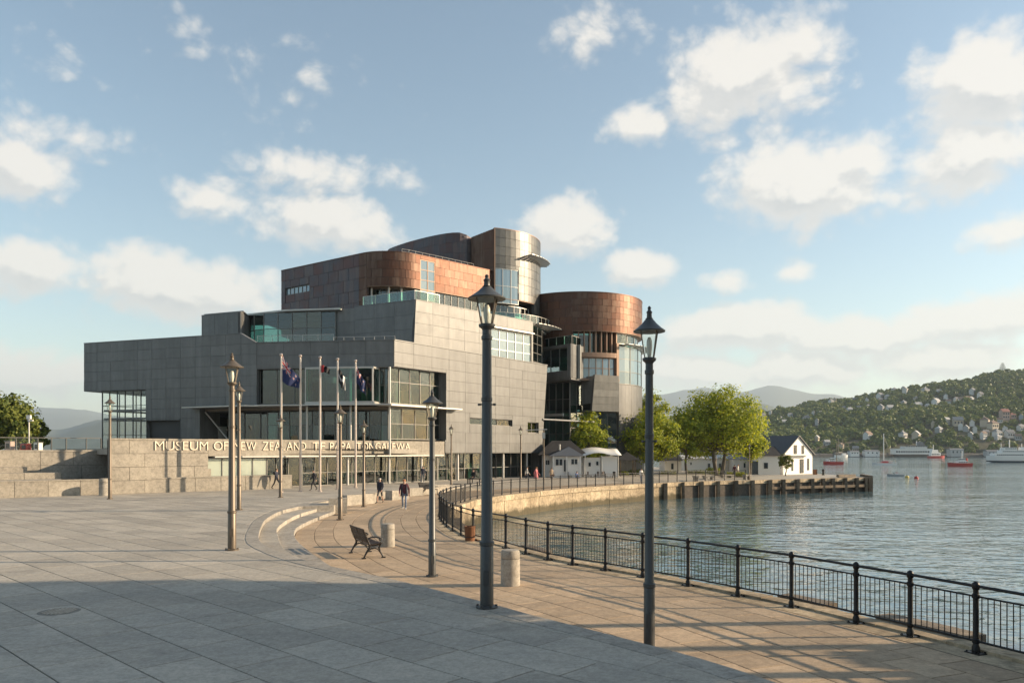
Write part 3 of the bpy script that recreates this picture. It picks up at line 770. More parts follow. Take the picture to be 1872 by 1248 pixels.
def slab_part(name, poly, z0, z1, mat, par=None):
    m = MB(); m.prism(poly, z0, z1); return m.build(name, mat, par or mus)
def solid(name, w, sa, sb, za, zb, o0, o1, mat, n=1, par=None):
    m = MB(); wsolid(m, w, sa, sb, za, zb, o0, o1, n); return m.build(name, mat, par or mus)

# ---- plan lines
F1 = Path([(-9.9,64.2), (-9.9 + .58*27, 64.2 + .815*27)])                # sunlit waterside front
F0 = Path([(-22,65.9), (-9.9,64.2)])                                     # shaded forecourt front
FL = Path([(-40.6,72.7), (-22,65.9)])                                    # shaded left wing
TOP1 = 12.47
fe = F1.s(1000)
def lean(t, z):                                                          # the end of the sunlit front leans back towards its foot
    lim = fe - max(0, (TOP1 - z)) * .115
    return min(t, lim), z
# ---- sunlit front: window hole under the corner, slot windows, band above the glazed foot
zc = F1.z(720, 668); zt = F1.z(812, 804); zb1 = F1.z(900, 827)
s812 = F1.s(815)
hA = (-.1, s812, zt, zc)
sl0, sl1 = F1.s(858), F1.s(936); hB = (sl0, sl1, F1.z(890, 777), F1.z(890, 765))
hC = (F1.s(964), F1.s(984), F1.z(974, 791), F1.z(974, 772))
hD = (-.1, F1.s(813), 0, zt)
wall('waterside_front', F1, 0, fe, zb1, TOP1, [hA, hB, hC, hD], m_clad, cw=2.35, rh=.98, clip=lean)
solid('coping', F1, 0, fe, TOP1 + .003, TOP1 + .09, -.35, .10, m_clad2)
reveal(F1, 0, s812, zt, zc, 1.4, m_clad2, sides='rt'); reveal(F1, *hB, .35, m_joint_d); reveal(F1, *hC, .35, m_joint_d)
glazing(F1, *hB, -.22, 3, 1, m_glassd); glazing(F1, *hC, -.22, 2, 1, m_glassd)
# corner windows, two storeys
zfl = zz(744, 66)                                                        # the storey line between them
glazing(F1, .05, s812 - .05, zfl + .25, zc, -.75, 5, 2, m_glass, zrows=[zfl + .25, zz(700, 66.5), zc])
glazing(F1, .05, s812 - .05, zt, zfl - .1, -.75, 4, 2, m_glassd)
# ---- shaded forecourt front
sW0 = F0.s(470); zh = F0.z(560, 672)
wall('forecourt_front', F0, sW0, F0.L, zh, TOP1, [], m_clad2, cw=2.6, rh=.95)
solid('coping', F0, sW0, F0.L, TOP1 + .003, TOP1 + .09, -.35, .10, m_clad2)
solid('soffit', F0, sW0, F0.L, zh - .06, zh - .004, -5, .04, m_clad2)
solid('soffit', F1, .0, s812, zc - .06, zc - .004, -5, .04, m_clad2)
glazing(F0, sW0, F0.s(566), zfl + .25, zh, -.55, 3, 1, m_glassd)
glazing(F0, F0.s(690), F0.L - .55, zfl + .25, zh, -.55, 2, 2, m_glassd)
bay = Path([F0.at(F0.s(562), -.5), F0.at(F0.s(566), .9), F0.at(F0.s(640), 1.1), F0.at(F0.s(688), .9), F0.at(F0.s(690), -.5)])
glazing(bay, bay.c[1], bay.c[3], zfl + .30, zh - .15, 0, 4, 1, m_glass, m_metal); glazing(bay, 0, bay.c[1], zfl + .30, zh - .15, 0, 1, 1, m_glass, m_metal); glazing(bay, bay.c[3], bay.L, zfl + .30, zh - .15, 0, 1, 1, m_glass, m_metal)
slab_part('bay_floor', [bay.at(c, .12) for c in bay.c], zfl + .02, zfl + .28, m_metal)
slab_part('bay_roof', [bay.at(c, .06) for c in bay.c], zh - .14, zh - .07, m_metal)
ground_glass = glazing(F0, F0.s(476), F0.L - .5, 4.0, zfl - .05, -1.3, 11, 2, m_glassd)
# canopies along the storey line
solid('canopy', F0, F0.s(478), F0.L + .1, zfl + .02, zfl + .12, -1.4, 1.3, m_metal)
can = Path([FL.at(FL.s(352), .4), FL.at(FL.L, .6), F0.at(.6, 1.4)]); solid('canopy', can, 0, can.L, zfl - .02, zfl + .07, -1.6, .9, m_metal)
m = MB(); a, b = F1.at(-.6, .9), F1.at(F1.s(830), .9); wsolid(m, F1, -1.1, F1.s(833), zfl - .02, zfl + .10, -.8, .8, 1); m.build('canopy', m_metal, mus)
for u in (566, 645, 716):
    s_ = F0.s(u); x, y = F0.at(min(s_, F0.L), .55); m = MB(); m.tube([(x, y, ZP + 2.4), (x, y, zh - .1)], .09, 10); m.build('column', m_metal, mus, True)
# ---- left wing
TOPL = 13.36; zo = FL.z(200, 713); zg = 3.4
def ramp(t, z):                                                          # the parapet falls to the forecourt front's height at the right end
    lim = TOPL if t < FL.s(440) else TOPL - (TOPL - TOP1) * min(1, (t - FL.s(440)) / (FL.L - FL.s(440)))
    return t, min(z, lim)
sg = FL.s(267)
hG = (-.1, sg, zg - .5, zo); hE = (FL.s(366), FL.L + .1, zg - .5, zfl - .05)
hF = (FL.s(268), FL.s(329), zg - .5, FL.z(300, 768))
wall('left_wing', FL, 0, FL.L + sW0, zg, TOPL, [hG, hE, hF], m_clad2, cw=1.72, rh=.94, clip=lambda t, z: ramp(min(t, FL.L), z) if t <= FL.L else (t, min(z, TOP1)))
solid('recess_panel', FL, hF[0], hF[1], zg, hF[3], -.5, -.4, m_joint_d); reveal(FL, *hF, .4, m_clad2, sides='lrt')
c1 = FL.s(440); m = MB(); wsolid(m, FL, 0, c1, TOPL + .003, TOPL + .07, -.3, .07); wsolid(m, FL, c1, FL.L, TOPL - 1, TOPL, -.3, .07, 1, lambda t, z: (t, ramp(t, 99)[1] + (.07 if z == TOPL else .003))); m.build('coping', m_clad2, mus)
reveal(FL, hE[0], FL.L, zg, hE[3], 2.5, m_clad2, sides='lt')
glazing(FL, hE[0] + 1.3, FL.L + 2.2, 4.0, zfl - .05, -2.2, 4, 1, m_glassd)
m = MB(); a, b = FL.at(hE[0] + .2, -.4), FL.at(hE[0] + 1.9, -1.6); m.tube([(*a, zfl - .3), (*b, 4.0)], .07, 8); m.build('brace', m_metal, mus)
solid('overhang_soffit', FL, 0, sg, zo - .05, zo - .003, -7, .04, m_clad2)
# return end of the left wing
FLe = Path([FL.at(0, -9), FL.at(0, 0)]); wall('wing_end', FLe, 0, FLe.L, zo, TOPL, [], m_clad2, cw=2.2, rh=.94)
# glass box under the overhang, set back at its left end
gb = Path([FL.at(FL.s(181) + .9, -5.5), FL.at(FL.s(181) + .0, -.35), FL.at(sg, -.35)])
glazing(gb, gb.c[1], gb.L, zg, zo - .06, 0, 6, 4, m_glassc, m_clad2, zrows=[zg, zz(770, 72), zz(752, 72), zz(742, 72), zo - .06])
glazing(gb, 0, gb.c[1], zg, zo - .06, 0, 3, 4, m_glassc, m_clad2)
for q, th in ((752, .16), (767, .16)): solid('beam', gb, .05, gb.L, zz(q, 72), zz(q, 72) + th, -.12, .06, m_clad2, 2)
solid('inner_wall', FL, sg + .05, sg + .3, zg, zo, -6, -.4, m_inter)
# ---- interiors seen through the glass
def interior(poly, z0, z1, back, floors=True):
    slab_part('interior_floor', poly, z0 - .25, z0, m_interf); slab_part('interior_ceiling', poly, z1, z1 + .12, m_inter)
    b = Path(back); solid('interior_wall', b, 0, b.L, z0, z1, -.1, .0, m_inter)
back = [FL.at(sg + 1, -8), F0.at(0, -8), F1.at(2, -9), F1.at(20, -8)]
fp = [FL.at(sg + .3, -.5), F0.at(0, -.7), F0.at(F0.L - .6, -.9), F1.at(s812, -.9), F1.at(s812, -8.5), F0.at(3, -8.5), FL.at(sg + .3, -8.5)]
interior(fp, 4.0, zfl - .35, back); interior(fp, zfl, zh + .05, back)
for k in range(14):                                                       # columns, counters and partitions inside
    s_ = .8 + k * .95; x, y = F0.at(min(s_, F0.L - .8), -3.2 - (k * 37 % 4)); m = MB()
    if k % 3 == 0: m.tube([(x, y, 4.0), (x, y, zh)], .22, 10); nm = 'interior_column'; mt = m_plaza
    elif k % 3 == 1: m.box(x, y, 4.0, 1.6, .6, 1.1, .2); nm = 'counter'; mt = m_timberl
    else: m.box(x, y, zfl, 1.5, .3, 1.7, -.3); nm = 'display_panel'; mt = m_granite
    m.build(nm, mt, mus)
gi = random.Random(21)
for k in range(46):                                                       # partitions, stairs and hangings between the floors
    w_ = gi.choice([F0, F0, F1, FL]); s_ = gi.uniform(.8, F0.L - .8) if w_ is F0 else (gi.uniform(.6, s812 - .6) if w_ is F1 else gi.uniform(FL.s(370), FL.L))
    x, y = w_.at(s_, -gi.uniform(2.2, 6.5)); lo = gi.choice([4.0, zfl]); m = MB(); m.box(x, y, lo, gi.uniform(.25, 1.3), .12, gi.uniform(.9, 2.6), gi.uniform(-1, 1)); m.build('partition', [m_part, m_interf, m_dark, m_timberl, m_metal][k % 5], mus)
# ---- roof over the first stage and terrace
slab_part('roof', [FL.at(0, -.3), FL.at(FL.L, -.3), F0.at(F0.L - .2, -.3), F1.at(fe, -.35), F1.at(fe, -14), (-10, 95), FL.at(0, -9)], TOP1 - .7, TOP1 - .45, m_roof)

# ---- stone plinth with the name, and the forecourt doors below it
TW = Path([(-25.7,48.9), (-6.15,69.35)])
zt1, zt0 = zz(804, 60), 2.86
s200, s350, s812t = TW.s(201), TW.s(380), TW.L
plz = wall('stone_plinth', TW, s200, s350, ZP, zt1 - .14, [], m_granite, 'granite_block', 1.9, .92, None, 1, m_granite_j, .5, .022, stag=.45)
solid('plinth_cap', TW, s200, s350, zt1 - .135, zt1 - .02, -.5, .09, m_granite)
nb_ = wall('name_band', TW, s350, s812t, zt0, zt1, [], m_granite, 'granite_block', 2.9, 1.4, None, 1, m_granite_j, .5, .016)
solid('band_ledge', TW, s350 + .4, s812t - .2, zt0 - .10, zt0 - .004, -.8, .25, m_metal)
sP0, sP1 = TW.s(380), TW.s(492)
solid('door_soffit', TW, s350, s812t, zt0 - .02, zt0 - .003, -6, -.3, m_inter)
glazing(TW, sP0, sP1, 1.38, zt0 - .12, -.30, 4, 1, m_frost, m_frame)
solid('glass_base', TW, sP0 - 2, sP1, ZP, 1.37, -.5, -.2, m_granite)
glazing(TW, sP1 + .05, TW.s(560), ZP, zt0 - .12, -.95, 3, 1, m_glassd)
doors = glazing(TW, TW.s(563), s812t, ZP, zt0 - .12, -.95, 12, 1, m_glassd, zrows=[ZP, ZP + 1.05, zt0 - .12])
for u in (640, 716, 775):
    x, y = TW.at(TW.s(u), -.35); m = MB(); m.tube([(x, y, ZP), (x, y, zt0 - .1)], .11, 12); m.build('column', m_metal, mus, True)
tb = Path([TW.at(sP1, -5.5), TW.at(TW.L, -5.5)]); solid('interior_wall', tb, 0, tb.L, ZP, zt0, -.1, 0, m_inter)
solid('interior_floor', TW, sP1, TW.L, ZP - .1, ZP + .01, -5.5, -.9, m_interf)
for k, u in enumerate((520, 580, 625, 655, 690, 735, 760)):
    x, y = TW.at(TW.s(u), -2.6 - k % 3); m = MB(); m.box(x, y, ZP, .9 + .3 * (k % 2), .5, 1.0 + .5 * (k % 3), .6); m.build('counter', [m_timberl, m_granite, m_plaza][k % 3], mus)
# waterside foot of the museum: glazing set back under the front
sF = F1.s(815); sFe = F1.s(985)
glazing(F1, sF, sFe, ZP, zb1 - .02, -1.0, 12, 1, m_glass, zrows=[ZP, ZP + 1.1, zb1 - .02])
solid('foot_soffit', F1, sF, sFe + .6, zb1 - .06, zb1 - .004, -6, .05, m_inter)
for u in (842, 884, 925, 968):
    x, y = F1.at(F1.s(u), -.35); m = MB(); m.tube([(x, y, ZP), (x, y, zb1)], .12, 12); m.build('column', m_metal, mus, True)
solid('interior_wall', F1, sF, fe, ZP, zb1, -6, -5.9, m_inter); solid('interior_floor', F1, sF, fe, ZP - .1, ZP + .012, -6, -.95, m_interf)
solid('side_wall', F1, fe - 1.3, fe - 1.1, ZP, zb1, -6, -.2, m_clad2)
for k in range(9):
    x, y = F1.at(sF + .9 + k * 1.7, -2.2 - k % 3); m = MB(); m.box(x, y, ZP, 1.0, .5, .9 + .6 * (k % 2), .9); m.build('counter', [m_granite, m_timberl, m_plaza][k % 3], mus)
solid('end_wall', F1, fe - .35, fe - .32, zb1, TOP1, -8, -.3, m_clad2)
# terrace deck behind the plinth
slab_part('terrace', [TW.at(s200, -.4), TW.at(TW.L, -.4), F1.at(.5, -.3), F0.at(F0.L - .3, -.2), F0.at(0, -.4), FL.at(0, 3)], 3.0, 3.38, m_plaza)

for k in range(26):
    w_, s_ = (TW, gi.uniform(sP1 + 1, TW.L - 1)) if k < 14 else (F1, gi.uniform(sF + .5, sFe - .5)); x, y = w_.at(s_, -gi.uniform(1.8, 5)); m = MB(); m.box(x, y, ZP, gi.uniform(.2, 1.0), .12, gi.uniform(1.0, 2.3), gi.uniform(-.4, 1.2)); m.build('partition', [m_part, m_interf, m_dark, m_metal][k % 4], mus)
# ---- the name in raised letters
NAME = [('MUSEUM', 282, 379), ('OF', 389.5, 416), ('NEW', 426, 467), ('ZEALAND', 479, 558), ('TE', 570, 593), ('PAPA', 602, 640), ('TONGAREWA', 650, 748)]
def letter_mesh(ch, h):
    cu = bpy.data.curves.new('letter', 'FONT'); cu.body = ch; cu.size = 1; cu.extrude = .03; cu.offset = -.012; cu.resolution_u = 3
    o = bpy.data.objects.new('letter', cu); C.objects.link(o); dg = bpy.context.evaluated_depsgraph_get(); me = bpy.data.meshes.new_from_object(o.evaluated_get(dg))
    bpy.data.objects.remove(o); bpy.data.curves.remove(cu)
    n = len(me.vertices); co = np.empty(n * 3); me.vertices.foreach_get('co', co); co = co.reshape(-1, 3); return me, co
sign = wthing('name_sign', 'raised pale capitals spelling the museum name along the granite band', 'sign', (*TW.at(TW.s(500)), 3.3))
LH = .66; zl = zz(815, 58) - LH / 2 + .02; cache = {}
for wd, u0, u1 in NAME:
    a, b = TW.s(u0), TW.s(u1); items = []
    for ch in wd:
        me, co = letter_mesh(ch, LH); lo, hi = co.min(0), co.max(0); k = .73
        items.append((me, co, lo, hi, (hi[0] - lo[0])))
    tot = sum(i[4] for i in items); gap = .13 * (len(wd) - 1); f = (b - a) / (tot + gap); s_ = a
    caph = .73
    for ch, (me, co, lo, hi, w_) in zip(wd, items):
        q = np.empty_like(co); d = (TW.p[1] - TW.p[0]).normalized(); n = TW.nrm(0)
        sx = s_ + (co[:, 0] - lo[0]) * f; q[:, 0] = TW.p[0].x + d.x * sx + n.x * (.10 + co[:, 2]); q[:, 1] = TW.p[0].y + d.y * sx + n.y * (.10 + co[:, 2])
        q[:, 2] = zl + (co[:, 1] - 0) / caph * LH; me.vertices.foreach_set('co', q.ravel()); me.update(); me.materials.clear(); me.materials.append(m_gold)
        obj('letter', me, sign); s_ += (w_ + .13) * f

# ---- terrace block and glazed terrace room
TB = Path([(px(369, 75.5), 75.5), (px(441, 73.6), 73.6)]); zTB = TB.z(441, 571)
wall('terrace_block', TB, 0, TB.L, 11.8, zTB, [], m_clad2, cw=1.9, rh=2.4); solid('coping', TB, 0, TB.L, zTB + .003, zTB + .06, -.3, .06, m_clad2)
TBr = Path([TB.at(TB.L), (px(458, 77), 77.)]); wall('terrace_block', TBr, 0, TBr.L, 11.8, zTB, [], m_clad2, cw=3, rh=1.2)
TG = Path([(px(456, 77), 77.), (px(470, 75.2), 75.2), (px(614, 73.9), 73.9)]); zTG = TG.z(540, 570)
glazing(TG, .0, TG.L, 11.9, zTG, 0, 7, 3, m_glassd); solid('eaves', TG, 0, TG.L + .6, zTG + .003, zTG + .16, -3, .55, m_metal, 2)
slab_part('terrace_roof', [TG.at(0, .0), TG.at(TG.L + .5, .0), (-12, 82), (px(380, 82), 82), TB.at(0, -.3), TB.at(TB.L, -.3)], zTG - .1, zTG - .002, m_roof)
solid('interior_wall', TG, .3, TG.L, 12, zTG - .1, -4.2, -4, m_inter, 2); solid('interior_floor', TG, .3, TG.L, 11.8, 12.05, -4, -.1, m_interf, 2)
for k in range(5):
    x, y = TG.at(2 + k * 1.5, -2 - k % 2); m = MB(); m.box(x, y, 12.05, .8, .5, 1.2 + .4 * (k % 3)); m.build('counter', m_timberl if k % 2 else m_granite, mus)
bal = Path([(px(470, 71.5), 71.5), (px(610, 70.5), 70.5)]); glazing(bal, 0, bal.L, 11.9, zz(612, 71), 0, 5, 1, m_glassc, m_metal, 'balustrade', .035, .04)
# ---- second stage
Bp = (-8.8, 70.); T2R = Path([Bp, (-8.8 + .67 * 20, 70 + .742 * 20)]); T2L = Path([(px(614, 74.1), 74.1), (-15.1, 73.5), Bp]); TOP2 = 16.98
def batter_r(t, z): return t + (0 if t > 1.2 else -(TOP2 - z) * .0), z
wall('second_stage', T2L, 0, T2L.c[1], 11.8, TOP2 - .1, [], m_clad2, cw=1.9, rh=1.28); wall('second_stage', T2L, T2L.c[1], T2L.L, 11.8, TOP2, [], m_clad2, cw=2.6, rh=1.28, clip=lambda t, z: (t - (TOP2 - z) * .06 if t > T2L.L - .8 else t, z))
sWa, sWb = T2R.s(898), T2R.s(971); zWa, zWb = T2R.z(935, 660), T2R.z(935, 606)
wall('second_stage', T2R, 0, sWb + .25, 11.8, TOP2, [(sWa, sWb, zWa, zWb)], m_clad, cw=2.0, rh=.98, clip=lambda t, z: (t - (TOP2 - z) * .06 if t < .8 else t, z))
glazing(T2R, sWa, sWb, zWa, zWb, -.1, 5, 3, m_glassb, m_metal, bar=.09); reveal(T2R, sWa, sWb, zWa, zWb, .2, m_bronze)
solid('window_head', T2R, sWa - .1, sWb + .1, zWb + .05, zWb + .16, 0, .4, m_metal)
solid('interior_wall', T2R, sWa - 1, sWb + 1, 11.8, TOP2 - .2, -1.4, -1.3, m_joint_d)
Q = T2R.at(sWb + .25); T2E = Path([Q, (px(991, Q[1] + 2.6), Q[1] + 2.6)]); glazing(T2E, .05, T2E.L, zz(664, 84), zz(597, 84), -.05, 2, 4, m_glassd)
wall('second_stage', T2E, 0, T2E.L, zz(597, 84) + .02, TOP2, [], m_clad, cw=1.5, rh=.9)
solid('stage_foot', T2E, 0, T2E.L, 10.5, zz(664, 84) - .02, -.3, 0, m_clad2)
slab_part('roof', [T2L.at(0, -.2), T2L.at(T2L.c[1], -.2), T2L.at(T2L.L - .3, -.3), T2R.at(sWb, -.3), T2E.at(T2E.L, -.2), (6, 96), (-24, 96), (-26, 80)], TOP2 - .5, TOP2 - .3, m_roof)
solid('coping', T2R, 0, sWb + .2, TOP2 + .003, TOP2 + .07, -.3, .07, m_clad); solid('coping', T2L, T2L.c[1], T2L.L, TOP2 + .003, TOP2 + .07, -.3, .07, m_clad2)
m = MB(); wsolid(m, F1, 3.2, 3.6, TOP1 + .1, TOP1 + .11, -.5, -.45); 
for k in range(7): x, y = F0.at(F0.L - 5.5 + k * .9, -.6); m.tube([(x, y, TOP1 - .4), (x, y, TOP1 + .45)], .02, 5)
x0, y0 = F0.at(F0.L - 5.5, -.6); x1, y1 = F0.at(F0.L - .1, -.6); m.tube([(x0, y0, TOP1 + .45), (x1, y1, TOP1 + .45)], .022, 5); m.build('roof_handrail', m_metal, mus)

# ---- copper stage with the rounded nose
def arc(cx, cy, r, a0, a1, n): return [(cx + r * math.cos(R(a0 + (a1 - a0) * i / n)), cy + r * math.sin(R(a0 + (a1 - a0) * i / n))) for i in range(n + 1)]
nose = arc(-12.46, 79.25, 4., -125.7, -47.8, 12)
T3pts = [(-25.1, 83.4), (-20., 79.75)] + nose + [(-7.2, 78.65), (-4.6, 81.1), (-1.6, 84.0)]
T3 = Path(T3pts); TOP3 = 22.75; zc3 = 19.45
sN = T3.s(671); s760 = T3.s(762); sSa, sSb = T3.s(768), T3.s(795)
sC1 = T3.s(657); slot = (T3.s(522), T3.s(566), T3.z(545, 536), T3.z(545, 523))
wall('copper_stage', T3, 0, sC1, 15.6, TOP3, [slot], m_copperd, 'shaded_copper_panel', 1.55, 1.15, gap=.03, stag=.5)
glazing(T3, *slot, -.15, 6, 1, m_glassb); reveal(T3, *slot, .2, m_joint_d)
wall('copper_stage', T3, sC1, sN, 15.6, TOP3, [], m_copper, 'copper_panel', 1.2, 1.15, curved=2, gap=.03)
wall('copper_stage', T3, sN, sSa, zc3, TOP3, [], m_copper, 'copper_panel', 1.25, .84, curved=3, gap=.025, stag=.5)
wall('copper_stage', T3, sSb, T3.L, zc3, TOP3, [], m_copper, 'copper_panel', 1.3, .84, curved=1, gap=.025, stag=.5)
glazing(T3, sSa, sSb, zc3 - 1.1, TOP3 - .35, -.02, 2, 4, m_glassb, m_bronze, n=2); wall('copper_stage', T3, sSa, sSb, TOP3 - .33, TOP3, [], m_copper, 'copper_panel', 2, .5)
solid('coping', T3, 0, T3.L, TOP3 + .003, TOP3 + .08, -.35, .08, m_copper, 40); solid('copper_soffit', T3, sN, T3.L, zc3 - .05, zc3 - .003, -1.9, .03, m_bronze, 24)
glazing(T3, sN + .1, s760, TOP2 - .1, zc3 - .05, -1.3, 6, 2, m_glassd, n=2, zrows=[TOP2 - .1, TOP2 + .9, zc3 - .05])
glazing(T3, s760 + .02, T3.L, TOP2 - .1, zc3 - .04, -.25, 12, 2, m_glass, n=1)
for u in (671, 708, 735): x, y = T3.at(T3.s(u) + .1, -.6); m = MB(); m.tube([(x, y, TOP2 - .2), (x, y, zc3)], .11, 10); m.build('column', m_metal, mus, True)
rb = Path([T2L.at(T2L.c[1] + .6, -.5), T2L.at(T2L.L - .5, -.5), T2R.at(.6, -.5), T2R.at(3.4, -.5)])
glazing(rb, 0, rb.c[1], TOP2, TOP2 + 1.05, 0, 4, 1, m_glass, m_metal, 'balustrade', .04, .04); glazing(rb, rb.c[1], rb.L, TOP2, TOP2 + 1.05, 0, 2, 1, m_glass, m_metal, 'balustrade', .04, .04)
ib = Path([(-17, 80.5), (-11.5, 80.5), (-1.5, 89)]); solid('interior_wall', ib, 0, ib.L, TOP2 - .3, TOP3 - .2, -.2, 0, m_inter)
slab_part('roof', [T3.at(c, -.3) for c in T3.c] + [(-2, 95), (-22, 96)], TOP3 - .5, TOP3 - .2, m_roof)
T3b = Path([(-22, 96), (-25.1, 83.4)]); solid('copper_return', T3b, 0, T3b.L, 15.6, TOP3, -.3, 0, m_copperd)
m = MB(); pr = None
for k in range(12):
    x, y = T3.at(s760 - 1.5 + k * .85, -.5); m.tube([(x, y, TOP3 - .2), (x, y, TOP3 + .5)], .02, 5)
    if pr: m.tube([pr, (x, y, TOP3 + .5)], .02, 5); m.tube([(pr[0], pr[1], TOP3 + .25), (x, y, TOP3 + .25)], .015, 5)
    pr = (x, y, TOP3 + .5)
m.build('roof_handrail', m_metal, mus)

# ---- tower: dark curved wing, copper flank and zinc drum
T4L = Path(spline([(-17.5, 95.5), (-15.0, 92.0), (-12.2, 88.9), (-9.4, 86.5), (-7.0, 85.0), (-5.4, 84.75), (-4.4, 85.5)], .8)); TOP4 = 27.35
def dome(t, z):
    lim = TOP4 - max(0, 1 - t / 5.0) * 1.6 - max(0, (t - T4L.L + 2.2) / 2.2) ** 2 * .55; return t, min(z, lim)
wall('tower_wing', T4L, 0, T4L.L, 21.8, TOP4, [], m_copperd, 'shaded_copper_panel', 1.7, 1.2, clip=dome, curved=2, stag=.5); solid('coping', T4L, 2, T4L.L, TOP4 - .5, TOP4 - .45, -.4, .05, m_copperd, 14)
T4F = Path([(-4.5, 85.15), (-1.96, 83.25)]); wall('tower_flank', T4F, 0, T4F.L, 17, TOP4 - .02, [], m_copper, 'shaded_copper_panel', 1.6, 2.2, clip=lambda t, z: (t, min(z, TOP4 - .45 + .43 * t / T4F.L)))
DR = Path(arc(-3.7, 90, 7., -75.6, 62, 40)); d0, d1 = DR.s(948), DR.s(988)
zw1, zw0 = DR.z(925, 491), DR.z(925, 560)
hole = (-.1, d0, TOP2 - .4, zw1); low0 = DR.z(940, 578); low1 = DR.z(940, 550)
sl = DR.s(976)
wall('zinc_drum', DR, 0, DR.L, TOP2 - .2, TOP4, [hole, (d0, sl, TOP2 - .4, low1 + .15)], m_drum, 'zinc_panel', 1.25, 1.0, curved=2, gap=.03)
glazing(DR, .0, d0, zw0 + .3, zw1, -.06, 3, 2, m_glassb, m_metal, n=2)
glazing(DR, .0, sl, TOP2 - .1, zw0 + .25, -.7, 6, 2, m_glassd, m_metal, n=2)
solid('coping', DR, 0, DR.L, TOP4 + .003, TOP4 + .08, -.3, .06, m_bronze, 40); solid('drum_edge', DR, -.0, .14, TOP2, TOP4, -.3, .09, m_bronze)
solid('drum_soffit', DR, 0, sl, low1 + .1, low1 + .148, -1.5, 0, m_bronze, 10)
solid('interior_wall', DR, 0, DR.L - 1, TOP2 - .2, TOP4 - .3, -3.2, -3, m_inter, 30)
slab_part('roof', [T4L.at(c, -.2) for c in T4L.c] + [DR.at(c, -.2) for c in DR.c] + [(-2, 100), (-16, 100)], TOP4 - 1.6, TOP4 - 1.2, m_roof)
BL = Path(arc(-3.7, 90, 8.3, -84, 10, 24)); solid('balcony', BL, 0, BL.L, TOP2 - .25, TOP2 - .02, -1.5, .1, m_clad, 24)
glazing(BL, .2, BL.L, TOP2, TOP2 + 1.1, 0, 13, 1, m_glass, m_metal, 'balustrade', .035, .04, n=2)
def wing(name, w, sa, sb, z, o0, o1, tip, n=10):                           # a thin slatted sunshade that tapers away from the wall
    t = MB(); k = 0
    wo = None
    for i in range(n):
        u0, u1 = sa + (sb - sa) * i / n, sa + (sb - sa) * (i + .72) / n
        f = 1 if i < n * .7 else 1 - (i - n * .7) / (n * .3) * tip
        m = MB(); wsolid(m, w, u0, u1, z - .03, z + .03, o0, o0 + (o1 - o0) * f)
        if wo is None: wo = m.build(name, m_metal, mus)
        else: m.build('slat', m_metal, wo)
    m = MB(); wsolid(m, w, sa, sb, z - .06, z - .032, o0, o0 + .12, 6); m.build('arm', m_metal, wo)
wing('sunshade', DR, DR.s(958), DR.s(984) + 2.4, DR.z(975, 474), 0, 1.25, .5)
wing('sunshade', BL, BL.s(968), min(BL.L, BL.s(990) + 4.0), zz(594, 84), .1, 1.5, .6)

# ---- right drum in bright copper
DC = (8., 95.); D2 = Path(arc(*DC, 8., -150, 70, 60)); TOP5 = 21.2; zk = 17.0
sk = D2.s(1046)
def upk(t, z): return t, z
wall('copper_drum', D2, 0, sk, 13.9, TOP5, [], m_copper, 'copper_panel', 1.35, .9, curved=2, gap=.026, stag=.5)
wall('copper_drum', D2, sk, D2.L, zk - .15, TOP5, [], m_copper, 'copper_panel', 1.2, .72, curved=2, gap=.026, stag=.5)
solid('coping', D2, 0, D2.L, TOP5 + .003, TOP5 + .09, -.3, .08, m_copper, 60); slab_part('roof', [D2.at(c, -.2) for c in D2.c], TOP5 - .5, TOP5 - .3, m_roof)
solid('drum_soffit', D2, sk, D2.L, zk - .2, zk - .155, -2, .03, m_bronze, 30)
s1130 = D2.s(1131); zA = 14.4
glazing(D2, sk, s1130, zA, zk - .2, -1.0, 8, 1, m_glassd, m_bronze, n=1, bar=.11)
for i in range(9): s_ = sk + (s1130 - sk) * i / 8; solid('fin', D2, s_ - .07, s_ + .07, zA, zk - .16, -.95, -.35, m_bronze)
glazing(D2, s1130, D2.L, 15.6, zk - .2, -.5, 9, 1, m_glass, m_metal, n=2)
solid('drum_band', D2, sk, s1130, 13.85, zA - .01, -1.2, .02, m_bronze, 10); solid('drum_core', D2, 0, D2.L, 8, zk - .2, -3.4, -3.2, m_inter, 40)
zB0, zB1 = 11.4, 13.83; sB = D2.s(1064)
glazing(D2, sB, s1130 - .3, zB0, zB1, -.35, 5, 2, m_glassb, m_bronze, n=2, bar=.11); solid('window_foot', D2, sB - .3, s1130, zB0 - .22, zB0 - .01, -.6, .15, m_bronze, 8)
solid('drum_pier', D2, s1130 - .3, s1130 - .01, zB0, 15.58, -1., .03, m_bronze)
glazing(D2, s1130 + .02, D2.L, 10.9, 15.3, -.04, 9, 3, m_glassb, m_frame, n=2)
wing('sunshade', D2, D2.s(1138), D2.L, 15.45, 0, 1.0, .3, 16)
s1150 = D2.s(1131)
wall('drum_foot', D2, s1150, D2.L, ZP, 10.85, [], m_clad, 'cladding_panel', 1.1, 3.4, curved=2); solid('drum_sill', D2, s1150, D2.L, 10.86, 10.89, -.2, .1, m_clad, 20)
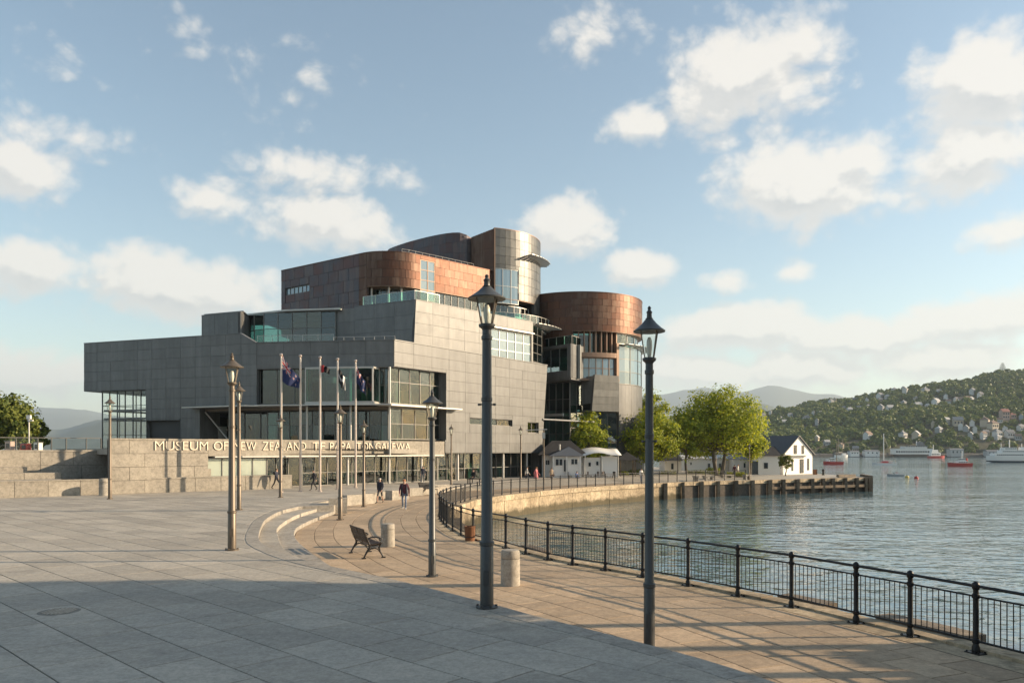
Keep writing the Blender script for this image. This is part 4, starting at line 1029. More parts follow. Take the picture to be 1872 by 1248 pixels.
# battered panels and boxes below it
GB = Path([(px(985, 88.5), 88.5), (px(1044, 84.8), 84.8)]); GBr = Path([GB.at(GB.L), (px(1066, 87.4), 87.4)]); zg0, zg1 = 11.3, zz(628, 85)
wall('link_box', GB, 0, GB.L, zg0, zg1, [(.4, GB.L - .55, zg0 + .8, zg1 - .35)], m_clad2, cw=2.2, rh=1.3); glazing(GB, .4, GB.L - .55, zg0 + .8, zg1 - .35, -.2, 3, 1, m_glasst); solid('interior_wall', GB, .4, GB.L, zg0, zg1, -1.6, -1.5, m_inter2)
wall('link_box', GBr, 0, GBr.L, zg0, zg1, [], m_clad, cw=2., rh=1.3); slab_part('link_roof', [GB.at(0, -.1), GB.at(GB.L, -.1), GBr.at(GBr.L, -.1), (4, 92)], zg1 - .3, zg1 - .1, m_roof)
slab_part('link_floor', [GB.at(0, -.02), GB.at(GB.L, -.02), GBr.at(GBr.L, -.02), (4, 92)], zg0 - .2, zg0 - .003, m_clad2)
rl = Path([GB.at(.1, -.3), GB.at(GB.L - .3, -.3), GBr.at(GBr.L, -.3)]); glazing(rl, 0, rl.L, zg1, zg1 + 1., 0, 6, 1, m_glass, m_metal, 'balustrade', .035, .04)
LG = Path([(px(992, 90), 90), (px(1042, 87.5), 87.5), (px(1066, 88.8), 88.8)])
glazing(LG, 0, LG.c[1], 3.2, zg0 - .2, 0, 4, 4, m_glasst); glazing(LG, LG.c[1], LG.L, 3.2, zg0 - .2, 0, 2, 3, m_glasst); solid('glazed_foot', LG, 0, LG.L, ZP, 3.19, -.3, .05, m_clad, 2)
solid('interior_wall', LG, 0, LG.L, ZP, zg0, -2.6, -2.4, m_inter2, 2); solid('link_floor', LG, 0, LG.L, 7.2, 7.5, -2.4, .12, m_metal, 2)
m = MB(); a = F1.at(fe - 1, .1); m.tube([(a[0], a[1], zz(767, 84)), (px(1086, 86), 86, zz(771, 86))], .09, 6); m.build('canopy_beam', m_metal, mus)
P1 = Path([(px(1064, 88.2), 88.2), (px(1087, 86.0), 86.0)]); P2 = Path([(px(1087, 86.0), 86.0), (px(1131, 87.6), 87.6)]); za_, zb_ = zz(752, 87), zz(686, 87)
leanP = lambda t, z: (t, z)
wall('battered_box', P1, 0, P1.L, za_ + .9, zb_ - .1, [], m_clad2, cw=2, rh=1.3)
def tilt(t, z): return (t - (zb_ - z) * .10 * (1 - t / P2.L), z)
wall('battered_box', P2, 0, P2.L, za_, zb_, [], m_drum, cw=3.4, rh=.8, clip=tilt)
slab_part('box_roof', [P1.at(0, -.1), P1.at(P1.L, -.1), P2.at(P2.L, -.1), (9, 92), (6, 92)], zb_ - .4, zb_ - .2, m_roof); slab_part('box_floor', [P1.at(0, -.05), P1.at(P1.L, -.05), P2.at(P2.L, -.05), (9, 92), (6, 92)], za_ + .0, za_ + .15, m_clad2)
P3 = Path([(px(1060, 89.5), 89.5), (px(1128, 89.2), 89.2)]); glazing(P3, 0, P3.L, ZP, za_, 0, 4, 2, m_glasst); solid('interior_wall', P3, 0, P3.L, ZP, za_ + .8, -1.6, -1.5, m_inter2)
# the far end of the building
m = MB(); m.prism([(-38, 83), (-26, 84), (-22, 96), (6, 100), (6, 112), (-38, 112)], ZP, 12.3); m.build('rear_block', m_clad2, mus)
m = MB(); m.prism([(-2, 88), (4, 91.5), (8, 103.5), (-4, 104)], ZP, 16.2); m.build('rear_core', m_clad2, mus)
# ================================================================== hills
m_hillg = stone('hill_ground', (.055, .062, .028), (.075, .065, .038), 0, .25, .95, .05, .3, 0)
m_bush = foliage('bush_leaves', (.055, .098, .026), (.165, .200, .055), .22, .016)
m_far = foliage('far_forest', (.07, .085, .055), (.11, .12, .075), .0)
_SP = {}
def interp(prof, u):
    k = id(prof)
    if k not in _SP: q = spline(prof, 6); _SP[k] = (np.array([p[0] for p in q]), np.array([p[1] for p in q]), prof)
    return float(np.interp(u, _SP[k][0], _SP[k][1]))
import mathutils.noise as mn
def fbm(x, y, s, o=4): return sum(mn.noise(Vector((x * s * 2 ** k, y * s * 2 ** k, k * 7.3))) / 2 ** k for k in range(o))
class Hill:
    """a real ridge: heights given over bearing and distance, rising from a shore to a crest and falling behind"""
    def __init__(s, name, prof, y0, yc, y1, du=14, nv=34, rough=6., expo=.9, mat=None, base=WATER - 1.):
        s.prof, s.y0, s.yc, s.y1, s.rough, s.expo, s.base = prof, y0, yc, y1, rough, expo, base
        us = np.arange(prof[0][0], prof[-1][0] + 1, du); v = []; f = []
        for u in us:
            for k in range(nv + 1):
                Y = y0 + (y1 - y0) * k / nv; v.append((px(u, Y), Y, s.h(u, Y)))
        for i in range(len(us) - 1):
            for k in range(nv): a = i * (nv + 1) + k; f.append((a, a + nv + 1, a + nv + 2, a + 1))
        s.o = obj(name, mesh_data(name, v, f, mat, True), kind='structure')
    def h(s, u, Y):
        top = zz(interp(s.prof, u), s.yc)
        if Y <= s.yc: t = (Y - s.y0) / (s.yc - s.y0); k = t ** s.expo
        else: t = (Y - s.yc) / (s.y1 - s.yc); k = 1 - t * t
        x = px(u, Y); n = fbm(x, Y, 1 / max(160., s.yc / 9.), 5) * s.rough * min(1, 4 * max(0, min((Y - s.y0) / (s.yc - s.y0), (s.y1 - Y) / (s.y1 - s.yc))))
        return s.base + (top - s.base) * k + n
    def y_at(s, u, row):                               # where the line of sight meets the slope
        for i in range(400):
            Y = s.y0 + (s.yc * 1.02 - s.y0) * i / 399
            if s.h(u, Y) > zz(row, Y): return Y
        return s.yc
PROF = [(1040,786),(1180,776),(1300,770),(1385,762),(1440,753),(1500,740),(1545,738),(1600,727),(1660,716),(1700,711),(1740,703),(1790,694),(1830,684),(1880,682),(1960,676),(2100,660),(2400,650),(2900,690)]
hill = Hill('hillside', PROF, 532, 930, 1350, mat=m_hillg, rough=5, expo=.8)
Hill('far_hills', [(-1500,760),(-600,752),(-200,748),(0,757),(45,747),(95,746),(150,750),(200,758),(330,760),(600,752),(900,740),(1100,730),(1200,722),(1245,714),(1290,712),(1335,719),(1400,706),(1435,706),(1480,713),(1530,716),(1565,730),(1640,748),(1900,752),(2400,735),(3400,750)], 5200, 7000, 9000, 12, 22, 60, .9, m_far)
Hill('middle_hills', [(900,790),(1100,776),(1210,765),(1250,757),(1300,752),(1345,750),(1390,738),(1430,748),(1480,762),(1600,790)], 2400, 3200, 4000, 12, 18, 34, .8, m_far)
Hill('headland', [(-700,770),(-300,762),(-60,774),(10,779),(60,784),(110,789),(150,777),(185,768),(240,762),(330,768),(420,790)], 2200, 2900, 3600, 12, 18, 26, .8, m_far)

# leafy cover of the near hillside: thousands of leafy crowns that read as one wood
def crown_proto(seed):
    g = np.random.default_rng(seed); n = 120; d = g.normal(size=(n, 3)); d /= np.linalg.norm(d, axis=1)[:, None]; d[:, 2] = np.abs(d[:, 2]) * 1.05 - .25
    lob = g.normal(size=(6, 3)); lob /= np.linalg.norm(lob, axis=1)[:, None]; r = .72 + .34 * np.max(d @ lob.T, axis=1) ** 2 * g.uniform(.8, 1.15, n); P = d * r[:, None]
    nr = d + .55 * g.normal(size=(n, 3)); nr /= np.linalg.norm(nr, axis=1)[:, None]; t = g.normal(size=(n, 3)); t -= (t * nr).sum(1)[:, None] * nr; t /= np.linalg.norm(t, axis=1)[:, None]; b = np.cross(nr, t); s_ = g.uniform(.14, .30, n)[:, None]
    V = np.stack([P - t * s_, P + b * s_ * .8, P + t * s_, P - b * s_ * .8], 1).reshape(-1, 3); i = np.arange(n) * 4
    return V, np.stack([np.stack([i, i + 1, i + 2], 1), np.stack([i, i + 2, i + 3], 1)], 1).reshape(-1, 3)
protos = [crown_proto(k) for k in range(9)]
HOUSE_ZOOM = [(60,430,26),(95,470,34),(175,440,34),(205,470,44),(245,430,34),(320,428,30),(360,447,60),(430,475,30),(410,405,30),(460,405,34),(530,340,42),(555,312,36),(545,390,34),(620,370,30),(660,387,56),(690,305,34),(725,370,36),(780,315,38),(790,360,34),(815,263,40),(870,290,56),(875,372,60),(872,313,30),(920,290,38),(940,375,56),(970,240,46),(1035,235,44),(1045,262,50),(1055,380,24),(1035,335,46),(1120,307,40),(1135,355,54),(1150,216,20),(1185,252,60),(1200,355,40),(1220,373,34),(1260,335,66),(1280,255,38),(1330,290,42),(1345,340,18),(1400,322,28),(1440,318,52),(1475,318,40),(1505,310,40),(1515,257,54),(1568,290,42),(1335,470,40),(1410,470,76),(1430,508,46),(1470,515,54),(1240,495,34),(1510,477,50),(1600,470,88),(1655,492,76),(1530,530,40),(1605,545,50),(1685,548,66),(1770,553,66),(1735,430,66),(1790,425,50),(1850,432,44),(1850,510,56),(1590,572,34),(1700,460,34),(1740,517,50),(1830,575,50),(785,566,70),(1030,560,66),(1122,565,76),(432,585,22),(500,612,46),(1280,522,60),(110,410,26),(160,475,28),(600,640,30),(1690,575,40),(1500,575,30),(700,660,36)]
houses = []
for zx, zy, w in HOUSE_ZOOM:
    u, v = 1380 + zx / 3.805, 650 + (zy + w * .22) / 3.805; Y = hill.y_at(u, v); houses.append((u, v, px(u, Y), Y, hill.h(u, Y), max(4.0, w * .80 / 3.805 * Y / FOC)))
def forest():
    V = []; F = []; base = 0; g = random.Random(3)
    n = 0; tries = 0
    while n < 5200 and tries < 40000:
        tries += 1
        u = g.uniform(1150, 2150); t = g.random() ** .75; Y = 536 + (960 - 536) * t
        if u < 1480 and Y < 560: continue
        r = g.uniform(2.4, 5.2) * (1.25 if g.random() < .15 else 1) * (.8 if Y < 600 else 1)
        x = px(u, Y); z = hill.h(u, Y); bad = False
        dens = fbm(x, Y, 1 / 70., 2)
        if dens < -.32 and g.random() < .7: r *= .55
        for hu, hv, hx, hy, hz, hw in houses:
            if abs(u - hu) * Y / FOC < hw * .62 + r * .55 and -hw * .7 - r < (Y - hy) * 1. < hw * .6: bad = True; break
            if abs(u - hu) * Y / FOC < hw * .5 + r * .4 and -26 < Y - hy < 0 and g.random() < .85: r = min(r, 1.5)
        if bad: continue
        co, fa = protos[g.randrange(9)]; a = g.uniform(0, 6.28); c, s_ = math.cos(a), math.sin(a); h = r * g.uniform(.75, 1.35)
        q = np.empty_like(co); q[:, 0] = (co[:, 0] * c - co[:, 1] * s_) * r + x; q[:, 1] = (co[:, 0] * s_ + co[:, 1] * c) * r + Y; q[:, 2] = co[:, 2] * h + z + h * .35
        V.append(q); F.append(fa + base); base += len(co); n += 1
    V = np.vstack(V); F = np.vstack(F); me = bpy.data.meshes.new('hillside_forest'); me.vertices.add(len(V)); me.vertices.foreach_set('co', V.ravel().astype(np.float32))
    me.loops.add(F.size); me.loops.foreach_set('vertex_index', F.ravel().astype(np.int32)); me.polygons.add(len(F)); me.polygons.foreach_set('loop_start', np.arange(0, F.size, 3, dtype=np.int32))
    me.polygons.foreach_set('loop_total', np.full(len(F), 3, dtype=np.int32)); me.update(calc_edges=True); me.materials.append(m_bush); obj('hillside_forest', me, kind='stuff')
forest()
# tall pine on the crest
def pine(x, y, z, h, label):
    t = thing('pine_tree', label, 'pine tree', (x, y, z)); m = MB(); m.tube([(0, 0, -2), (0, 0, h)], [.35, .06], 6); m.build('trunk', m_timber, t)
    m = MB()
    for k in range(9):
        zk_ = h * (.25 + .085 * k); r = (1 - k / 10.5) * h * .36
        for j in range(9):
            a = j * .9 + k * .5; e = (math.cos(a) * r, math.sin(a) * r, zk_ + r * .12); m.tube([(0, 0, zk_), e], [.16, .05], 4)
            for q in range(4): f = .4 + .2 * q; m.add([(e[0]*f - .5, e[1]*f, zk_ - .2), (e[0]*f + .5, e[1]*f + .2, zk_ + .1), (e[0]*f + .1, e[1]*f + .6, zk_ + .5)], [(0, 1, 2)])
    m.build('crown', m_bush, t)
Yp = 930; pine(px(1833, Yp), Yp, hill.h(1833, Yp) - 1, 14, 'tall conifer standing clear on the crest of the hill')

# ---------------------------------------------------------------- hillside houses
wall_c = [('white', (.60, .58, .54)), ('cream', (.50, .43, .33)), ('pale grey', (.36, .37, .37)), ('white', (.64, .63, .60)), ('pale pink', (.44, .32, .27)), ('pale blue', (.32, .38, .42))]
roof_c = [('grey', (.16, .16, .165)), ('pale', (.42, .41, .39)), ('red', (.26, .10, .07)), ('brown', (.20, .13, .09)), ('grey', (.22, .22, .22))]
m_hw = [plain('house_wall', c, .7, 0, 0, .06) for _, c in wall_c]; m_hr = [plain('house_roof', c, .6, 0, 0, .1) for _, c in roof_c]; m_hg = plain('house_window_glass', (.03, .04, .05), .15)
PROTO = {}
def house_proto(wi, ri, form):
    key = (wi, ri, form)
    if key in PROTO: return PROTO[key]
    t = thing('hill_house', 'x', 'house'); two = form == 2; H = 1.05 if two else .62; D = .72
    m = MB(); m.box(0, 0, -.6, 1, D, H + .6)
    if form != 1: m.add([(-.5, -D / 2, H), (-.5, D / 2, H), (-.5, 0, H + .36)], [(0, 1, 2)]); m.add([(.5, -D / 2, H), (.5, D / 2, H), (.5, 0, H + .36)], [(0, 1, 2)])
    m.build('wall', m_hw[wi], t)
    m = MB()
    if form == 1: m.add([(-.56, -D/2-.06, H), (.56, -D/2-.06, H), (.56, D/2+.06, H), (-.56, D/2+.06, H), (-.2, 0, H + .34), (.2, 0, H + .34)], [(0, 1, 5, 4), (1, 2, 5), (2, 3, 4, 5), (3, 0, 4), (3, 2, 1, 0)])
    else:
        for sg_ in (-1, 1): m.hexa([(-.55, sg_ * (D / 2 + .07), H - .05), (.55, sg_ * (D / 2 + .07), H - .05), (.55, 0, H + .37), (-.55, 0, H + .37)], [(-.55, sg_ * (D / 2 + .07), H + .0), (.55, sg_ * (D / 2 + .07), H + .0), (.55, 0, H + .43), (-.55, 0, H + .43)])
    rf = m.build('roof', m_hr[ri], t); m = MB(); m.box(.2, .12, H + .1, .09, .09, .42); m.build('chimney', m_hw[wi], rf)
    for fl in range(2 if two else 1):
        for k in range(3):
            m = MB(); m.box(-.32 + .32 * k, -D / 2 - .004, .16 + fl * .46, .17, .02, .26); m.build('window', m_hg, t)
            if k < 2: m = MB(); m.box(.504, -.16 + .3 * k, .16 + fl * .46, .02, .15, .26); m.build('window', m_hg, t)
    PROTO[key] = t; t.location = (0, 0, -900); return t
used = set(); hl = []
for i, (u, v, x, y, z, w) in enumerate(houses):
    g = random.Random(i * 7 + 1); wi = g.choice([0, 0, 3, 3, 0, 3, 2, 2, 3, 1, 5]); ri = g.choice([0, 4, 1, 1, 0, 4, 1, 3]); form = g.choice([0, 1, 2, 0])
    if (zx := HOUSE_ZOOM[i][0]) in (1735, 1790): ri = 2; wi = 4
    if zx in (555, 1600, 1655): wi = 1; ri = 3
    p = house_proto(wi, ri, form)
    o = p if id(p) not in used else copy_tree(p); used.add(id(p))
    o.location = (x, y, z + .3); o.scale = (w, w, w * .92); o.rotation_euler = (0, 0, R(g.choice([20, 35, 50, -15, 5, 62])))
    hl.append([o, u, v, f'{["", "hip roofed ", "two storey "][form]}{wall_c[wi][0]} house with a {roof_c[ri][0]} roof'])
def zone(u, v):
    if v < 722 + (1872 - u) * .05: a = 'high on the hill near the crest'
    elif v < 752: a = 'halfway up the hill'
    elif v < 795: a = 'on the lower slope of the hill'
    else: a = 'close to the far shore'
    b = ('above the white boathouse' if u < 1490 else 'above the red sailing boat' if u < 1585 else 'above the catamaran' if u < 1670 else 'above the white terminal' if u < 1735 else 'above the red tug' if u < 1795 else 'above the white ferry')
    return a + ' ' + b
groups = {}
for q in hl: groups.setdefault(q[3] + ' ' + zone(q[1], q[2]), []).append(q)
for k, qs in groups.items():
    qs.sort(key=lambda q: q[1])
    for j, q in enumerate(qs):
        nm = q[3]; zn = zone(q[1], q[2])
        pre = '' if len(qs) == 1 else (('left of two ' if j == 0 else 'right of two ') if len(qs) == 2 else ['leftmost ', 'second from left ', 'third from left ', 'fourth from left ', 'fifth from left '][j])
        nm = nm.replace(' with a ', ' with ').replace('hip roofed','hipped'); zn = zn.replace('white boathouse', 'boathouse').replace('red sailing boat', 'sailing boat').replace('white terminal','terminal').replace('red tug','tug').replace('white ferry','ferry').replace('close to the far shore','at the far shore'); zn = zn.replace('on the lower slope of the hill', 'low').replace('halfway up the hill','halfway up').replace('high on the hill near the crest', 'high up')
        tag(q[0], (pre + nm + ' ' + zn), 'house', 'houses on the hillside')

# ---------------------------------------------------------------- far shore
m_white = plain('white_paint', (.72, .70, .66), .45, 0, 0, .06); m_red = plain('red_hull_paint', (.42, .045, .035), .35, 0, 0, .12); m_boatw = plain('boat_glass', (.03, .04, .05), .1); m_shore = stone('shore_rock', (.11, .10, .085), None, .1, .3, .9, .2)
m_navy = plain('dark_hull', (.03, .04, .06), .35)
m = MB()
for i in range(60):
    u0, u1 = 1330 + i * 14, 1330 + i * 14 + 14; j = rnd.uniform(0, .6)
    m.hexa([(px(u0, 524), 524, -2.4), (px(u1, 524), 524, -2.4), (px(u1, 540), 540, -2.4), (px(u0, 540), 540, -2.4)], [(px(u0, 527), 527, .2 + j), (px(u1, 527), 527, .2 + j), (px(u1, 545), 545, 1 + j), (px(u0, 545), 545, 1 + j)])
o = m.build('far_sea_wall', m_shore); o['kind'] = 'structure'
def terminal():
    Y = 522.; t = wthing('ferry_terminal', 'long white harbour building with a grey wedge tower on the far shore', 'harbour building', (px(1670, Y), Y, WATER)); sc = Y / FOC
    m = MB(); m.box(px(1667, Y), Y, WATER, 62 * sc, 9, 1.6); m.build('wharf', m_shore, t)
    for (a, b, y0, y1) in ((1632, 1700, 830, 820), (1650, 1690, 820, 816)):
        m = MB(); m.box(px((a + b) / 2, Y), Y, zz(y0, Y), (b - a) * sc, 7, (y0 - y1) * sc); w = m.build('wall', m_white, t)
        for k in range(int((b - a) / 4.4)):
            m = MB(); m.box(px(a + 3 + k * 4.4, Y), Y - 3.52, zz(y0, Y) + 1.2, 1.2, .08, 1.1); m.build('window', m_boatw, t)
        m = MB(); m.box(px((a + b) / 2, Y), Y, zz(y1, Y) + .003, (b - a) * sc + .5, 7.6, .22); m.build('roof', m_hr[1], t)
    m = MB(); a, b = px(1678, Y), px(1693, Y); m.hexa([(a, Y - 2, zz(820, Y)), (b, Y - 2, zz(820, Y)), (b, Y + 3, zz(820, Y)), (a, Y + 3, zz(820, Y))], [(a + .5, Y - 2, zz(807, Y)), (a + 2, Y - 2, zz(807, Y)), (a + 2, Y + 3, zz(807, Y)), (a + .5, Y + 3, zz(807, Y))]); m.build('tower', m_hr[0], t)
    for u in (1674, 1680): m = MB(); m.tube([(px(u, Y), Y - 1, zz(818, Y)), (px(u, Y), Y - 1, zz(806, Y))], .25, 6); m.build('mast', m_white, t)
terminal()
def shed(u, w, h, label, Y=524., c=m_white):
    t = thing('shore_shed', label, 'shed', (px(u, Y), Y, .2)); sc = Y / FOC; m = MB(); m.box(0, 0, -1.5, w * sc, 5, h * sc + 1.5); m.build('wall', c, t)
    m = MB(); m.hexa([(-w*sc/2-.2, -2.8, h*sc), (w*sc/2+.2, -2.8, h*sc), (w*sc/2+.2, 2.8, h*sc), (-w*sc/2-.2, 2.8, h*sc)], [(-w*sc/2-.2, -.1, h*sc+.9), (w*sc/2+.2, -.1, h*sc+.9), (w*sc/2+.2, .1, h*sc+.9), (-w*sc/2-.2, .1, h*sc+.9)]); m.build('roof', m_hr[0], t)
    for k in range(3): m = MB(); m.box((-.3 + .3 * k) * w * sc, -2.51, h * sc * .3, .9, .06, h * sc * .4); m.build('door', m_boatw, t)
shed(1592, 26, 6, 'low pale shed on the far shore left of the catamaran mast'); shed(1746, 24, 9, 'grey green boxy shed on the far shore left of the red tug', c=m_hw[2]); shed(1812, 22, 6, 'low shed on the far shore just left of the white ferry', c=m_hw[2]); shed(1560, 16, 5, 'small pale shed on the far shore right of the red sailing boat')

# ---------------------------------------------------------------- boats
def hull(mb, L, B, H, z0=-.4, bow=.35, n=14, stern=.8, flare=.75):
    v = []; f = []
    for i in range(n + 1):
        t = i / n; w = B / 2 * min(1, (stern + (1 - stern) * min(1, t * 4))) * (1 - max(0, (t - (1 - bow)) / bow) ** 2.2); x = -L / 2 + L * t; sh = H * (1 + .25 * max(0, t - .55) ** 1.3 * 2.2)
        xr = x - (.0 if t < .8 else 0)
        v += [(x, -w, sh), (x * .96, -w * flare, z0 + .15), (x * .94, 0, z0), (x * .96, w * flare, z0 + .15), (x, w, sh), (x, 0, sh - .12)]
    for i in range(n):
        for k in range(6): f.append((i * 6 + k, i * 6 + (k + 1) % 6, i * 6 + 6 + (k + 1) % 6, i * 6 + 6 + k))
    f.append((0, 1, 2, 3, 4, 5)); f.append(tuple(n * 6 + k for k in (5, 4, 3, 2, 1, 0))); return mb.add(v, f)
def boat(name, label, cat, u, row, heading, parts, group=None):
    Y = FOC * (EYE - WATER) / (row - HZ); t = thing(name, label, cat, (px(u, Y), Y, WATER), R(heading), group); parts(t, Y / FOC); return t
def red_sloop(t, k):
    L = 36 * k; m = MB(); hull(m, L, L * .27, 5.5 * k); m.build('hull', m_red, t, True); m = MB(); hull(m, L * .9, L * .22, .25); 
    m = MB(); m.box(.05 * L, 0, 5 * k, L * .3, L * .15, 4 * k, 0, .85); c = m.build('cabin', m_white, t)
    for s_ in (-1, 1):
        for q in range(3): m = MB(); m.box(-.02 * L + q * .08 * L, s_ * L * .074, 6.6 * k, L * .05, .03, 1.4 * k); m.build('window', m_boatw, c)
    m = MB(); m.tube([(-.18 * L, 0, 5 * k), (-.18 * L, 0, 40 * k)], [.8 * k, .5 * k], 6); m.tube([(-.18 * L, 0, 11 * k), (.2 * L, 0, 11 * k)], .5 * k, 6); m.build('mast', m_timberl, t)
    m = MB(); 
    for e in (-.49, .47): m.tube([(-.18 * L, 0, 39 * k), (e * L, 0, 6.5 * k)], .12 * k, 4)
    m.build('rigging', m_iron, t); m = MB(); m.tube([(-.1 * L, 0, 12 * k), (.16 * L, 0, 12 * k)], 1.1 * k, 7); m.build('furled_sail', m_white, t)
    m = MB(); m.box(.3 * L, 0, 5 * k, L * .08, L * .14, 5 * k); m.build('wheelhouse', m_white, t)
boat('sailing_boat', 'red hulled sailing boat with bare mast moored off the jetty tip', 'sailing boat', 1523, 849, 178, red_sloop)
def schooner(t, k):
    L = 26 * k; m = MB(); hull(m, L, L * .25, 4 * k); m.build('hull', m_white, t, True)
    for q, e in ((-.22, 34), (.1, 34)): m = MB(); m.tube([(q * L, 0, 3 * k), (q * L, 0, e * k)], .45 * k, 6); m.build('mast', m_timberl, t)
    m = MB(); m.box(.2 * L, 0, 3.5 * k, L * .3, L * .15, 4 * k, 0, .85); m.build('cabin', m_white, t); m = MB(); m.tube([(-.22 * L, 0, 9 * k), (.06 * L, 0, 9 * k)], .9 * k, 6); m.build('furled_sail', m_hw[1], t)
    m = MB(); m.tube([(.1 * L, 0, 33 * k), (.48 * L, 0, 5 * k)], .1 * k, 4); m.tube([(-.22 * L, 0, 33 * k), (-.48 * L, 0, 5 * k)], .1 * k, 4); m.build('rigging', m_iron, t)
boat('schooner', 'white two masted schooner lying close to the far shore', 'schooner', 1538, 835.5, 8, schooner)
def catamaran(t, k):
    L = 38 * k
    for s_ in (-1, 1): m = MB(); hull(m, L, L * .11, 3.2 * k); o = m.build('hull', m_white, t, True); o.location = (0, s_ * L * .22, 0)
    m = MB(); m.box(.02 * L, 0, 2.2 * k, L * .55, L * .42, 1.6 * k); m.build('deck', m_red, t); m = MB(); m.box(0, 0, 3.8 * k, L * .3, L * .26, 2.6 * k, 0, .75); m.build('cabin', m_red, t)
    m = MB(); m.tube([(.04 * L, 0, 3 * k), (.04 * L, 0, 57 * k)], [.9 * k, .7 * k], 8); m.build('mast', m_white, t); m = MB()
    for e, y in ((-.45, -.2), (-.45, .2), (.48, 0)): m.tube([(.04 * L, 0, 52 * k if e < 0 else 46 * k), (e * L, y * L, 3.5 * k)], .13 * k, 4)
    m.build('rigging', m_iron, t); m = MB(); m.tube([(.04 * L, 0, 7.5 * k), (-.36 * L, 0, 7 * k)], .9 * k, 6); m.build('boom', m_white, t)
boat('catamaran', 'white and red catamaran with one tall bare mast', 'catamaran', 1617, 849, 172, catamaran)
def dinghy(t, k):
    L = 29 * k; m = MB(); hull(m, L, L * .34, 3.6 * k); m.build('hull', m_hw[2], t, True); m = MB(); m.box(-.05 * L, 0, 3.2 * k, L * .26, L * .2, 2.6 * k, 0, .8); m.build('cabin', m_white, t); m = MB(); m.box(-.08 * L, 0, 5.6 * k, L * .12, L * .14, 1.2 * k); m.build('cover', m_red, t)
    m = MB(); m.box(.09 * L, 0, 4.2 * k, .05, L * .19, 2 * k); m.build('windscreen', m_boatw, t)
boat('motor_boat', 'small pale grey motor boat in front of the catamaran', 'motor boat', 1637, 870, 170, dinghy)
def tug(t, k):
    L = 43 * k; m = MB(); hull(m, L, L * .3, 6 * k); m.build('hull', m_red, t, True); m = MB(); m.box(-.08 * L, 0, 5 * k, L * .4, L * .2, 5 * k, 0, .95); c = m.build('deckhouse', m_white, t); m = MB(); m.box(-.1 * L, 0, 10 * k, L * .2, L * .16, 4.5 * k, 0, .9); m.build('bridge', m_white, t)
    for q in range(4): m = MB(); m.box(-.24 * L + q * .09 * L, L * .1, 6.8 * k, L * .05, .04, 1.6 * k); m.build('window', m_boatw, c); m = MB(); m.box(-.24 * L + q * .09 * L, -L * .1, 6.8 * k, L * .05, .04, 1.6 * k); m.build('window', m_boatw, c)
    m = MB(); m.box(-.1 * L, 0, 12 * k, L * .2, L * .155, 1.5 * k); m.build('bridge_window', m_boatw, t); m = MB(); m.tube([(-.1 * L, 0, 14 * k), (-.1 * L, 0, 28 * k)], .6 * k, 6); m.tube([(-.1 * L, -L * .06, 20 * k), (-.1 * L, L * .06, 20 * k)], .4 * k, 5); m.build('mast', m_white, t); m = MB(); m.lathe([(1.6 * k, 9 * k), (1.4 * k, 15 * k), (0, 15 * k)], 10, (-.3 * L, 0, 0)); m.build('funnel', m_red, t)
    m = MB()
    for q in range(9): m.tube([(-.45 * L + q * .1 * L, -L * .12, 6 * k), (-.45 * L + q * .1 * L, -L * .12, 9 * k)], .12 * k, 4)
    m.tube([(-.45 * L, -L * .12, 9 * k), (.4 * L, -L * .12, 9 * k)], .12 * k, 4); m.build('guard_rail', m_white, t)
boat('tug_boat', 'red hulled tug with white deckhouse lying left of the ferry', 'tug', 1754, 852, 176, tug)
def ferry(t, k):
    L = 92 * k; m = MB(); hull(m, L, L * .2, 11 * k, bow=.25); m.build('hull', m_white, t, True); m = MB(); hull(m, L * .985, L * .195, 3 * k, bow=.25); m.build('waterline', m_navy, t, True)
    for (x, l, z, h, w) in ((.02, .72, 10, 7, .18), (-.02, .52, 17, 5.5, .16), (.06, .26, 22.5, 5, .14)):
        m = MB(); m.box(x * L, 0, z * k, l * L, w * L, h * k, 0, .97); c = m.build('deckhouse', m_white, t)
        for q in range(int(l * 26)):
            for s_ in (-1, 1): m = MB(); m.box((x - l / 2 + .03) * L + q * .037 * L, s_ * w * L * .495, (z + h * .42) * k, .022 * L, .12, h * .3 * k); m.build('window', m_boatw, c)
    m = MB(); m.tube([(.04 * L, 0, 27 * k), (.04 * L, 0, 42 * k)], .8 * k, 6); m.tube([(.04 * L, -3 * k, 35 * k), (.04 * L, 3 * k, 35 * k)], .5 * k, 6); m.build('mast', m_white, t)
    for q in (.2, -.2): m = MB(); m.tube([(q * L, 0, 22 * k), (q * L, 0, 35 * k)], .5 * k, 6); m.build('mast', m_white, t)
    m = MB(); m.box(-.2 * L, 0, 22 * k, .1 * L, .08 * L, 6 * k, 0, .8); m.build('funnel', m_white, t)
    for q in range(3): m = MB(); m.box((-.06 + q * .05) * L, -.088 * L, 17.4 * k, 4 * k, 1.2 * k, 2 * k); m.build('lifeboat', m_red, t)
boat('ferry', 'large white passenger ferry at the right edge of the picture', 'ferry', 1849, 845, 178, ferry)
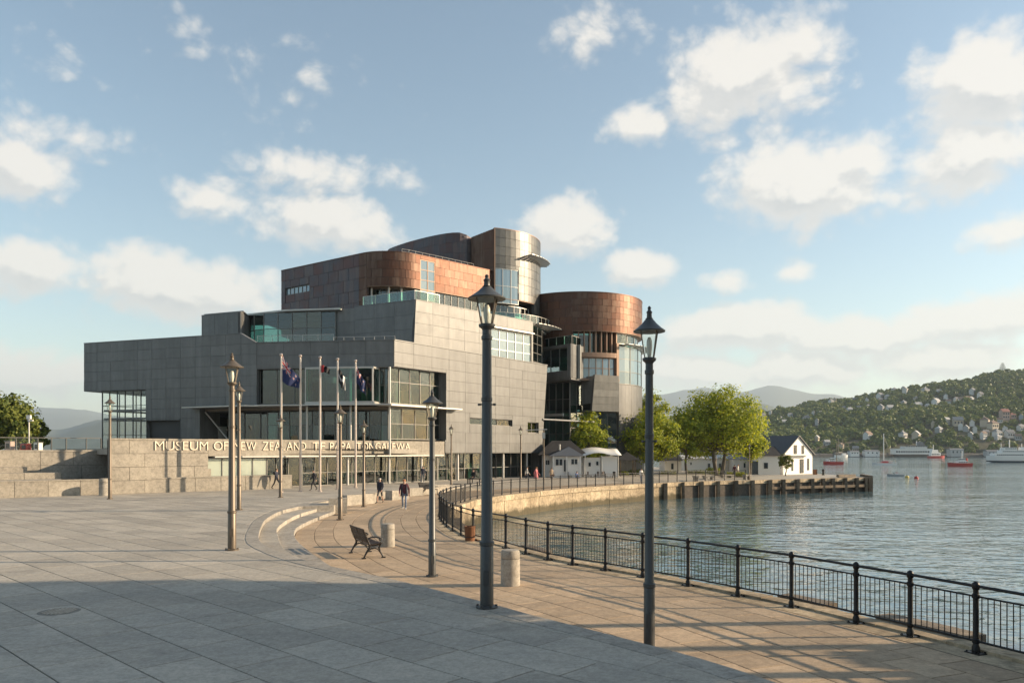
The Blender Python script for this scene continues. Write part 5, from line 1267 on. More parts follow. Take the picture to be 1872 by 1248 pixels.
def launch(t, k):
    L = 33 * k; m = MB(); hull(m, L, L * .26, 4 * k); m.build('hull', m_red, t, True); m = MB(); m.box(-.1 * L, 0, 3.4 * k, L * .6, L * .2, 7 * k, 0, .92); c = m.build('deckhouse', m_white, t); m = MB(); m.box(-.14 * L, 0, 10.4 * k, L * .4, L * .17, 5 * k, 0, .9); m.build('upper_deck', m_white, t)
    for q in range(5): m = MB(); m.box(-.32 * L + q * .1 * L, L * .098, 6 * k, L * .06, .05, 2 * k); m.build('window', m_boatw, c); m = MB(); m.box(-.32 * L + q * .1 * L, -L * .098, 6 * k, L * .06, .05, 2 * k); m.build('window', m_boatw, c)
    m = MB(); m.tube([(-.2 * L, 0, 15 * k), (-.2 * L, 0, 25 * k)], .6 * k, 6); m.build('mast', m_white, t)
boat('harbour_launch', 'white launch with a red bow moored beside the long white terminal', 'launch', 1712, 837, 8, launch)
def buoy(u, row, mat, label):
    Y = FOC * (EYE - WATER) / (row - HZ); t = thing('buoy', label, 'buoy', (px(u, Y), Y, WATER)); m = MB(); m.lathe([(.0, -.3), (.32, -.15), (.36, .1), (.22, .32), (.0, .38)], 12); m.build('float', mat, t, True); m = MB(); m.lathe([(.06, .35), (.06, .5), (.0, .52)], 8); m.build('ring', m_iron, t)
buoy(1658, 872.5, plain('yellow_buoy_paint', (.5, .38, .08), .4), 'yellow mooring buoy right of the small motor boat'); buoy(1675, 874, m_red, 'red mooring buoy floating on open water below the tug')

# ================================================================== air
def haze():
    m = bpy.data.materials.new('haze_air'); m.use_nodes = True; nt = m.node_tree; nt.nodes.clear(); out = N(nt, 'ShaderNodeOutputMaterial'); v = N(nt, 'ShaderNodeVolumePrincipled')
    v.inputs['Color'].default_value = (.72, .86, 1, 1); v.inputs['Density'].default_value = 1.25e-4; v.inputs['Anisotropy'].default_value = .1; nt.links.new(v.outputs[0], out.inputs['Volume'])
    mb = MB(); mb.add([(x, y, z) for z in (WATER - 64, 700) for x, y in ((-10800, -10800), (10800, -10800), (10800, 10800), (-10800, 10800))], [(3, 2, 1, 0), (4, 5, 6, 7), (0, 1, 5, 4), (1, 2, 6, 5), (2, 3, 7, 6), (3, 0, 4, 7)])
    mb.build('haze', m, kind='stuff')
haze()
# ================================================================== street lamps
def lamp_proto(paint, name='street_lamp'):
    """lamp 6 m tall: flanged foot, stepped pole, tapered glass lantern under a wide hat"""
    t = thing(name, 'x', 'street lamp')
    m = MB(); m.lathe([(.20, 0), (.20, .03), (.13, .05)], 14)
    for k in range(6): m.lathe([(.022, .03), (.022, .065), (0, .066)], 6, (.17 * math.cos(k * 1.047), .17 * math.sin(k * 1.047), 0))
    m.build('base_plate', paint, t, True)
    m = MB(); m.tube([(0, 0, .04), (0, 0, 1.2), (0, 0, 1.22), (0, 0, 5.0)], [.122, .118, .105, .082], 18); m.build('pole', paint, t, True)
    for z, r in ((1.16, .135), (3.75, .10), (4.86, .10)): m = MB(); m.lathe([(r - .03, z - .05), (r, z - .03), (r, z + .03), (r - .03, z + .05)], 18); m.build('collar', paint, t, True)
    m = MB(); m.box(0, -.117, .42, .10, .016, .26); m.lathe([(0, -.008), (.008, -.008), (.008, .008), (0, .008)], 6, (.03, -.128, .63)); m.build('access_door', paint, t)
    m = MB(); m.tube([(-.14, 0, 3.66), (.14, 0, 3.66)], .014, 6); m.lathe([(0, -.02), (.026, -.02), (.026, .02), (0, .02)], 8, (-.14, 0, 3.66)); m.lathe([(0, -.02), (.026, -.02), (.026, .02), (0, .02)], 8, (.14, 0, 3.66)); m.build('cross_bar', paint, t)
    m = MB(); m.lathe([(.07, 4.96), (.09, 5.02), (.145, 5.06), (.15, 5.10), (.10, 5.115)], 18); m.build('lantern_cup', paint, t, True)
    fr = MB(); zb_, zt_, rb_, rt_ = 5.09, 5.56, .125, .235
    for k in range(4):
        a = R(45 + 90 * k); fr.tube([(rb_ * math.cos(a), rb_ * math.sin(a), zb_), (rt_ * math.cos(a), rt_ * math.sin(a), zt_)], .013, 6)
    lf = fr.build('lantern_frame', m_lampb, t)
    for k in range(4):
        a, b = R(45 + 90 * k), R(135 + 90 * k); g = MB(); v = []
        for r0, z in ((rb_, zb_ + .01), (rt_, zt_ - .005)):
            for q in (a, b): v.append((r0 * .96 * math.cos(q), r0 * .96 * math.sin(q), z))
        n = Vector((math.cos((a + b) / 2), math.sin((a + b) / 2), 0)) * .006
        g.hexa([v[0], v[1], tuple(Vector(v[1]) - n), tuple(Vector(v[0]) - n)], [v[2], v[3], tuple(Vector(v[3]) - n), tuple(Vector(v[2]) - n)]); g.build('glass_pane', m_glassc, lf)
    m = MB(); m.lathe([(.34, 5.555), (.345, 5.575), (.27, 5.62), (.16, 5.70), (.095, 5.765), (.07, 5.78), (.0, 5.60)], 28, cap=False); m.lathe([(.34, 5.555), (.2, 5.56), (0, 5.60)], 28, cap=False); m.build('lantern_roof', paint, t, True)
    m = MB(); m.lathe([(.075, 5.77), (.085, 5.79), (.058, 5.80), (.052, 5.87), (.066, 5.90), (.04, 5.925), (.03, 5.95), (.04, 5.975), (.02, 6.0), (.0, 6.01)], 16); m.build('finial', paint, t, True)
    m = MB(); m.lathe([(.03, 5.12), (.045, 5.16), (.045, 5.2)], 10); m.lathe([(.05, 5.2), (.062, 5.28), (.058, 5.4), (.03, 5.46), (0, 5.47)], 12); m.build('lamp_bulb', m_bulb, t, True)
    return t
lp1 = lamp_proto(m_lamp); lp2 = lamp_proto(m_lampb); used_l = set()
def lamp(u, row, top, z, label, p, thin=1., g='street lamps'):
    x, y = G(u, row, z); h = zz(top, y) - z; o = p if id(p) not in used_l else copy_tree(p); used_l.add(id(p))
    o.location = (x, y, z); k = h / 6.; o.scale = (k * thin, k * thin, k); o.rotation_euler = (0, 0, rnd.uniform(-.3, .3)); tag(o, label, 'street lamp', g)
lamp(890, 1110, 502, ZP, 'tall dark street lamp on the plaza kerb, tallest in the picture', lp1)
lamp(1187, 1191, 560, 0, 'dark street lamp rising from behind the kerb, nearest to the camera', lp1, .80)
lamp(424, 1005, 645, ZP, 'bronze street lamp standing on open plaza left of the curved steps', lp2, 1.02)
lamp(437, 932, 697, ZP, 'bronze street lamp half hidden right behind the big plaza lamp', lp2, .85)
lamp(790, 1053, 712, 0, 'dark street lamp on the tan promenade left of the tallest lamp', lp1, 1.0)
lamp(622, 950, 740, 0, 'bronze street lamp at the end of the curved steps near the stone block', lp2)
lamp(665, 926, 767, 0, 'slim street lamp beside the long stone seat left of the walkers', lp2, .95)
lamp(513, 909, 758, ZP, 'street lamp in front of the pole with the large blue flag', lp2)
lamp(201, 912, 723, ZP, 'bronze street lamp in front of the left end of the granite plinth', lp2, .85)
lamp(825, 896, 775, 0, 'thin street lamp where the far railing bends, left of the tallest lamp', lp2, .8)
lamp(952, 884, 778, 0, 'thin street lamp in front of the glazed foot of the museum', lp2, .8)
lamp(1078, 876, 787, 0, 'thin street lamp in front of the small white pavilion', lp2, .8)
lamp(1239, 872, 810, 0, 'thin street lamp between the two nearer plane trees', lp2, .8)
lamp(1309, 868, 807, 0, 'thin street lamp in front of the trunk of the largest tree', lp2, .8)
lamp(1370, 877, 810, 0, 'thin street lamp on the quay edge left of the boathouse', lp2, .8)
x, y = G(994, 893, 0); t = thing('light_mast', 'slim plain mast with a short crossarm in front of the café corner', 'mast', (x, y, 0)); h = zz(785, y)
m = MB(); m.lathe([(.14, 0), (.14, .03), (.08, .06)], 10); m.tube([(0, 0, .03), (0, 0, h)], [.075, .055], 10); m.build('pole', m_lampb, t, True); m = MB(); m.tube([(-1.5, 0, h - .05), (.3, 0, h + .02)], .04, 6); m.build('crossarm', m_metal, t); m = MB(); m.box(0, 0, h - .75, .24, .2, .5); m.build('light_head', m_metal, t)

# ================================================================== flagpoles and flags
poles = [(514, 899, 648, 'first from the left, with the large blue flag'), (549, 898, 650, 'second from the left, bare'), (585, 898, 653, 'third from the left, with a limp red flag'), (617, 894, 656, 'fourth from the left, with a limp black flag'), (650, 891, 659, 'fifth from the left, with a narrow blue flag')]
FPOS = []
for u, row, top, lb in poles:
    x, y = G(u, row, ZP); h = zz(top, y); t = thing('flagpole', f'tall pale flagpole before the museum, {lb}', 'flagpole', (x, y, ZP), 0, 'flagpoles before the museum'); m = MB(); m.tube([(0, 0, 0), (0, 0, h - ZP - .1)], [.085, .055], 12); m.build('pole', m_steel, t, True)
    m = MB(); m.lathe([(.06, h - ZP - .12), (.11, h - ZP - .06), (.12, h - ZP), (.08, h - ZP + .07), (0, h - ZP + .09)], 12); m.build('finial', m_steel, t, True); m = MB(); m.lathe([(.16, 0), (.16, .04), (.1, .08)], 12); m.build('collar', m_steel, t, True); FPOS.append((x, y, h))
    m = MB(); m.tube([(.09, -.03, 1.2), (.075, -.03, h - ZP - .2)], .008, 4); m.build('halyard', m_white, t)
f_blue = plain('flag_navy', (.012, .022, .085), .8, 0, 0, .04, 3); f_red = plain('flag_red', (.45, .03, .035), .8, 0, 0, .04, 3); f_white = plain('flag_white', (.62, .60, .58), .8, 0, 0, .04, 3); f_black = plain('flag_black', (.015, .015, .017), .8, 0, 0, .04, 3)
def star(u, v, cx, cy, r):
    dx, dy = (u - cx) * 2, v - cy; d = math.hypot(dx, dy)
    a = (math.atan2(dx, dy) + math.pi / 5) % (2 * math.pi / 5) - math.pi / 5; k = r * math.cos(math.pi / 5 * 0) ; lim = r * .382 / max(.25, math.cos(math.pi / 5 - abs(a))) ; lim = r * .40 + (r - r * .40) * max(0, 1 - abs(a) / (math.pi / 5)) ** 1.3
    return d / lim if lim else 9
def nz(u, v):                                          # v from the top; canton of crossed stripes, four stars on navy
    if u < .5 and v < .5:
        a, b = u * 2, v * 2; dx, dy = abs(a - .5) * 2, abs(b - .5)
        if dx < .10 * 1 or dy < .10: return 1
        if dx < .18 or dy < .17: return 2
        d = abs(abs(a - .5) - abs(b - .5)); 
        if d < .035: return 1
        if d < .10: return 2
        return 0
    for cx, cy, r in ((.75, .2, .075), (.75, .82, .09), (.64, .47, .075), (.86, .40, .065)):
        q = star(u, v, cx, cy, r)
        if q < .75: return 1
        if q < 1.15: return 2
    return 0
def flag(name, label, pole, Lf, Hf, design, shape, mats, z_off=.25, nu=72, nv=40):
    x, y, h = FPOS[pole]; v = []; f = []; mi = []
    for j in range(nv + 1):
        for i in range(nu + 1): v.append(shape(i / nu, j / nv, Lf, Hf))
    for j in range(nv):
        for i in range(nu): a = j * (nu + 1) + i; f.append((a, a + 1, a + nu + 2, a + nu + 1)); mi.append(design((i + .5) / nu, (j + .5) / nv))
    me = mesh_data(name, v, f, mats, True, mi); o = obj(name, me); o.location = (x + .07, y, h - z_off); sm = o.modifiers.new('thickness', 'SOLIDIFY'); sm.thickness = .006; tag(o, label, 'flag', 'flags on the poles')
def big(u, v, L, H):                                   # flies down to the right in the light wind with rolling folds
    drop = u * 1.3 * L * .62 + .10 * math.sin(u * 5); X = L * (.62 * u - .06 * u * u) * (1 - .16 * v * (1 - u)) ; Z = -v * H * (1 - .36 * u) - drop * (1 - .28 * v)
    return X, .20 * math.sin(u * 8.5 + v * 2.2) * u ** .7, Z
flag('flag', 'large navy flag with a crossed canton and red stars blowing on the first pole', 0, 2.1, 1.75, nz, big, [f_blue, f_red, f_white], .05)
def limp(a, b, sw):
    def s(u, v, L, H): return L * (a * u + .05 * math.sin(u * 9) * v) , .10 * math.sin(u * 15 + v * 1.5) * (.3 + u), -v * H * (1 - .2 * u) - u * L * b - sw * math.sin(u * 3.1)
    return s
flag('flag', 'small red and dark flag drooping from the third pole', 2, .75, .5, lambda u, v: 0 if u < .36 else 1, limp(.78, .36, -.12), [f_red, f_black], .55, 40, 16)
flag('flag', 'black and white flag hanging limp on the fourth pole', 3, 1.3, 1.15, lambda u, v: 1 if abs(v - .5 - .12 * math.sin(u * 6)) < .10 or (u > .75) else 0, limp(.36, .62, .05), [f_black, f_white], .55, 40, 24)
flag('flag', 'navy flag with a crossed canton hanging narrow on the fifth pole', 4, 1.7, 1.25, nz, limp(.40, .70, .04), [f_blue, f_red, f_white], .45)

# ================================================================== bench
def bench():
    x0, y0 = -4.55, 24.0; ax = math.atan2(-.89, .45); t = thing('park_bench', 'black cast iron bench with dark timber slats turned towards the water', 'bench', (x0, y0, 0), ax + R(0))
    # local x along the bench, local y towards the front (the water)
    L = 1.6
    for s_ in (-1, 1):
        xe = s_ * (L / 2 - .06); m = MB()
        m.tube([(xe, -.30, .03), (xe, -.27, .10), (xe, -.20, .22), (xe, -.13, .33), (xe, -.14, .44), (xe, -.22, .62), (xe, -.33, .90)], [.028, .026, .032, .034, .032, .027, .022], 8)
        m.tube([(xe, .30, .03), (xe, .27, .09), (xe, .20, .20), (xe, .17, .32), (xe, .22, .42)], [.028, .025, .03, .032, .028], 8)
        m.tube([(xe, -.20, .20), (xe, -.10, .29), (xe, .02, .315), (xe, .13, .28), (xe, .20, .19)], .022, 8); m.tube([(xe, -.14, .40), (xe, .0, .385), (xe, .22, .42)], .026, 8)
        for yy in (-.31, .31): m.box(xe, yy, 0, .09, .11, .035)
        ef = m.build('end_frame', m_iron, t, True)
        m = MB(); pts = [(xe, -.20, .60), (xe, -.08, .64), (xe, .08, .645), (xe, .20, .62), (xe, .255, .57)]
        for k in range(9): q = k / 8 * 5.6; r = .055 * (1 - k / 12); pts.append((xe, .215 + r * math.cos(q), .56 + r * math.sin(q)))
        m.tube(pts, [.022] * 5 + [.02] * 9, 8); m.tube([(xe, .20, .52), (xe, .23, .46), (xe, .22, .42)], .019, 8); m.build('armrest', m_iron, t, True)
    for k in range(5): m = MB(); y_ = .22 - k * .082; m.box(0, y_, .435 - k * .008 + (.0), L, .066, .026); m.build('seat_slat', m_slat, t)
    for k in range(6):
        f = k / 5; m = MB(); y_, z_ = -.175 - .145 * f, .50 + .375 * f; c, s2 = math.cos(.36), math.sin(.36)
        v = [(sx * L / 2, y_ + dy * c * .013 - dz * s2 * .029, z_ + dy * s2 * .013 + dz * c * .029) for dz in (-1, 1) for sx, dy in ((-1, -1), (1, -1), (1, 1), (-1, 1))]; m.hexa(v[:4], v[4:]); m.build('back_slat', m_slat, t)
    m = MB(); m.tube([(0, -.12, .40), (0, -.20, .58), (0, -.34, .89)], .014, 6); m.tube([(-L / 2 + .05, -.0, .30), (L / 2 - .05, .0, .30)], .012, 6); m.build('brace', m_iron, t)
bench()
def far_bench(u, row, rz, label, z=0):
    x, y = G(u, row, z); t = thing('park_bench', label, 'bench', (x, y, z), rz)
    for s_ in (-1, 1): m = MB(); m.tube([(s_ * .7, -.28, 0), (s_ * .7, -.16, .42), (s_ * .7, -.32, .88)], .035, 6); m.tube([(s_ * .7, .26, 0), (s_ * .7, .2, .44), (s_ * .7, -.18, .42)], .035, 6); m.tube([(s_ * .7, .26, .62), (s_ * .7, -.24, .64)], .03, 6); m.build('end_frame', m_iron, t)
    for k in range(4): m = MB(); m.box(0, .2 - k * .1, .43, 1.5, .08, .03); m.build('seat_slat', m_slat, t); m = MB(); m.box(0, -.2 - k * .035, .5 + k * .1, 1.5, .03, .075); m.build('back_slat', m_slat, t)
far_bench(783, 904, R(-40), 'dark bench beside the stone seat at the railing bend')

# ================================================================== bollards and bins
def bollard(u, row, r, h, z, label, mat=None):
    x, y = G(u, row, z); y += r; t = thing('bollard', label, 'bollard', (x, y, z), 0, 'round stone bollards')
    m = MB(); m.lathe([(r, 0), (r * .985, h * .74), (r * .97, h * .745)], 30); m.build('drum', mat or m_conc, t, True); m = MB(); m.lathe([(r * .96, h * .755), (r * .985, h * .765), (r * .97, h * .93), (r * .90, h * .985), (r * .7, h), (0, h)], 30, cap=False); m.build('cap', mat or m_conc, t, True)
bollard(933, 1072, .235, .87, 0, 'big round concrete bollard right of the tallest lamp')
bollard(707, 1000, .235, .79, 0, 'round concrete bollard just behind the iron bench')
bollard(290, 899.5, .38, .86, ZP, 'round stone bollard against the middle of the low granite wall')
bollard(186, 906, .32, 1.08, ZP, 'tall round stone bollard against the low wall beside the left lamp')
x, y = G(854, 988, 0); t = thing('litter_bin', 'rusty brown bin standing by the railing bend', 'bin', (x + .1, y, 0)); m = MB(); m.lathe([(.17, 0), (.18, .06), (.2, .5), (.215, .52), (.2, .54), (.16, .53), (.15, .4), (0, .4)], 16, cap=False); m.build('drum', plain('rusted_steel', (.20, .09, .045), .8, .2, 0, .3), t, True); m = MB(); m.lathe([(.205, .14), (.212, .15), (.205, .16)], 16); m.build('band', m_iron, t)

# ================================================================== low granite walls, stepped seats and terrace rail at the left
LW = Path([(-44.4, 33.3), (-30.3, 45.3), (-17.5, 56.2), (-16.3, 57.2)]); 
low = wthing('low_wall', 'low granite wall in front of the plinth at the left of the forecourt', 'low wall', (-24, 50.7, ZP))
s = 0.
while s < LW.L - .4:
    e = min(s + 1.75, LW.L); m = MB(); wsolid(m, LW, s + .012, e - .012, ZP - .02, 1.36, -.55, rnd.uniform(-.008, .008)); m.build('granite_block', m_granite, low); m = MB(); wsolid(m, LW, s + .006, e - .006, 1.365, 1.45, -.62, .035); m.build('cap_stone', m_granite, low); s = e
m = MB(); wsolid(m, LW, .1, LW.L - .1, ZP, 1.33, -.5, -.03); m.build('core', m_granite_j, low)
x, y = LW.at(LW.s(262), -.9); m = MB(); mid = Path([LW.at(LW.s(215), -.62), LW.at(LW.s(392), -.62)])
for k in range(5): a = mid.L * k / 5; m = MB(); wsolid(m, mid, a + .01, a + mid.L / 5 - .01, 1.2, 1.98, -.4, -.02); m.build('granite_block', m_granite, low)
st = wthing('stepped_seats', 'broad granite seating steps rising to the terrace at far left', 'steps', (-31, 47, 1.4))
for k, (u1, dz) in enumerate(((118, .0), (112, .40), (44, .76), (28, 1.16))):
    off = -.62 - k * 1.18; p = Path([LW.at(0, off), LW.at(LW.s(u1) + k * .3, off)])
    n = max(3, int(p.L / 1.9))
    for q in range(n):
        m = MB(); wsolid(m, p, p.L * q / n + .012, p.L * (q + 1) / n - .012, 0.8 + dz, (1.46 if k == 0 else 1.46 + dz) if k < 3 else 3.2, -1.35 if k < 3 else -3, -.01); m.build('step_stone', m_granite, st)
SW = Path([LW.at(LW.s(-60), -4.2), LW.at(LW.s(201) + 2.2, -4.2)]); zs = zz(825, 49)
sw = wthing('terrace_wall', 'shaded granite wall below the glass railing at far left', 'retaining wall', (*SW.at(SW.L / 2), ZP))
for r_ in range(3):
    s = 0.; k = 0
    while s < SW.L - .3:
        e = min(s + 1.9 + (.5 if (k + r_) % 2 else 0), SW.L); m = MB(); wsolid(m, SW, s + .012, e - .012, ZP + (zs - ZP) * r_ / 3 + .01, ZP + (zs - ZP) * (r_ + 1) / 3 - .01, -.5, rnd.uniform(-.006, .006)); m.build('granite_block', m_granite, sw); s = e; k += 1
m = MB(); wsolid(m, SW, .0, SW.L, ZP, zs - .03, -.48, -.03); m.build('core', m_granite_j, sw); m = MB(); wsolid(m, SW, .0, SW.L, zs, zs + .1, -.6, .05); m.build('cap_stone', m_granite, sw)
pil = Path([SW.at(SW.L - .9, .2), SW.at(SW.L + .3, .2)]); m = MB(); wsolid(m, pil, 0, pil.L, ZP, zz(800, 49), -.8, .0); m.build('pier', m_granite, sw)
gr = wthing('glass_railing', 'glass railing with steel handrail on the terrace at far left', 'railing', (*SW.at(SW.L / 2, -.2), zs + .1))
u_ = [-50, -10, 30, 70, 95, 122, 159, 186]
for a, b in zip(u_, u_[1:]):
    sa, sb = SW.s(a), SW.s(b); m = MB(); wsolid(m, SW, sa + .04, sb - .04, zs + .16, zs + .86, -.22, -.20); m.build('glass_panel', m_glassc, gr); m = MB(); wsolid(m, SW, sa, sb, zs + .88, zs + .93, -.25, -.17); m.build('handrail', m_frame, gr); m = MB(); x, y = SW.at(sb, -.21); m.box(x, y, zs + .1, .06, .06, .78); m.build('post', m_frame, gr)
slab_p = MB(); slab_p.prism([SW.at(0, -.5), SW.at(SW.L, -.5), FL.at(2, 1.5), (-62, 80), (-70, 50)], 2.6, zs - .01); o = slab_p.build('upper_terrace', m_plaza); o['kind'] = 'structure'
# things beyond the terrace rail
for u, row, w, h, c, lb, zt_ in ((18, 803, 10, 18, m_hw[4], 'pinkish kiosk box behind the glass railing at far left', 55), (47, 815, 12, 14, m_red, 'dark red crate behind the glass railing below the thin signal mast', 55), (70, 812, 9, 16, m_white, 'white cabinet behind the glass railing right of the dark red crate', 55)):
    Y = 58.; t = thing('kiosk', lb, 'kiosk', (px(u, Y), Y, zs - .01)); k = Y / FOC; m = MB(); m.box(0, 0, 0, w * k, .5, h * k); m.build('body', c, t); m = MB(); m.box(0, 0, h * k, w * k + .08, .6, .05); m.build('lid', m_frame, t); m = MB(); m.box(0, -.26, h * k * .3, w * k * .6, .03, h * k * .5); m.build('door', m_dark, t)
Y = 60.; t = thing('signal_mast', 'thin pale mast with small white fittings in front of the left tree', 'mast', (px(53, Y), Y, zs)); h = zz(762, Y) - zs; m = MB(); m.tube([(0, 0, 0), (0, 0, h)], .05, 8); m.build('pole', m_metal, t); m = MB(); m.box(0, 0, h - .15, .3, .2, .3); m.box(.12, 0, h - .32, .4, .12, .1); m.build('light_head', m_white, t)

# ================================================================== café pavilion in front of the museum
m_shing = stone('roof_shingle', (.052, .049, .048), (.036, .034, .034), .18, .2, .8); m_ww = plain('white_weatherboard', (.74, .72, .68), .6, 0, .04, .05); m_canvas = plain('white_canvas', (.66, .65, .62), .7, 0, 0, .05)
def gable_roof(mb, x0, x1, y0, y1, z, rise, hip=.0, t=.08):
    yc = (y0 + y1) / 2
    mb.add([(x0, y0, z), (x1, y0, z), (x1, y1, z), (x0, y1, z), (x0 + hip, yc, z + rise), (x1 - hip, yc, z + rise)], [(0, 1, 5, 4), (1, 2, 5), (2, 3, 4, 5), (3, 0, 4), (3, 2, 1, 0)]); return mb
def pavilion():
    t = wthing('pavilion', 'small white pavilion with dark hipped roofs in front of the museum', 'pavilion', (px(1040, 80), 80, .45)); k = lambda u, Y=80.: px(u, Y)
    zg_, ze, zr = .2, zz(831, 80), zz(805, 82)
    m = MB(); x0, x1 = k(992), k(1066); m.box((x0 + x1) / 2, 82.4, zg_, x1 - x0, 4.2, ze - zg_); w = m.build('wall', m_ww, t)
    for r_ in range(6): m = MB(); m.box((x0 + x1) / 2, 80.285, zg_ + .1 + r_ * .33, x1 - x0, .03, .31); m.build('weatherboard', m_ww, w)
    m = MB(); gable_roof(m, x0 - .5, x1 + .5, 79.7, 85.2, ze, zr - ze, 1.6); m.build('roof', m_shing, t)
    # porch wing towards the viewer
    p0, p1 = k(1010, 79), k(1062, 79); m = MB(); m.box((p0 + p1) / 2, 79.6, zg_, p1 - p0, 1.2, ze - zg_ - .15); m.build('porch_wall', m_ww, t)
    zr2 = zz(817, 79); m = MB(); xc = (p0 + p1) / 2 + .3; m.add([(p0 - .4, 78.6, ze - .12), (p1 + .35, 78.6, ze - .12), (p1 + .35, 81.5, ze - .1), (p0 - .4, 81.5, ze - .1), (xc, 79.8, zr2 + .05), (xc, 81.6, zr2 + .05)], [(0, 1, 4), (1, 2, 5, 4), (2, 3, 5), (3, 0, 4, 5), (3, 2, 1, 0)]); m.build('porch_roof', plain('slate_roof', (.10, .11, .125), .6, 0, 0, .12), t)
    for u, w_, a, b in ((1022, 13, 838, 851), (1050, 12, 838, 849), (1034, 7, 839, 862), (1001, 7, 840, 850)):
        Y = 78.97 if u > 1010 else 80.24; m = MB(); m.box(k(u, Y), Y, zz(b, Y), w_ * Y / FOC, .06, (b - a) * Y / FOC); f_ = m.build('window', m_ww, t)
        for q in range(2): m = MB(); m.box(k(u - w_ / 4 + q * w_ / 2, Y), Y - .03, zz(b, Y) + .05, w_ * .42 * Y / FOC, .03, (b - a) * Y / FOC - .1); m.build('pane', m_boatw, f_)
    for u in (1012, 1036, 1061): m = MB(); m.box(k(u, 78.7), 78.7, zg_, .1, .1, ze - .12 - zg_); m.build('post', m_ww, t)
    m = MB(); m.tube([(k(1024, 78.9), 79.6, ze + .5), (k(1024, 78.9), 79.6, ze + 1.1)], .1, 8); m.build('vent', m_metal, t)
pavilion()
def annex():
    t = wthing('pavilion_annex', 'white annex with a sweeping white canopy roof joined to the dark roofed pavilion', 'pavilion', (px(1098, 80), 80, .4)); k = lambda u, Y=80.: px(u, Y); ze = zz(836, 80)
    m = MB(); x0, x1 = k(1067, 80), k(1098, 80); m.box((x0 + x1) / 2, 81.2, .2, x1 - x0, 2.4, ze - .2); m.build('wall', m_ww, t); m = MB(); x2, x3 = k(1099), k(1128); m.box((x2 + x3) / 2, 81.0, .2, x3 - x2, 2.4, ze - .1); m.build('wall', m_ww, t)
    for u, w_, a, b in ((1078, 4, 845, 852), (1092, 4, 843, 850), (1107, 6, 842, 852), (1118, 7, 842, 856)): m = MB(); m.box(k(u, 79.9), 79.95, zz(b, 80), w_ * 80 / FOC, .1, (b - a) * 80 / FOC); m.build('window', m_boatw, t)
    m = MB(); v = []; f = []; n = 10
    for i in range(n + 1):
        q = i / n; X = k(1052) + (k(1134) - k(1052)) * q; Z = ze + .15 + .75 * math.sin(math.pi * min(1, q * .9)) * (1 - q * .55) + .5 * max(0, q - .75) * 2
        v += [(X, 79.1, Z - .25 - .25 * math.sin(q * 9) * .2), (X, 82.6, Z + .35)]
    for i in range(n): f.append((i * 2, i * 2 + 2, i * 2 + 3, i * 2 + 1))
    m.add(v, f); o = m.build('canopy', m_canvas, t, True); sm = o.modifiers.new('thickness', 'SOLIDIFY'); sm.thickness = .05
    for u in (1070, 1100, 1130): m = MB(); m.tube([(k(u, 79.2), 79.2, .2), (k(u, 79.2), 79.2, ze + .2)], .05, 8); m.build('post', m_metal, t)
annex()
t = wthing('garden_shelter', 'small open shelter with dark pointed roof right of the white annex', 'shelter', (px(1145, 84), 84, 0)); x = px(1146, 84)
for a, b in ((-1, -1), (1, -1), (1, 1), (-1, 1)): m = MB(); m.box(x + a * .8, 84 + b * .8, 0, .12, .12, 2.2); m.build('post', m_timber, t)
m = MB(); gable_roof(m, x - 1.3, x + 1.3, 82.8, 85.2, 2.2, .9, 1.29); m.build('roof', m_shing, t)
# white low buildings behind the trees
def low_house(u0, u1, Y, top, D, label, roofm, rise=.8, win=(), hip=.4, z=0.):
    x0, x1 = px(u0, Y), px(u1, Y); t = wthing('white_building', label, 'building', ((x0 + x1) / 2, Y, z)); ze = zz(top, Y); m = MB(); m.box((x0 + x1) / 2, Y + D / 2, z, x1 - x0, D, ze - z); m.build('wall', m_ww, t)
    m = MB(); gable_roof(m, x0 - .2, x1 + .2, Y - .3, Y + D + .3, ze + .002, rise, hip); m.build('roof', roofm, t)
    for u, w_, a, b in win:
        m = MB(); m.box(px(u, Y), Y - .02, zz(b, Y), w_ * Y / FOC, .08, (b - a) * Y / FOC); f_ = m.build('window', m_ww, t); m = MB(); m.box(px(u, Y), Y - .05, zz(b, Y) + .05, w_ * Y / FOC - .12, .04, (b - a) * Y / FOC - .1); m.build('pane', m_boatw, f_)
low_house(1150, 1178, 96, 838, 4, 'small white building seen through the leaves right of the annex', m_shing, .6, ((1164, 8, 846, 856),))
low_house(1216, 1246, 100, 842, 4, 'small white hut under a dark roof between the plane trees', m_shing, 1.0, ((1229, 6, 846, 858),))
low_house(1248, 1345, 106, 838, 5, 'long low white building behind the biggest tree', m_hr[1], .5, ((1263, 4, 844, 850), (1296, 6, 846, 858), (1316, 6, 846, 858)))
low_house(1340, 1388, 104, 839, 4, 'white lean-to building joined to the left side of the boathouse', m_hr[0], .5, ((1361, 5, 845, 855), (1378, 4, 845, 857)))
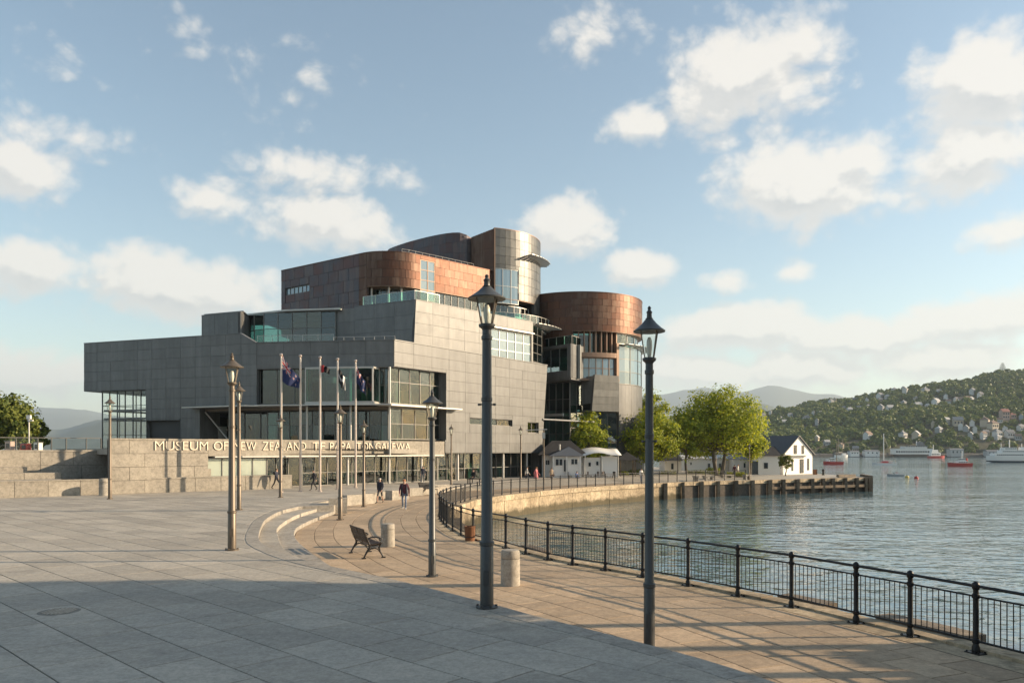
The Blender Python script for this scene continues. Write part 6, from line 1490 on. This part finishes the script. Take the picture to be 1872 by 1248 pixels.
# boathouse
def boathouse():
    A = Vector((px(1432, 101.5), 101.5)); B = Vector((px(1485, 106.), 106.)); d = (B - A).normalized(); n = Vector((-d.y, d.x)); W_ = (B - A).length; Lb = 7.
    t = wthing('boathouse', 'white boathouse with steep dark gable roof at the jetty end', 'boathouse', (*(A + d * W_ / 2), 0)); ze, zr = zz(829, 102.5), zz(797, 102)
    P = lambda a, b, z: (A.x + d.x * a + n.x * b, A.y + d.y * a + n.y * b, z)
    m = MB(); xr = W_ * .50; v = [P(0, 0, 0), P(W_, 0, 0), P(W_, 0, ze), P(xr, 0, zr), P(0, 0, ze), P(0, Lb, 0), P(W_, Lb, 0), P(W_, Lb, ze), P(xr, Lb, zr), P(0, Lb, ze)]
    m.add(v, [(0, 1, 2, 3, 4), (9, 8, 7, 6, 5), (0, 4, 9, 5), (1, 6, 7, 2), (0, 5, 6, 1)]); w = m.build('wall', m_ww, t)
    for sx, sz in ((0, 1), (W_, -1)):
        o_ = -.35 if sx == 0 else .35; m = MB(); zo_ = ze + (-.35 if True else 0) * (zr - ze) / xr
        m.hexa([P(sx + o_, -.25, zo_), P(xr, -.25, zr), P(xr, Lb + .2, zr), P(sx + o_, Lb + .2, zo_)], [P(sx + o_, -.25, zo_ + .14), P(xr, -.25, zr + .14), P(xr, Lb + .2, zr + .14), P(sx + o_, Lb + .2, zo_ + .14)]); m.build('roof', plain('slate_gable_roof', (.066, .066, .068), .55, 0, 0, .15), t)
    for a, z0, wd, h, nm in ((.62, .15, .9, 1.9, 'door'), (.66, 2.75, .55, 1.15, 'window'), (.40, 2.75, .7, 1.2, 'window'), (.30, .5, .35, 1.6, 'window'), (.85, .5, .4, 1.6, 'window')):
        m = MB(); c = a * W_; m.hexa([P(c - wd / 2, -.06, z0), P(c + wd / 2, -.06, z0), P(c + wd / 2, .02, z0), P(c - wd / 2, .02, z0)], [P(c - wd / 2, -.06, z0 + h), P(c + wd / 2, -.06, z0 + h), P(c + wd / 2, .02, z0 + h), P(c - wd / 2, .02, z0 + h)]); m.build(nm, m_boatw, w)
    m = MB(); m.hexa([P(.0, -.7, 2.55), P(W_ * .8, -.7, 2.55), P(W_ * .8, 0, 2.55), P(0, 0, 2.55)], [P(.0, -.7, 2.62), P(W_ * .8, -.7, 2.62), P(W_ * .8, 0, 2.66), P(0, 0, 2.66)]); m.build('balcony', m_ww, t)
    # lower wing on its left
    x0, x1 = px(1387, 101), px(1427, 101); m = MB(); m.box((x0 + x1) / 2, 103, 0, x1 - x0, 3.6, zz(833, 101)); m.build('side_wing', m_ww, t); m = MB(); gable_roof(m, x0 - .2, x1 + .25, 100.9, 105.1, zz(833, 101) + .002, 1.25, .3); m.build('side_roof', m_shing, t)
    m = MB(); m.box(px(1401, 101), 101.17, zz(856, 101), .5, .08, .75); m.build('window', m_boatw, t); m = MB(); m.box(px(1383, 101), 101.3, .1, .9, .1, 1.7); m.build('door', m_boatw, t)
boathouse()
# ================================================================== trees
m_bark = stone('tree_bark', (.15, .125, .095), (.10, .085, .065), 0, .3, .9, 2.)
m_leaf = foliage('plane_leaves', (.155, .225, .021), (.40, .42, .048), .5)
m_leafd = foliage('dark_tree_leaves', (.065, .10, .020), (.19, .21, .040), .36)
def leaf_cards(pts, sizes, g, mat, name, parent, up=.35, out=None):
    n = len(pts); P = np.asarray(pts)
    nr = g.normal(size=(n, 3)) * .55; nr[:, 2] += up
    if out is not None: nr += out
    nr /= np.linalg.norm(nr, axis=1)[:, None]
    t = g.normal(size=(n, 3)); t -= (t * nr).sum(1)[:, None] * nr; t /= np.linalg.norm(t, axis=1)[:, None]; b = np.cross(nr, t)
    s = np.asarray(sizes)[:, None]; fold = nr * s * .22
    V = np.stack([P - t * s, P + b * s * .62 - fold, P + t * s, P - b * s * .62 - fold], 1).reshape(-1, 3)
    i = np.arange(n) * 4; F = np.stack([np.stack([i, i + 1, i + 2], 1), np.stack([i, i + 2, i + 3], 1)], 1).reshape(-1, 3)
    me = bpy.data.meshes.new(name); me.vertices.add(len(V)); me.vertices.foreach_set('co', V.ravel().astype(np.float32)); me.loops.add(F.size); me.loops.foreach_set('vertex_index', F.ravel().astype(np.int32))
    me.polygons.add(len(F)); me.polygons.foreach_set('loop_start', np.arange(0, F.size, 3, dtype=np.int32)); me.polygons.foreach_set('loop_total', np.full(len(F), 3, dtype=np.int32)); me.update(calc_edges=True); me.materials.append(mat)
    return obj(name, me, parent)
def tree(name, label, x, y, z, H, rx, ry, hb, lobes, leaf, n, mat, seed, trunk=.2, forks=1, group=None, gap=.0, squash=1., cat='tree', thru=.5):
    """trunk, limbs that reach every leaf clump, and a crown of many small leaves gathered in clumps"""
    g = np.random.default_rng(seed); t = thing(name, label, cat, (x, y, z), 0, group); Hc = H - hb; cz = hb + Hc * .5
    cl = []; tries = 0
    while len(cl) < lobes and tries < 9000:
        tries += 1
        d = g.normal(size=3); d /= np.linalg.norm(d); r = g.uniform(.42, .92) if g.random() < .88 else g.uniform(.1, .5); p = d * r
        taper = 1 - .28 * max(0, p[2]) * squash
        q = np.array([p[0] * rx * taper, p[1] * ry * taper, cz + p[2] * Hc * .5])
        if all(np.linalg.norm((q - c) / (1, 1, .9)) > min(rx, Hc * .5) * (.26 + gap) for c, _ in cl) or tries > 6000: cl.append((q, min(rx, Hc * .5) * g.uniform(.20, .36)))
    pts = []; sz = []; outs = []
    per = max(8, n // max(1, len(cl)))
    for c, r in cl:
        k = int(per * (r / (min(rx, Hc * .5) * .28)) ** 2); d = g.normal(size=(k, 3)); d /= np.linalg.norm(d, axis=1)[:, None]; rr = r * g.random(k) ** .45
        q = c + d * rr[:, None] * np.array([1.12, 1.12, .86]); pts.append(q); sz.append(leaf * g.uniform(.6, 1.25, k)); oc = c - np.array([0, 0, cz]); outs.append(d * .75 + .5 * oc / max(.1, np.linalg.norm(oc)))
    k = int(n * .05); d = g.normal(size=(k, 3)); d /= np.linalg.norm(d, axis=1)[:, None]; q = d * (g.uniform(.85, 1.08, k))[:, None] * np.array([rx, ry, Hc * .5]) + np.array([0, 0, cz]); pts.append(q); sz.append(leaf * g.uniform(.6, 1.1, k)); outs.append(d)
    leaf_cards(np.vstack(pts), np.concatenate(sz), g, mat, 'crown', t, .35, np.vstack(outs))
    m = MB(); forksP = []
    for f in range(forks):
        a = f * 2 * math.pi / max(1, forks) + .4; off = (.35 * math.cos(a), .35 * math.sin(a)) if forks > 1 else (0, 0); top = (off[0] * 3.2 + g.normal() * .15, off[1] * 3.2 + g.normal() * .15, hb + Hc * .42)
        mid = (off[0] * 1.6 + g.normal() * .12, off[1] * 1.6 + g.normal() * .12, hb * .9); m.tube([(off[0], off[1], -.2), (off[0] * 1.05, off[1] * 1.05, .25), mid, top], [trunk * 1.35, trunk, trunk * .78, trunk * .35], 9); forksP.append((mid, top))
    m.build('trunk', m_bark, t, True); m = MB()
    for i, (c, r) in enumerate(cl):
        mid, top = forksP[i % len(forksP)]; f = min(1, max(0, (c[2] - mid[2]) / max(.1, top[2] - mid[2]) * thru)); s = Vector(mid).lerp(Vector(top), f); e = Vector(c); m2 = s.lerp(e, .5) + Vector((0, 0, -.12 * (e - s).length)); m.tube([s, m2, e], [trunk * .36, trunk * .2, trunk * .06], 5, False)
    m.build('limb', m_bark, t, True); return t
def Tx(u, Y): return px(u, Y)
PT = 'plane trees on the far quay'
tree('plane_tree', 'largest bright green plane tree, tallest on the quay, left of the boathouse', Tx(1315, 92.5), 92.5, 0, zz(704, 92.5), 5.6, 4.8, 2.2, 95, .17, 17000, m_leaf, 11, .26, 2, PT)
tree('plane_tree', 'bright green plane tree standing behind the nearest dark street lamp', Tx(1191, 88), 88, .1, zz(748, 88), 3.7, 3.4, 1.7, 60, .16, 9500, m_leaf, 12, .2, 1, PT)
tree('plane_tree', 'tall narrow plane tree rising behind others at the end of the museum', Tx(1192, 100), 100, 0, zz(709, 100), 2.6, 2.6, 2.4, 46, .17, 7000, m_leaf, 13, .2, 1, PT)
tree('plane_tree', 'round plane tree filling the gap left of the largest tree', Tx(1255, 90), 90, 0, zz(752, 90), 2.5, 2.6, 1.9, 40, .16, 6000, m_leaf, 14, .17, 1, PT)
tree('plane_tree', 'low plane tree drooping over the right side of the largest tree', Tx(1371, 95), 95, 0, zz(768, 95), 2.4, 2.3, 1.7, 36, .16, 5200, m_leaf, 15, .17, 1, PT)
tree('young_tree', 'loose young tree growing behind the white pavilion against the museum', Tx(1078, 86), 86, .3, zz(756, 86), 2.5, 2.2, 1.3, 38, .15, 4300, m_leaf, 16, .12, 1, None, .04)
tree('small_tree', 'small dark green tree in front of the boathouse gable', Tx(1436, 97.5), 97.5, 0, zz(826, 97.5), .98, .9, .85, 20, .10, 2000, m_leafd, 17, .07, 1)
tree('leafy_tree', 'dark leafy tree cut by the left edge of the picture', Tx(14, 64), 64, zs, zz(716, 64) - zs, 2.35, 2.6, .3, 50, .17, 8000, m_leafd, 18, .2, 1)
tree('leafy_tree', 'low bushy tree behind the glass railing right of the thin mast', Tx(62, 66), 66, zs, zz(764, 66) - zs, 1.15, 1.2, .1, 28, .14, 3500, m_leafd, 19, .12, 1)
tree('leafy_tree', 'low bushy tree behind the glass railing left of the thin mast', Tx(36, 63), 63, zs, zz(752, 63) - zs, 1.4, 1.4, .1, 28, .15, 3600, m_leafd, 20, .12, 1)
# clipped hedges and flower beds under the trees
def hedge(u0, u1, Y, h, label, mat=None, seed=1, z=0.):
    x0, x1 = px(u0, Y), px(u1, Y); t = thing('hedge', label, 'hedge', ((x0 + x1) / 2, Y, z)); g = np.random.default_rng(seed); n = int(420 * (x1 - x0)); P = np.stack([g.uniform(-(x1 - x0) / 2, (x1 - x0) / 2, n), g.uniform(-.55, .55, n), h * (.06 + .94 * g.random(n) ** .6) * (1 + .16 * np.sin(np.linspace(0, 9, n) * seed))], 1); P[:, 0] += .08 * g.normal(size=n)
    leaf_cards(P, .09 * g.uniform(.6, 1.3, n), g, mat or m_leafd, 'foliage', t); m = MB(); m.box(0, 0, 0, x1 - x0 - .1, .9, .12); m.build('soil_bed', m_timber, t)
hedge(1152, 1176, 88, .95, 'low green hedge right of the open garden shelter', seed=2); hedge(1208, 1236, 89, .75, 'low green hedge below the tree behind the nearest dark lamp', seed=3); hedge(1256, 1288, 91, .8, 'clipped hedge between the trees left of the forked trunk', seed=4); hedge(1292, 1318, 94, 1.0, 'bright grassy hedge left of the largest trunk', m_leaf, 5)
hedge(1128, 1148, 86, .8, 'dark shrub bed beside the white annex', seed=6); hedge(1330, 1362, 93, .55, 'flower bed under the right side of the largest tree', m_leaf, 7)
# stone seats and planters along the far quay
def far_seat(u, row, w, h, label):
    x, y = G(u, row, 0); k = y / FOC; t = thing('stone_bench', label, 'stone bench', (x, y, 0), R(18), 'stone benches on the far quay'); m = MB(); m.box(0, 0, h * k * .7, w * k, .6, h * k * .3); m.build('seat_slab', m_conc, t)
    for s_ in (-1, 1): m = MB(); m.box(s_ * w * k * .32, 0, 0, w * k * .24, .5, h * k * .7); m.build('foot', m_conc, t)
far_seat(1296, 877, 24, 8, 'pale stone bench on the quay edge left of the largest trunk'); far_seat(1330, 873, 26, 6, 'pale stone bench below the largest tree, right of its trunks'); far_seat(1366, 876, 14, 9, 'squat stone bench beside the quay edge lamp left of the boathouse'); far_seat(1272, 879, 8, 10, 'small stone block on the quay edge below the hedge')
def crate(u, row, w, h, c, label, nm='crate'):
    x, y = G(u, row, 0); k = y / FOC; t = thing(nm, label, nm.replace('_', ' '), (x, y, 0), rnd.uniform(-.4, .4)); m = MB(); m.box(0, 0, 0, w * k, w * k * .7, h * k); m.build('body', c, t); m = MB(); m.box(0, 0, h * k + .002, w * k * 1.06, w * k * .74, .05); m.build('lid', m_frame, t)
    for s_ in (-1, 1): m = MB(); m.box(s_ * w * k * .3, -w * k * .36, .05, .06, .04, h * k * .85); m.build('batten', m_timber, t)
m_blue = plain('blue_tarp', (.10, .22, .36), .6); crate(1412, 866, 12, 8, m_dark, 'dark crate on the jetty left of the small tree'); crate(1424, 864, 14, 13, m_hw[5], 'pale blue cabinet on the jetty just left of the small tree'); crate(1462, 866, 10, 8, m_blue, 'blue covered crate on the jetty below the boathouse gable'); crate(1490, 867, 7, 9, plain('orange_drum_paint', (.4, .16, .06), .6), 'rusty orange crate right of the boathouse on the jetty'); crate(1476, 864, 9, 10, m_white, 'white crate against the right corner of the boathouse')
x, y = G(1505, 868, 0); t = thing('mooring_post', 'dark mooring post standing near the end of the jetty', 'mooring post', (x, y, 0)); m = MB(); m.lathe([(.14, 0), (.13, .5), (.17, .55), (.16, .75), (0, .82)], 12); m.build('post', m_iron, t, True); m = MB(); m.lathe([(.2, 0), (.2, .05), (.15, .06)], 12); m.build('base_plate', m_iron, t)

# shade trees on the quay outside the frame: their crowns shade the near plaza
PL = 'shade trees beside the camera'
for k, (x, y, H, hb, rr) in enumerate(((16.0, 15.2, 11.0, 5.7, 2.6), (17.9, 11.8, 11.6, 5.4, 3.0), (16.0, 8.2, 11, 4.2, 3.0), (18.5, 5.0, 11, 2.8, 3.2), (15.5, 2.4, 10, 2.6, 2.9), (21, 13.6, 13, 7.4, 2.7))):
    tree('shade_tree', 'leafy tree on the quay right of the camera, ' + ['second from the front', 'third from the front', 'fourth from the front', 'fifth from the front', 'last of the row', 'set back from the row'][k], x, y, 0, H, rr, rr, hb, 60, .24, 7000, m_leafd, 40 + k, .2, 1, PL)
for k, (x, y, h) in enumerate(((15.8, 12.6, 3.5), (15.8, 10.7, 3.9), (15.4, 8.8, 3.8))):
    t = thing('shrub', 'dense shrub on the quay right of the camera, ' + ['front one', 'middle one', 'rear one'][k], 'shrub', (x, y, 0), 0, 'shrubs beside the camera'); g = np.random.default_rng(60 + k); n = 7500; d = g.normal(size=(n, 3)); d /= np.linalg.norm(d, axis=1)[:, None]; leaf_cards(d * (g.random(n) ** .4)[:, None] * np.array([1., 1.25, h / 2]) + np.array([0, 0, h / 2]), .19 * g.uniform(.6, 1.2, n), g, m_leafd, 'foliage', t); m = MB(); m.tube([(0, 0, -.1), (0, 0, h * .6)], [.08, .03], 6); m.build('stem', m_bark, t)

# unseen city blocks, added behind the camera to cut the sky fill
for k, (x, y, w, d, h, lb) in enumerate(((-34, -46, 30, 18, 16, 'wide grey office block behind the camera on the left'), (2, -58, 26, 20, 22, 'tall grey office block straight behind the camera'), (40, -62, 26, 20, 16, 'grey office block behind the camera on the right'))):
    t = thing('added_office_block', lb, 'building', (x, y, 0)); m = MB(); m.box(0, 0, 0, w, d, h); wl = m.build('wall', m_clad2, t); m = MB(); m.box(0, 0, h, w + .6, d + .6, .5); m.build('roof', m_roof, t)
    for fl in range(int(h / 3.6)): m = MB(); m.box(0, d / 2 + .03, 1 + fl * 3.6, w - 2, .08, 1.8); m.build('window', m_boatw, wl)
# ================================================================== people
m_skin = plain('skin', (.46, .28, .20), .55, 0, 0, .05)
CL = {k: plain('cloth_' + k, c, .85, 0, 0, .15, 9) for k, c in dict(navy=(.025, .028, .045), black=(.014, .014, .016), jeans=(.16, .20, .27), plum=(.09, .025, .035), grey=(.16, .16, .17), pink=(.50, .16, .17), white=(.60, .58, .54), orange=(.42, .15, .07), blue=(.06, .10, .22), tan=(.33, .25, .17), charcoal=(.035, .035, .04), brown=(.10, .065, .045), shoe=(.03, .027, .025), paleshoe=(.5, .48, .45)).items()}
HAIR = {k: plain('hair_' + k, c, .6, 0, 0, .25, 20) for k, c in dict(ginger=(.34, .13, .045), white=(.62, .58, .52), dark=(.025, .018, .014), brown=(.10, .06, .035)).items()}
def pose_points(kind, ph=1):
    """joint positions of a 1.72 m figure facing -Y: walk, stand or sit"""
    J = {}
    if kind == 'sit':
        hz = .50; J['pel'] = (0, 0, hz); J['wai'] = (0, .0, hz + .20); J['che'] = (0, -.03, hz + .44); J['nec'] = (0, -.05, hz + .58); J['hea'] = (0, -.07, hz + .70); J['top'] = (0, -.075, hz + .80)
        for s, q in ((-1, 'l'), (1, 'r')): J['hip' + q] = (s * .10, -.02, hz - .02); J['kne' + q] = (s * .13, -.44, hz); J['ank' + q] = (s * .13, -.42, .09); J['toe' + q] = (s * .14, -.58, .04); J['sho' + q] = (s * .18, -.03, hz + .50); J['elb' + q] = (s * .24, -.10, hz + .24); J['wri' + q] = (s * .15, -.32, hz + .12); J['han' + q] = (s * .12, -.40, hz + .10)
        return J
    w = {'walk': .26, 'stride': .34, 'stand': .04}[kind]; J['pel'] = (0, 0, .93); J['wai'] = (0, -.01, 1.10); J['che'] = (0, -.03, 1.34); J['nec'] = (0, -.045, 1.49); J['hea'] = (0, -.065, 1.60); J['top'] = (0, -.07, 1.69)
    for s, q in ((-1, 'l'), (1, 'r')):
        f = s * ph; J['hip' + q] = (s * .095, 0, .90); J['kne' + q] = (s * .10, -f * w * .55 - .07, .49); J['ank' + q] = (s * .095, -f * w + (0 if f > 0 else .04), .085 + (0 if f > 0 else .05)); J['toe' + q] = (s * .11, J['ank' + q][1] - .17, .035)
        J['sho' + q] = (s * .185, -.02, 1.41); J['elb' + q] = (s * .255, f * w * .35 + .03, 1.13); J['wri' + q] = (s * .25, f * w * .8 - .08, .90); J['han' + q] = (s * .24, f * w * .9 - .12, .81)
    return J
BONES = [('pel', 'wai', 'top'), ('wai', 'che', 'top'), ('che', 'nec', 'top'), ('nec', 'hea', 'skin'), ('hea', 'top', 'skin')] + [b for q in 'lr' for b in (('pel', 'hip' + q, 'leg'), ('hip' + q, 'kne' + q, 'leg'), ('kne' + q, 'ank' + q, 'shin'), ('ank' + q, 'toe' + q, 'shoe'), ('che', 'sho' + q, 'top'), ('sho' + q, 'elb' + q, 'top'), ('elb' + q, 'wri' + q, 'top'), ('wri' + q, 'han' + q, 'skin'))]
RAD = dict(pel=(.155, .115), wai=(.135, .10), che=(.165, .115), nec=(.055, .058), hea=(.078, .092), top=(.06, .07), hip=(.088, .09), kne=(.058, .060), ank=(.042, .045), toe=(.036, .028), sho=(.066, .066), elb=(.045, .045), wri=(.032, .034), han=(.030, .036))
def person_mesh(kind, ph, coat=1.):
    J = pose_points(kind, ph); names = list(J); me = bpy.data.meshes.new('person'); me.from_pydata([J[n] for n in names], [(names.index(a), names.index(b)) for a, b, _ in BONES], []); o = bpy.data.objects.new('tmp', me); C.objects.link(o)
    sk = o.modifiers.new('s', 'SKIN'); sk.use_smooth_shade = True
    for n, v in zip(names, me.skin_vertices[0].data):
        r = RAD[n if n in RAD else n[:3]]; f = coat if n[:3] in ('pel', 'wai', 'che', 'sho', 'elb') else 1; v.radius = (r[0] * f, r[1] * f); v.use_root = n == 'pel'
    o.modifiers.new('d', 'SUBSURF').levels = 1; dg = bpy.context.evaluated_depsgraph_get(); out = bpy.data.meshes.new_from_object(o.evaluated_get(dg)); bpy.data.objects.remove(o)
    B = [(Vector(J[a]), Vector(J[b]), r) for a, b, r in BONES]; idx = dict(top=0, leg=1, shin=2, shoe=3, skin=4); mi = []
    for p in out.polygons:
        c = p.center; best = (9, 0)
        for a, b, r in B:
            t = max(0, min(1, (c - a).dot(b - a) / max(1e-6, (b - a).length_squared))); d = (c - a - (b - a) * t).length
            if d < best[0]: best = (d, r)
        r = best[1]
        if r == 'top' and kind != 'sit' and c.z < .88: r = 'leg'
        if r == 'leg' and c.z > J['pel'][2] + .0: r = 'top'
        if r == 'top' and c.z > J['nec'][2] + .0: r = 'skin'
        mi.append(idx[r])
    out.materials.clear()
    for k in range(5): out.materials.append(None)
    out.polygons.foreach_set('material_index', mi); out.polygons.foreach_set('use_smooth', np.ones(len(out.polygons), dtype=bool)); out.name = 'person'; return out, J
PM = {}
def hand_mesh(J, q):
    w, h = Vector(J['wri' + q]), Vector(J['han' + q]); d = (h - w).normalized(); s = -1 if q == 'l' else 1; side_ = Vector((0, -1, 0)); m = MB()
    for k, ln in enumerate((.070, .080, .076, .060)):
        b = h + side_ * (.024 - .016 * k) * 1.0; m.tube([b - d * .01, b + d * ln * .55, b + d * ln * .95 + Vector((-s * .018, 0, 0))], [.009, .0085, .006], 5)
    b = w.lerp(h, .45) + side_ * .03; m.tube([b, b + d * .04 + side_ * .018, b + d * .075 + side_ * .016], [.010, .009, .006], 5); return m
def person(u, row, z, rz, kind, ph, top, leg, shin, shoe, hair, label, hgt=1.7, coat=1.06, extra=None, long=False, loc=None):
    key = (kind, ph, coat)
    if key not in PM: PM[key] = person_mesh(kind, ph, coat)
    me, J = PM[key]; x, y = loc or G(u, row, z); t = thing('person', label, 'person', (x, y, z), R(rz)); t.scale = (hgt / 1.72,) * 3
    b = obj('body', me, t)
    for s_, mt in zip(b.material_slots, (CL[top], CL[leg], m_skin if shin == 'skin' else CL[shin], CL[shoe], m_skin)): s_.link = 'OBJECT'; s_.material = mt
    hx, hy, hz = J['hea']; m = MB(); m.lathe([(.066, -.01), (.090, .035), (.088, .075), (.060, .108), (.0, .118)], 14, (hx, hy + .014, hz), cap=False)
    if long: m.hexa([(hx - .075, hy + .03, hz - .20), (hx + .075, hy + .03, hz - .20), (hx + .07, hy + .10, hz - .20), (hx - .07, hy + .10, hz - .20)], [(hx - .085, hy + .0, hz + .05), (hx + .085, hy + .0, hz + .05), (hx + .08, hy + .10, hz + .05), (hx - .08, hy + .10, hz + .05)])
    m.build('hair', HAIR[hair], t, True)
    m = MB(); m.lathe([(.011, -.012), (.013, -.004), (.006, .022), (0, .024)], 6, (hx, hy - .088, hz - .005)); m.build('nose', m_skin, t, True)
    for s_ in (-1, 1):
        m = MB(); m.lathe([(0, -.009), (.012, 0), (0, .009)], 8, (hx + s_ * .032, hy - .076, hz + .028)); m.build('eye', HAIR['dark'], t, True); m = MB(); m.lathe([(0, -.03), (.018, -.01), (.018, .02), (0, .032)], 6, (hx + s_ * .086, hy + .01, hz + .01)); m.build('ear', m_skin, t, True)
        hand_mesh(J, 'l' if s_ < 0 else 'r').build('hand', m_skin, t, True)
    m = MB(); m.box(hx, hy - .083, hz - .048, .044, .012, .010); m.build('mouth', CL['plum'], t)
    if extra == 'jacket':
        cx, cy, cz = J['che']; m = MB(); n = 14; v = []; f = []
        for i, (z_, r1, r2) in enumerate(((1.44, .17, .115), (1.30, .205, .145), (1.08, .195, .14), (.84, .225, .165), (.78, .23, .17))):
            for k in range(n): a = R(-60 + 300 * k / (n - 1)); v.append((r1 * math.cos(a), cy + .02 + r2 * math.sin(a), z_))
        for i in range(4):
            for k in range(n - 1): f.append((i * n + k, i * n + k + 1, (i + 1) * n + k + 1, (i + 1) * n + k))
        m.add(v, f); o = m.build('jacket', CL['navy'], t, True); sm = o.modifiers.new('thickness', 'SOLIDIFY'); sm.thickness = .012
    if extra == 'backpack':
        m = MB(); m.hexa([(-.14, .10, 1.02), (.14, .10, 1.02), (.13, .25, 1.05), (-.13, .25, 1.05)], [(-.12, .09, 1.42), (.12, .09, 1.42), (.10, .20, 1.40), (-.10, .20, 1.40)]); bp = m.build('backpack', CL['black'], t, True)
        for s_ in (-1, 1): m = MB(); m.tube([(s_ * .10, .10, 1.38), (s_ * .12, -.02, 1.49), (s_ * .13, -.14, 1.36), (s_ * .12, -.10, 1.10)], .016, 6); m.build('strap', CL['black'], bp)
    if extra == 'bag': m = MB(); m.box(.30, .0, .62, .10, .28, .30); m.build('bag', CL['brown'], t); m = MB(); m.tube([(.30, -.1, .92), (.27, 0, 1.12), (.30, .1, .92)], .01, 5); m.build('bag_strap', CL['brown'], t)
    if extra == 'dress': m = MB(); m.lathe([(.15, 1.12), (.19, .92), (.27, .42), (.26, .41), (.18, .9), (.14, 1.1)], 16, cap=False); m.build('dress', CL[top], t, True)
    return t
person(739, 931, 0, 4, 'walk', 1, 'plum', 'jeans', 'jeans', 'paleshoe', 'ginger', 'ginger haired person in open navy jacket and jeans walking towards the camera', 1.68, 1.10, 'jacket')
person(695, 919, 0, -14, 'walk', -1, 'navy', 'charcoal', 'skin', 'shoe', 'white', 'white haired person in dark top and shorts walking with a backpack', 1.55, 1.08, 'backpack')
person(505, 893.5, ZP, 74, 'stride', 1, 'navy', 'black', 'black', 'shoe', 'brown', 'person in navy jacket and black trousers striding left past the lamp', 1.50, 1.12)
person(574, 896, ZP, -60, 'walk', 1, 'charcoal', 'black', 'black', 'shoe', 'dark', 'dark haired person in black with a backpack walking between flagpoles', 1.45, 1.10, 'backpack')
person(773, 882, ZP, 10, 'stand', 1, 'navy', 'grey', 'grey', 'paleshoe', 'dark', 'person in dark coat standing by the museum doors', 1.45, 1.16)
person(864, 0, .45, -30, 'sit', 1, 'black', 'black', 'black', 'shoe', 'dark', 'dark clothed person seated behind the railing left of the tallest lamp', 1.6, 1.1, None, False, G(866, 893, 0) )
person(963, 880, .1, 100, 'walk', 1, 'white', 'navy', 'navy', 'shoe', 'dark', 'person in pale top and dark trousers walking near the pavilion corner', 1.5)
person(980, 881, .1, 60, 'walk', -1, 'pink', 'pink', 'skin', 'paleshoe', 'ginger', 'person in a pink dress walking beside the light mast', 1.5, 1.05, 'dress', True)
person(1008, 880, .1, 20, 'stand', 1, 'tan', 'brown', 'brown', 'shoe', 'brown', 'person in tan clothes standing before the pavilion porch', 1.4, 1.1, 'bag')
person(1036, 876, .15, -20, 'stand', -1, 'orange', 'tan', 'tan', 'shoe', 'white', 'person in an orange top standing at the pavilion door', 1.4)
person(1054, 0, 0, 40, 'sit', 1, 'blue', 'navy', 'navy', 'paleshoe', 'dark', 'person in blue sitting in front of the pavilion wall', 1.5, 1.1, None, False, (px(1054, 77.5), 77.5))
person(1096, 876, .1, -70, 'stand', 1, 'charcoal', 'black', 'black', 'shoe', 'dark', 'person in charcoal standing before the white annex', 1.5, 1.12)
person(1172, 882, 0, 30, 'stand', -1, 'white', 'jeans', 'jeans', 'shoe', 'brown', 'person in white at the far railing left of the nearest lamp', 1.45)
person(1343, 872, 0, -40, 'stand', 1, 'plum', 'charcoal', 'charcoal', 'shoe', 'dark', 'person in plum standing under the largest tree', 1.5)
person(1349, 871, 0, 60, 'stand', -1, 'white', 'tan', 'tan', 'paleshoe', 'ginger', 'person in white standing beside the one in plum under the largest tree', 1.5)
# stools under the two seated people
for u, loc, lb in ((866, G(866, 893, 0), 'dark bench seat under the person behind the railing'), (1054, (px(1054, 77.5), 77.5), 'low dark bench seat under the person in blue')):
    t = thing('low_bench', lb, 'bench', (*loc, 0)); m = MB(); m.box(0, .1, .36 + (.45 if u == 866 else 0), 1.2, .4, .07); m.build('seat', m_slat, t)
    for s_ in (-1, 1): m = MB(); m.box(s_ * .5, .1, 0, .08, .34, .36 + (.45 if u == 866 else 0)); m.build('leg', m_iron, t)
# café tables in front of the pavilion
def cafe_set(u, row, z, label, c):
    x, y = G(u, row, z); t = thing('cafe_table', label, 'table', (x, y, z), rnd.uniform(0, 3)); m = MB(); m.lathe([(.36, .70), (.36, .73), (0, .73)], 14); m.build('table_top', c, t); m = MB(); m.tube([(0, 0, 0), (0, 0, .7)], .03, 6); m.lathe([(.22, 0), (.2, .03), (0, .04)], 10); m.build('leg', m_iron, t)
def cafe_chair(u, row, z, rz, label):
    x, y = G(u, row, z); t = thing('cafe_chair', label, 'chair', (x, y, z), rz, 'chairs outside the café'); m = MB(); m.box(0, 0, .43, .42, .42, .04); m.build('seat', m_slat, t); m = MB(); m.box(0, .2, .5, .42, .03, .38); m.build('backrest', m_slat, t)
    for a, b in ((-1, -1), (1, -1), (1, 1), (-1, 1)): m = MB(); m.tube([(a * .18, b * .18, 0), (a * .18, b * .18, .43 if b < 0 else .85)], .018, 5); m.build('leg', m_iron, t)
cafe_set(1046, 876, .2, 'round café table beside the person in blue', m_white); cafe_set(1084, 876, .2, 'round café table left of the person in charcoal', m_timberl); cafe_set(1112, 876, .2, 'round café table before the right end of the white annex', m_white)
cafe_chair(1078, 877, .2, 1.2, 'café chair left of the table by the annex'); cafe_chair(1090, 877, .2, -1.3, 'café chair right of the table by the annex'); cafe_chair(1106, 877, .2, .8, 'café chair at the table before the annex end, its left side'); cafe_chair(1120, 877, .2, -1., 'café chair at the table before the annex end, its right side'); cafe_chair(1042, 877, .2, 1.5, 'café chair left of the table near the person in blue')
for o in list(bpy.data.objects):
    if o.location.z < -800: raise RuntimeError('unplaced ' + o.name)
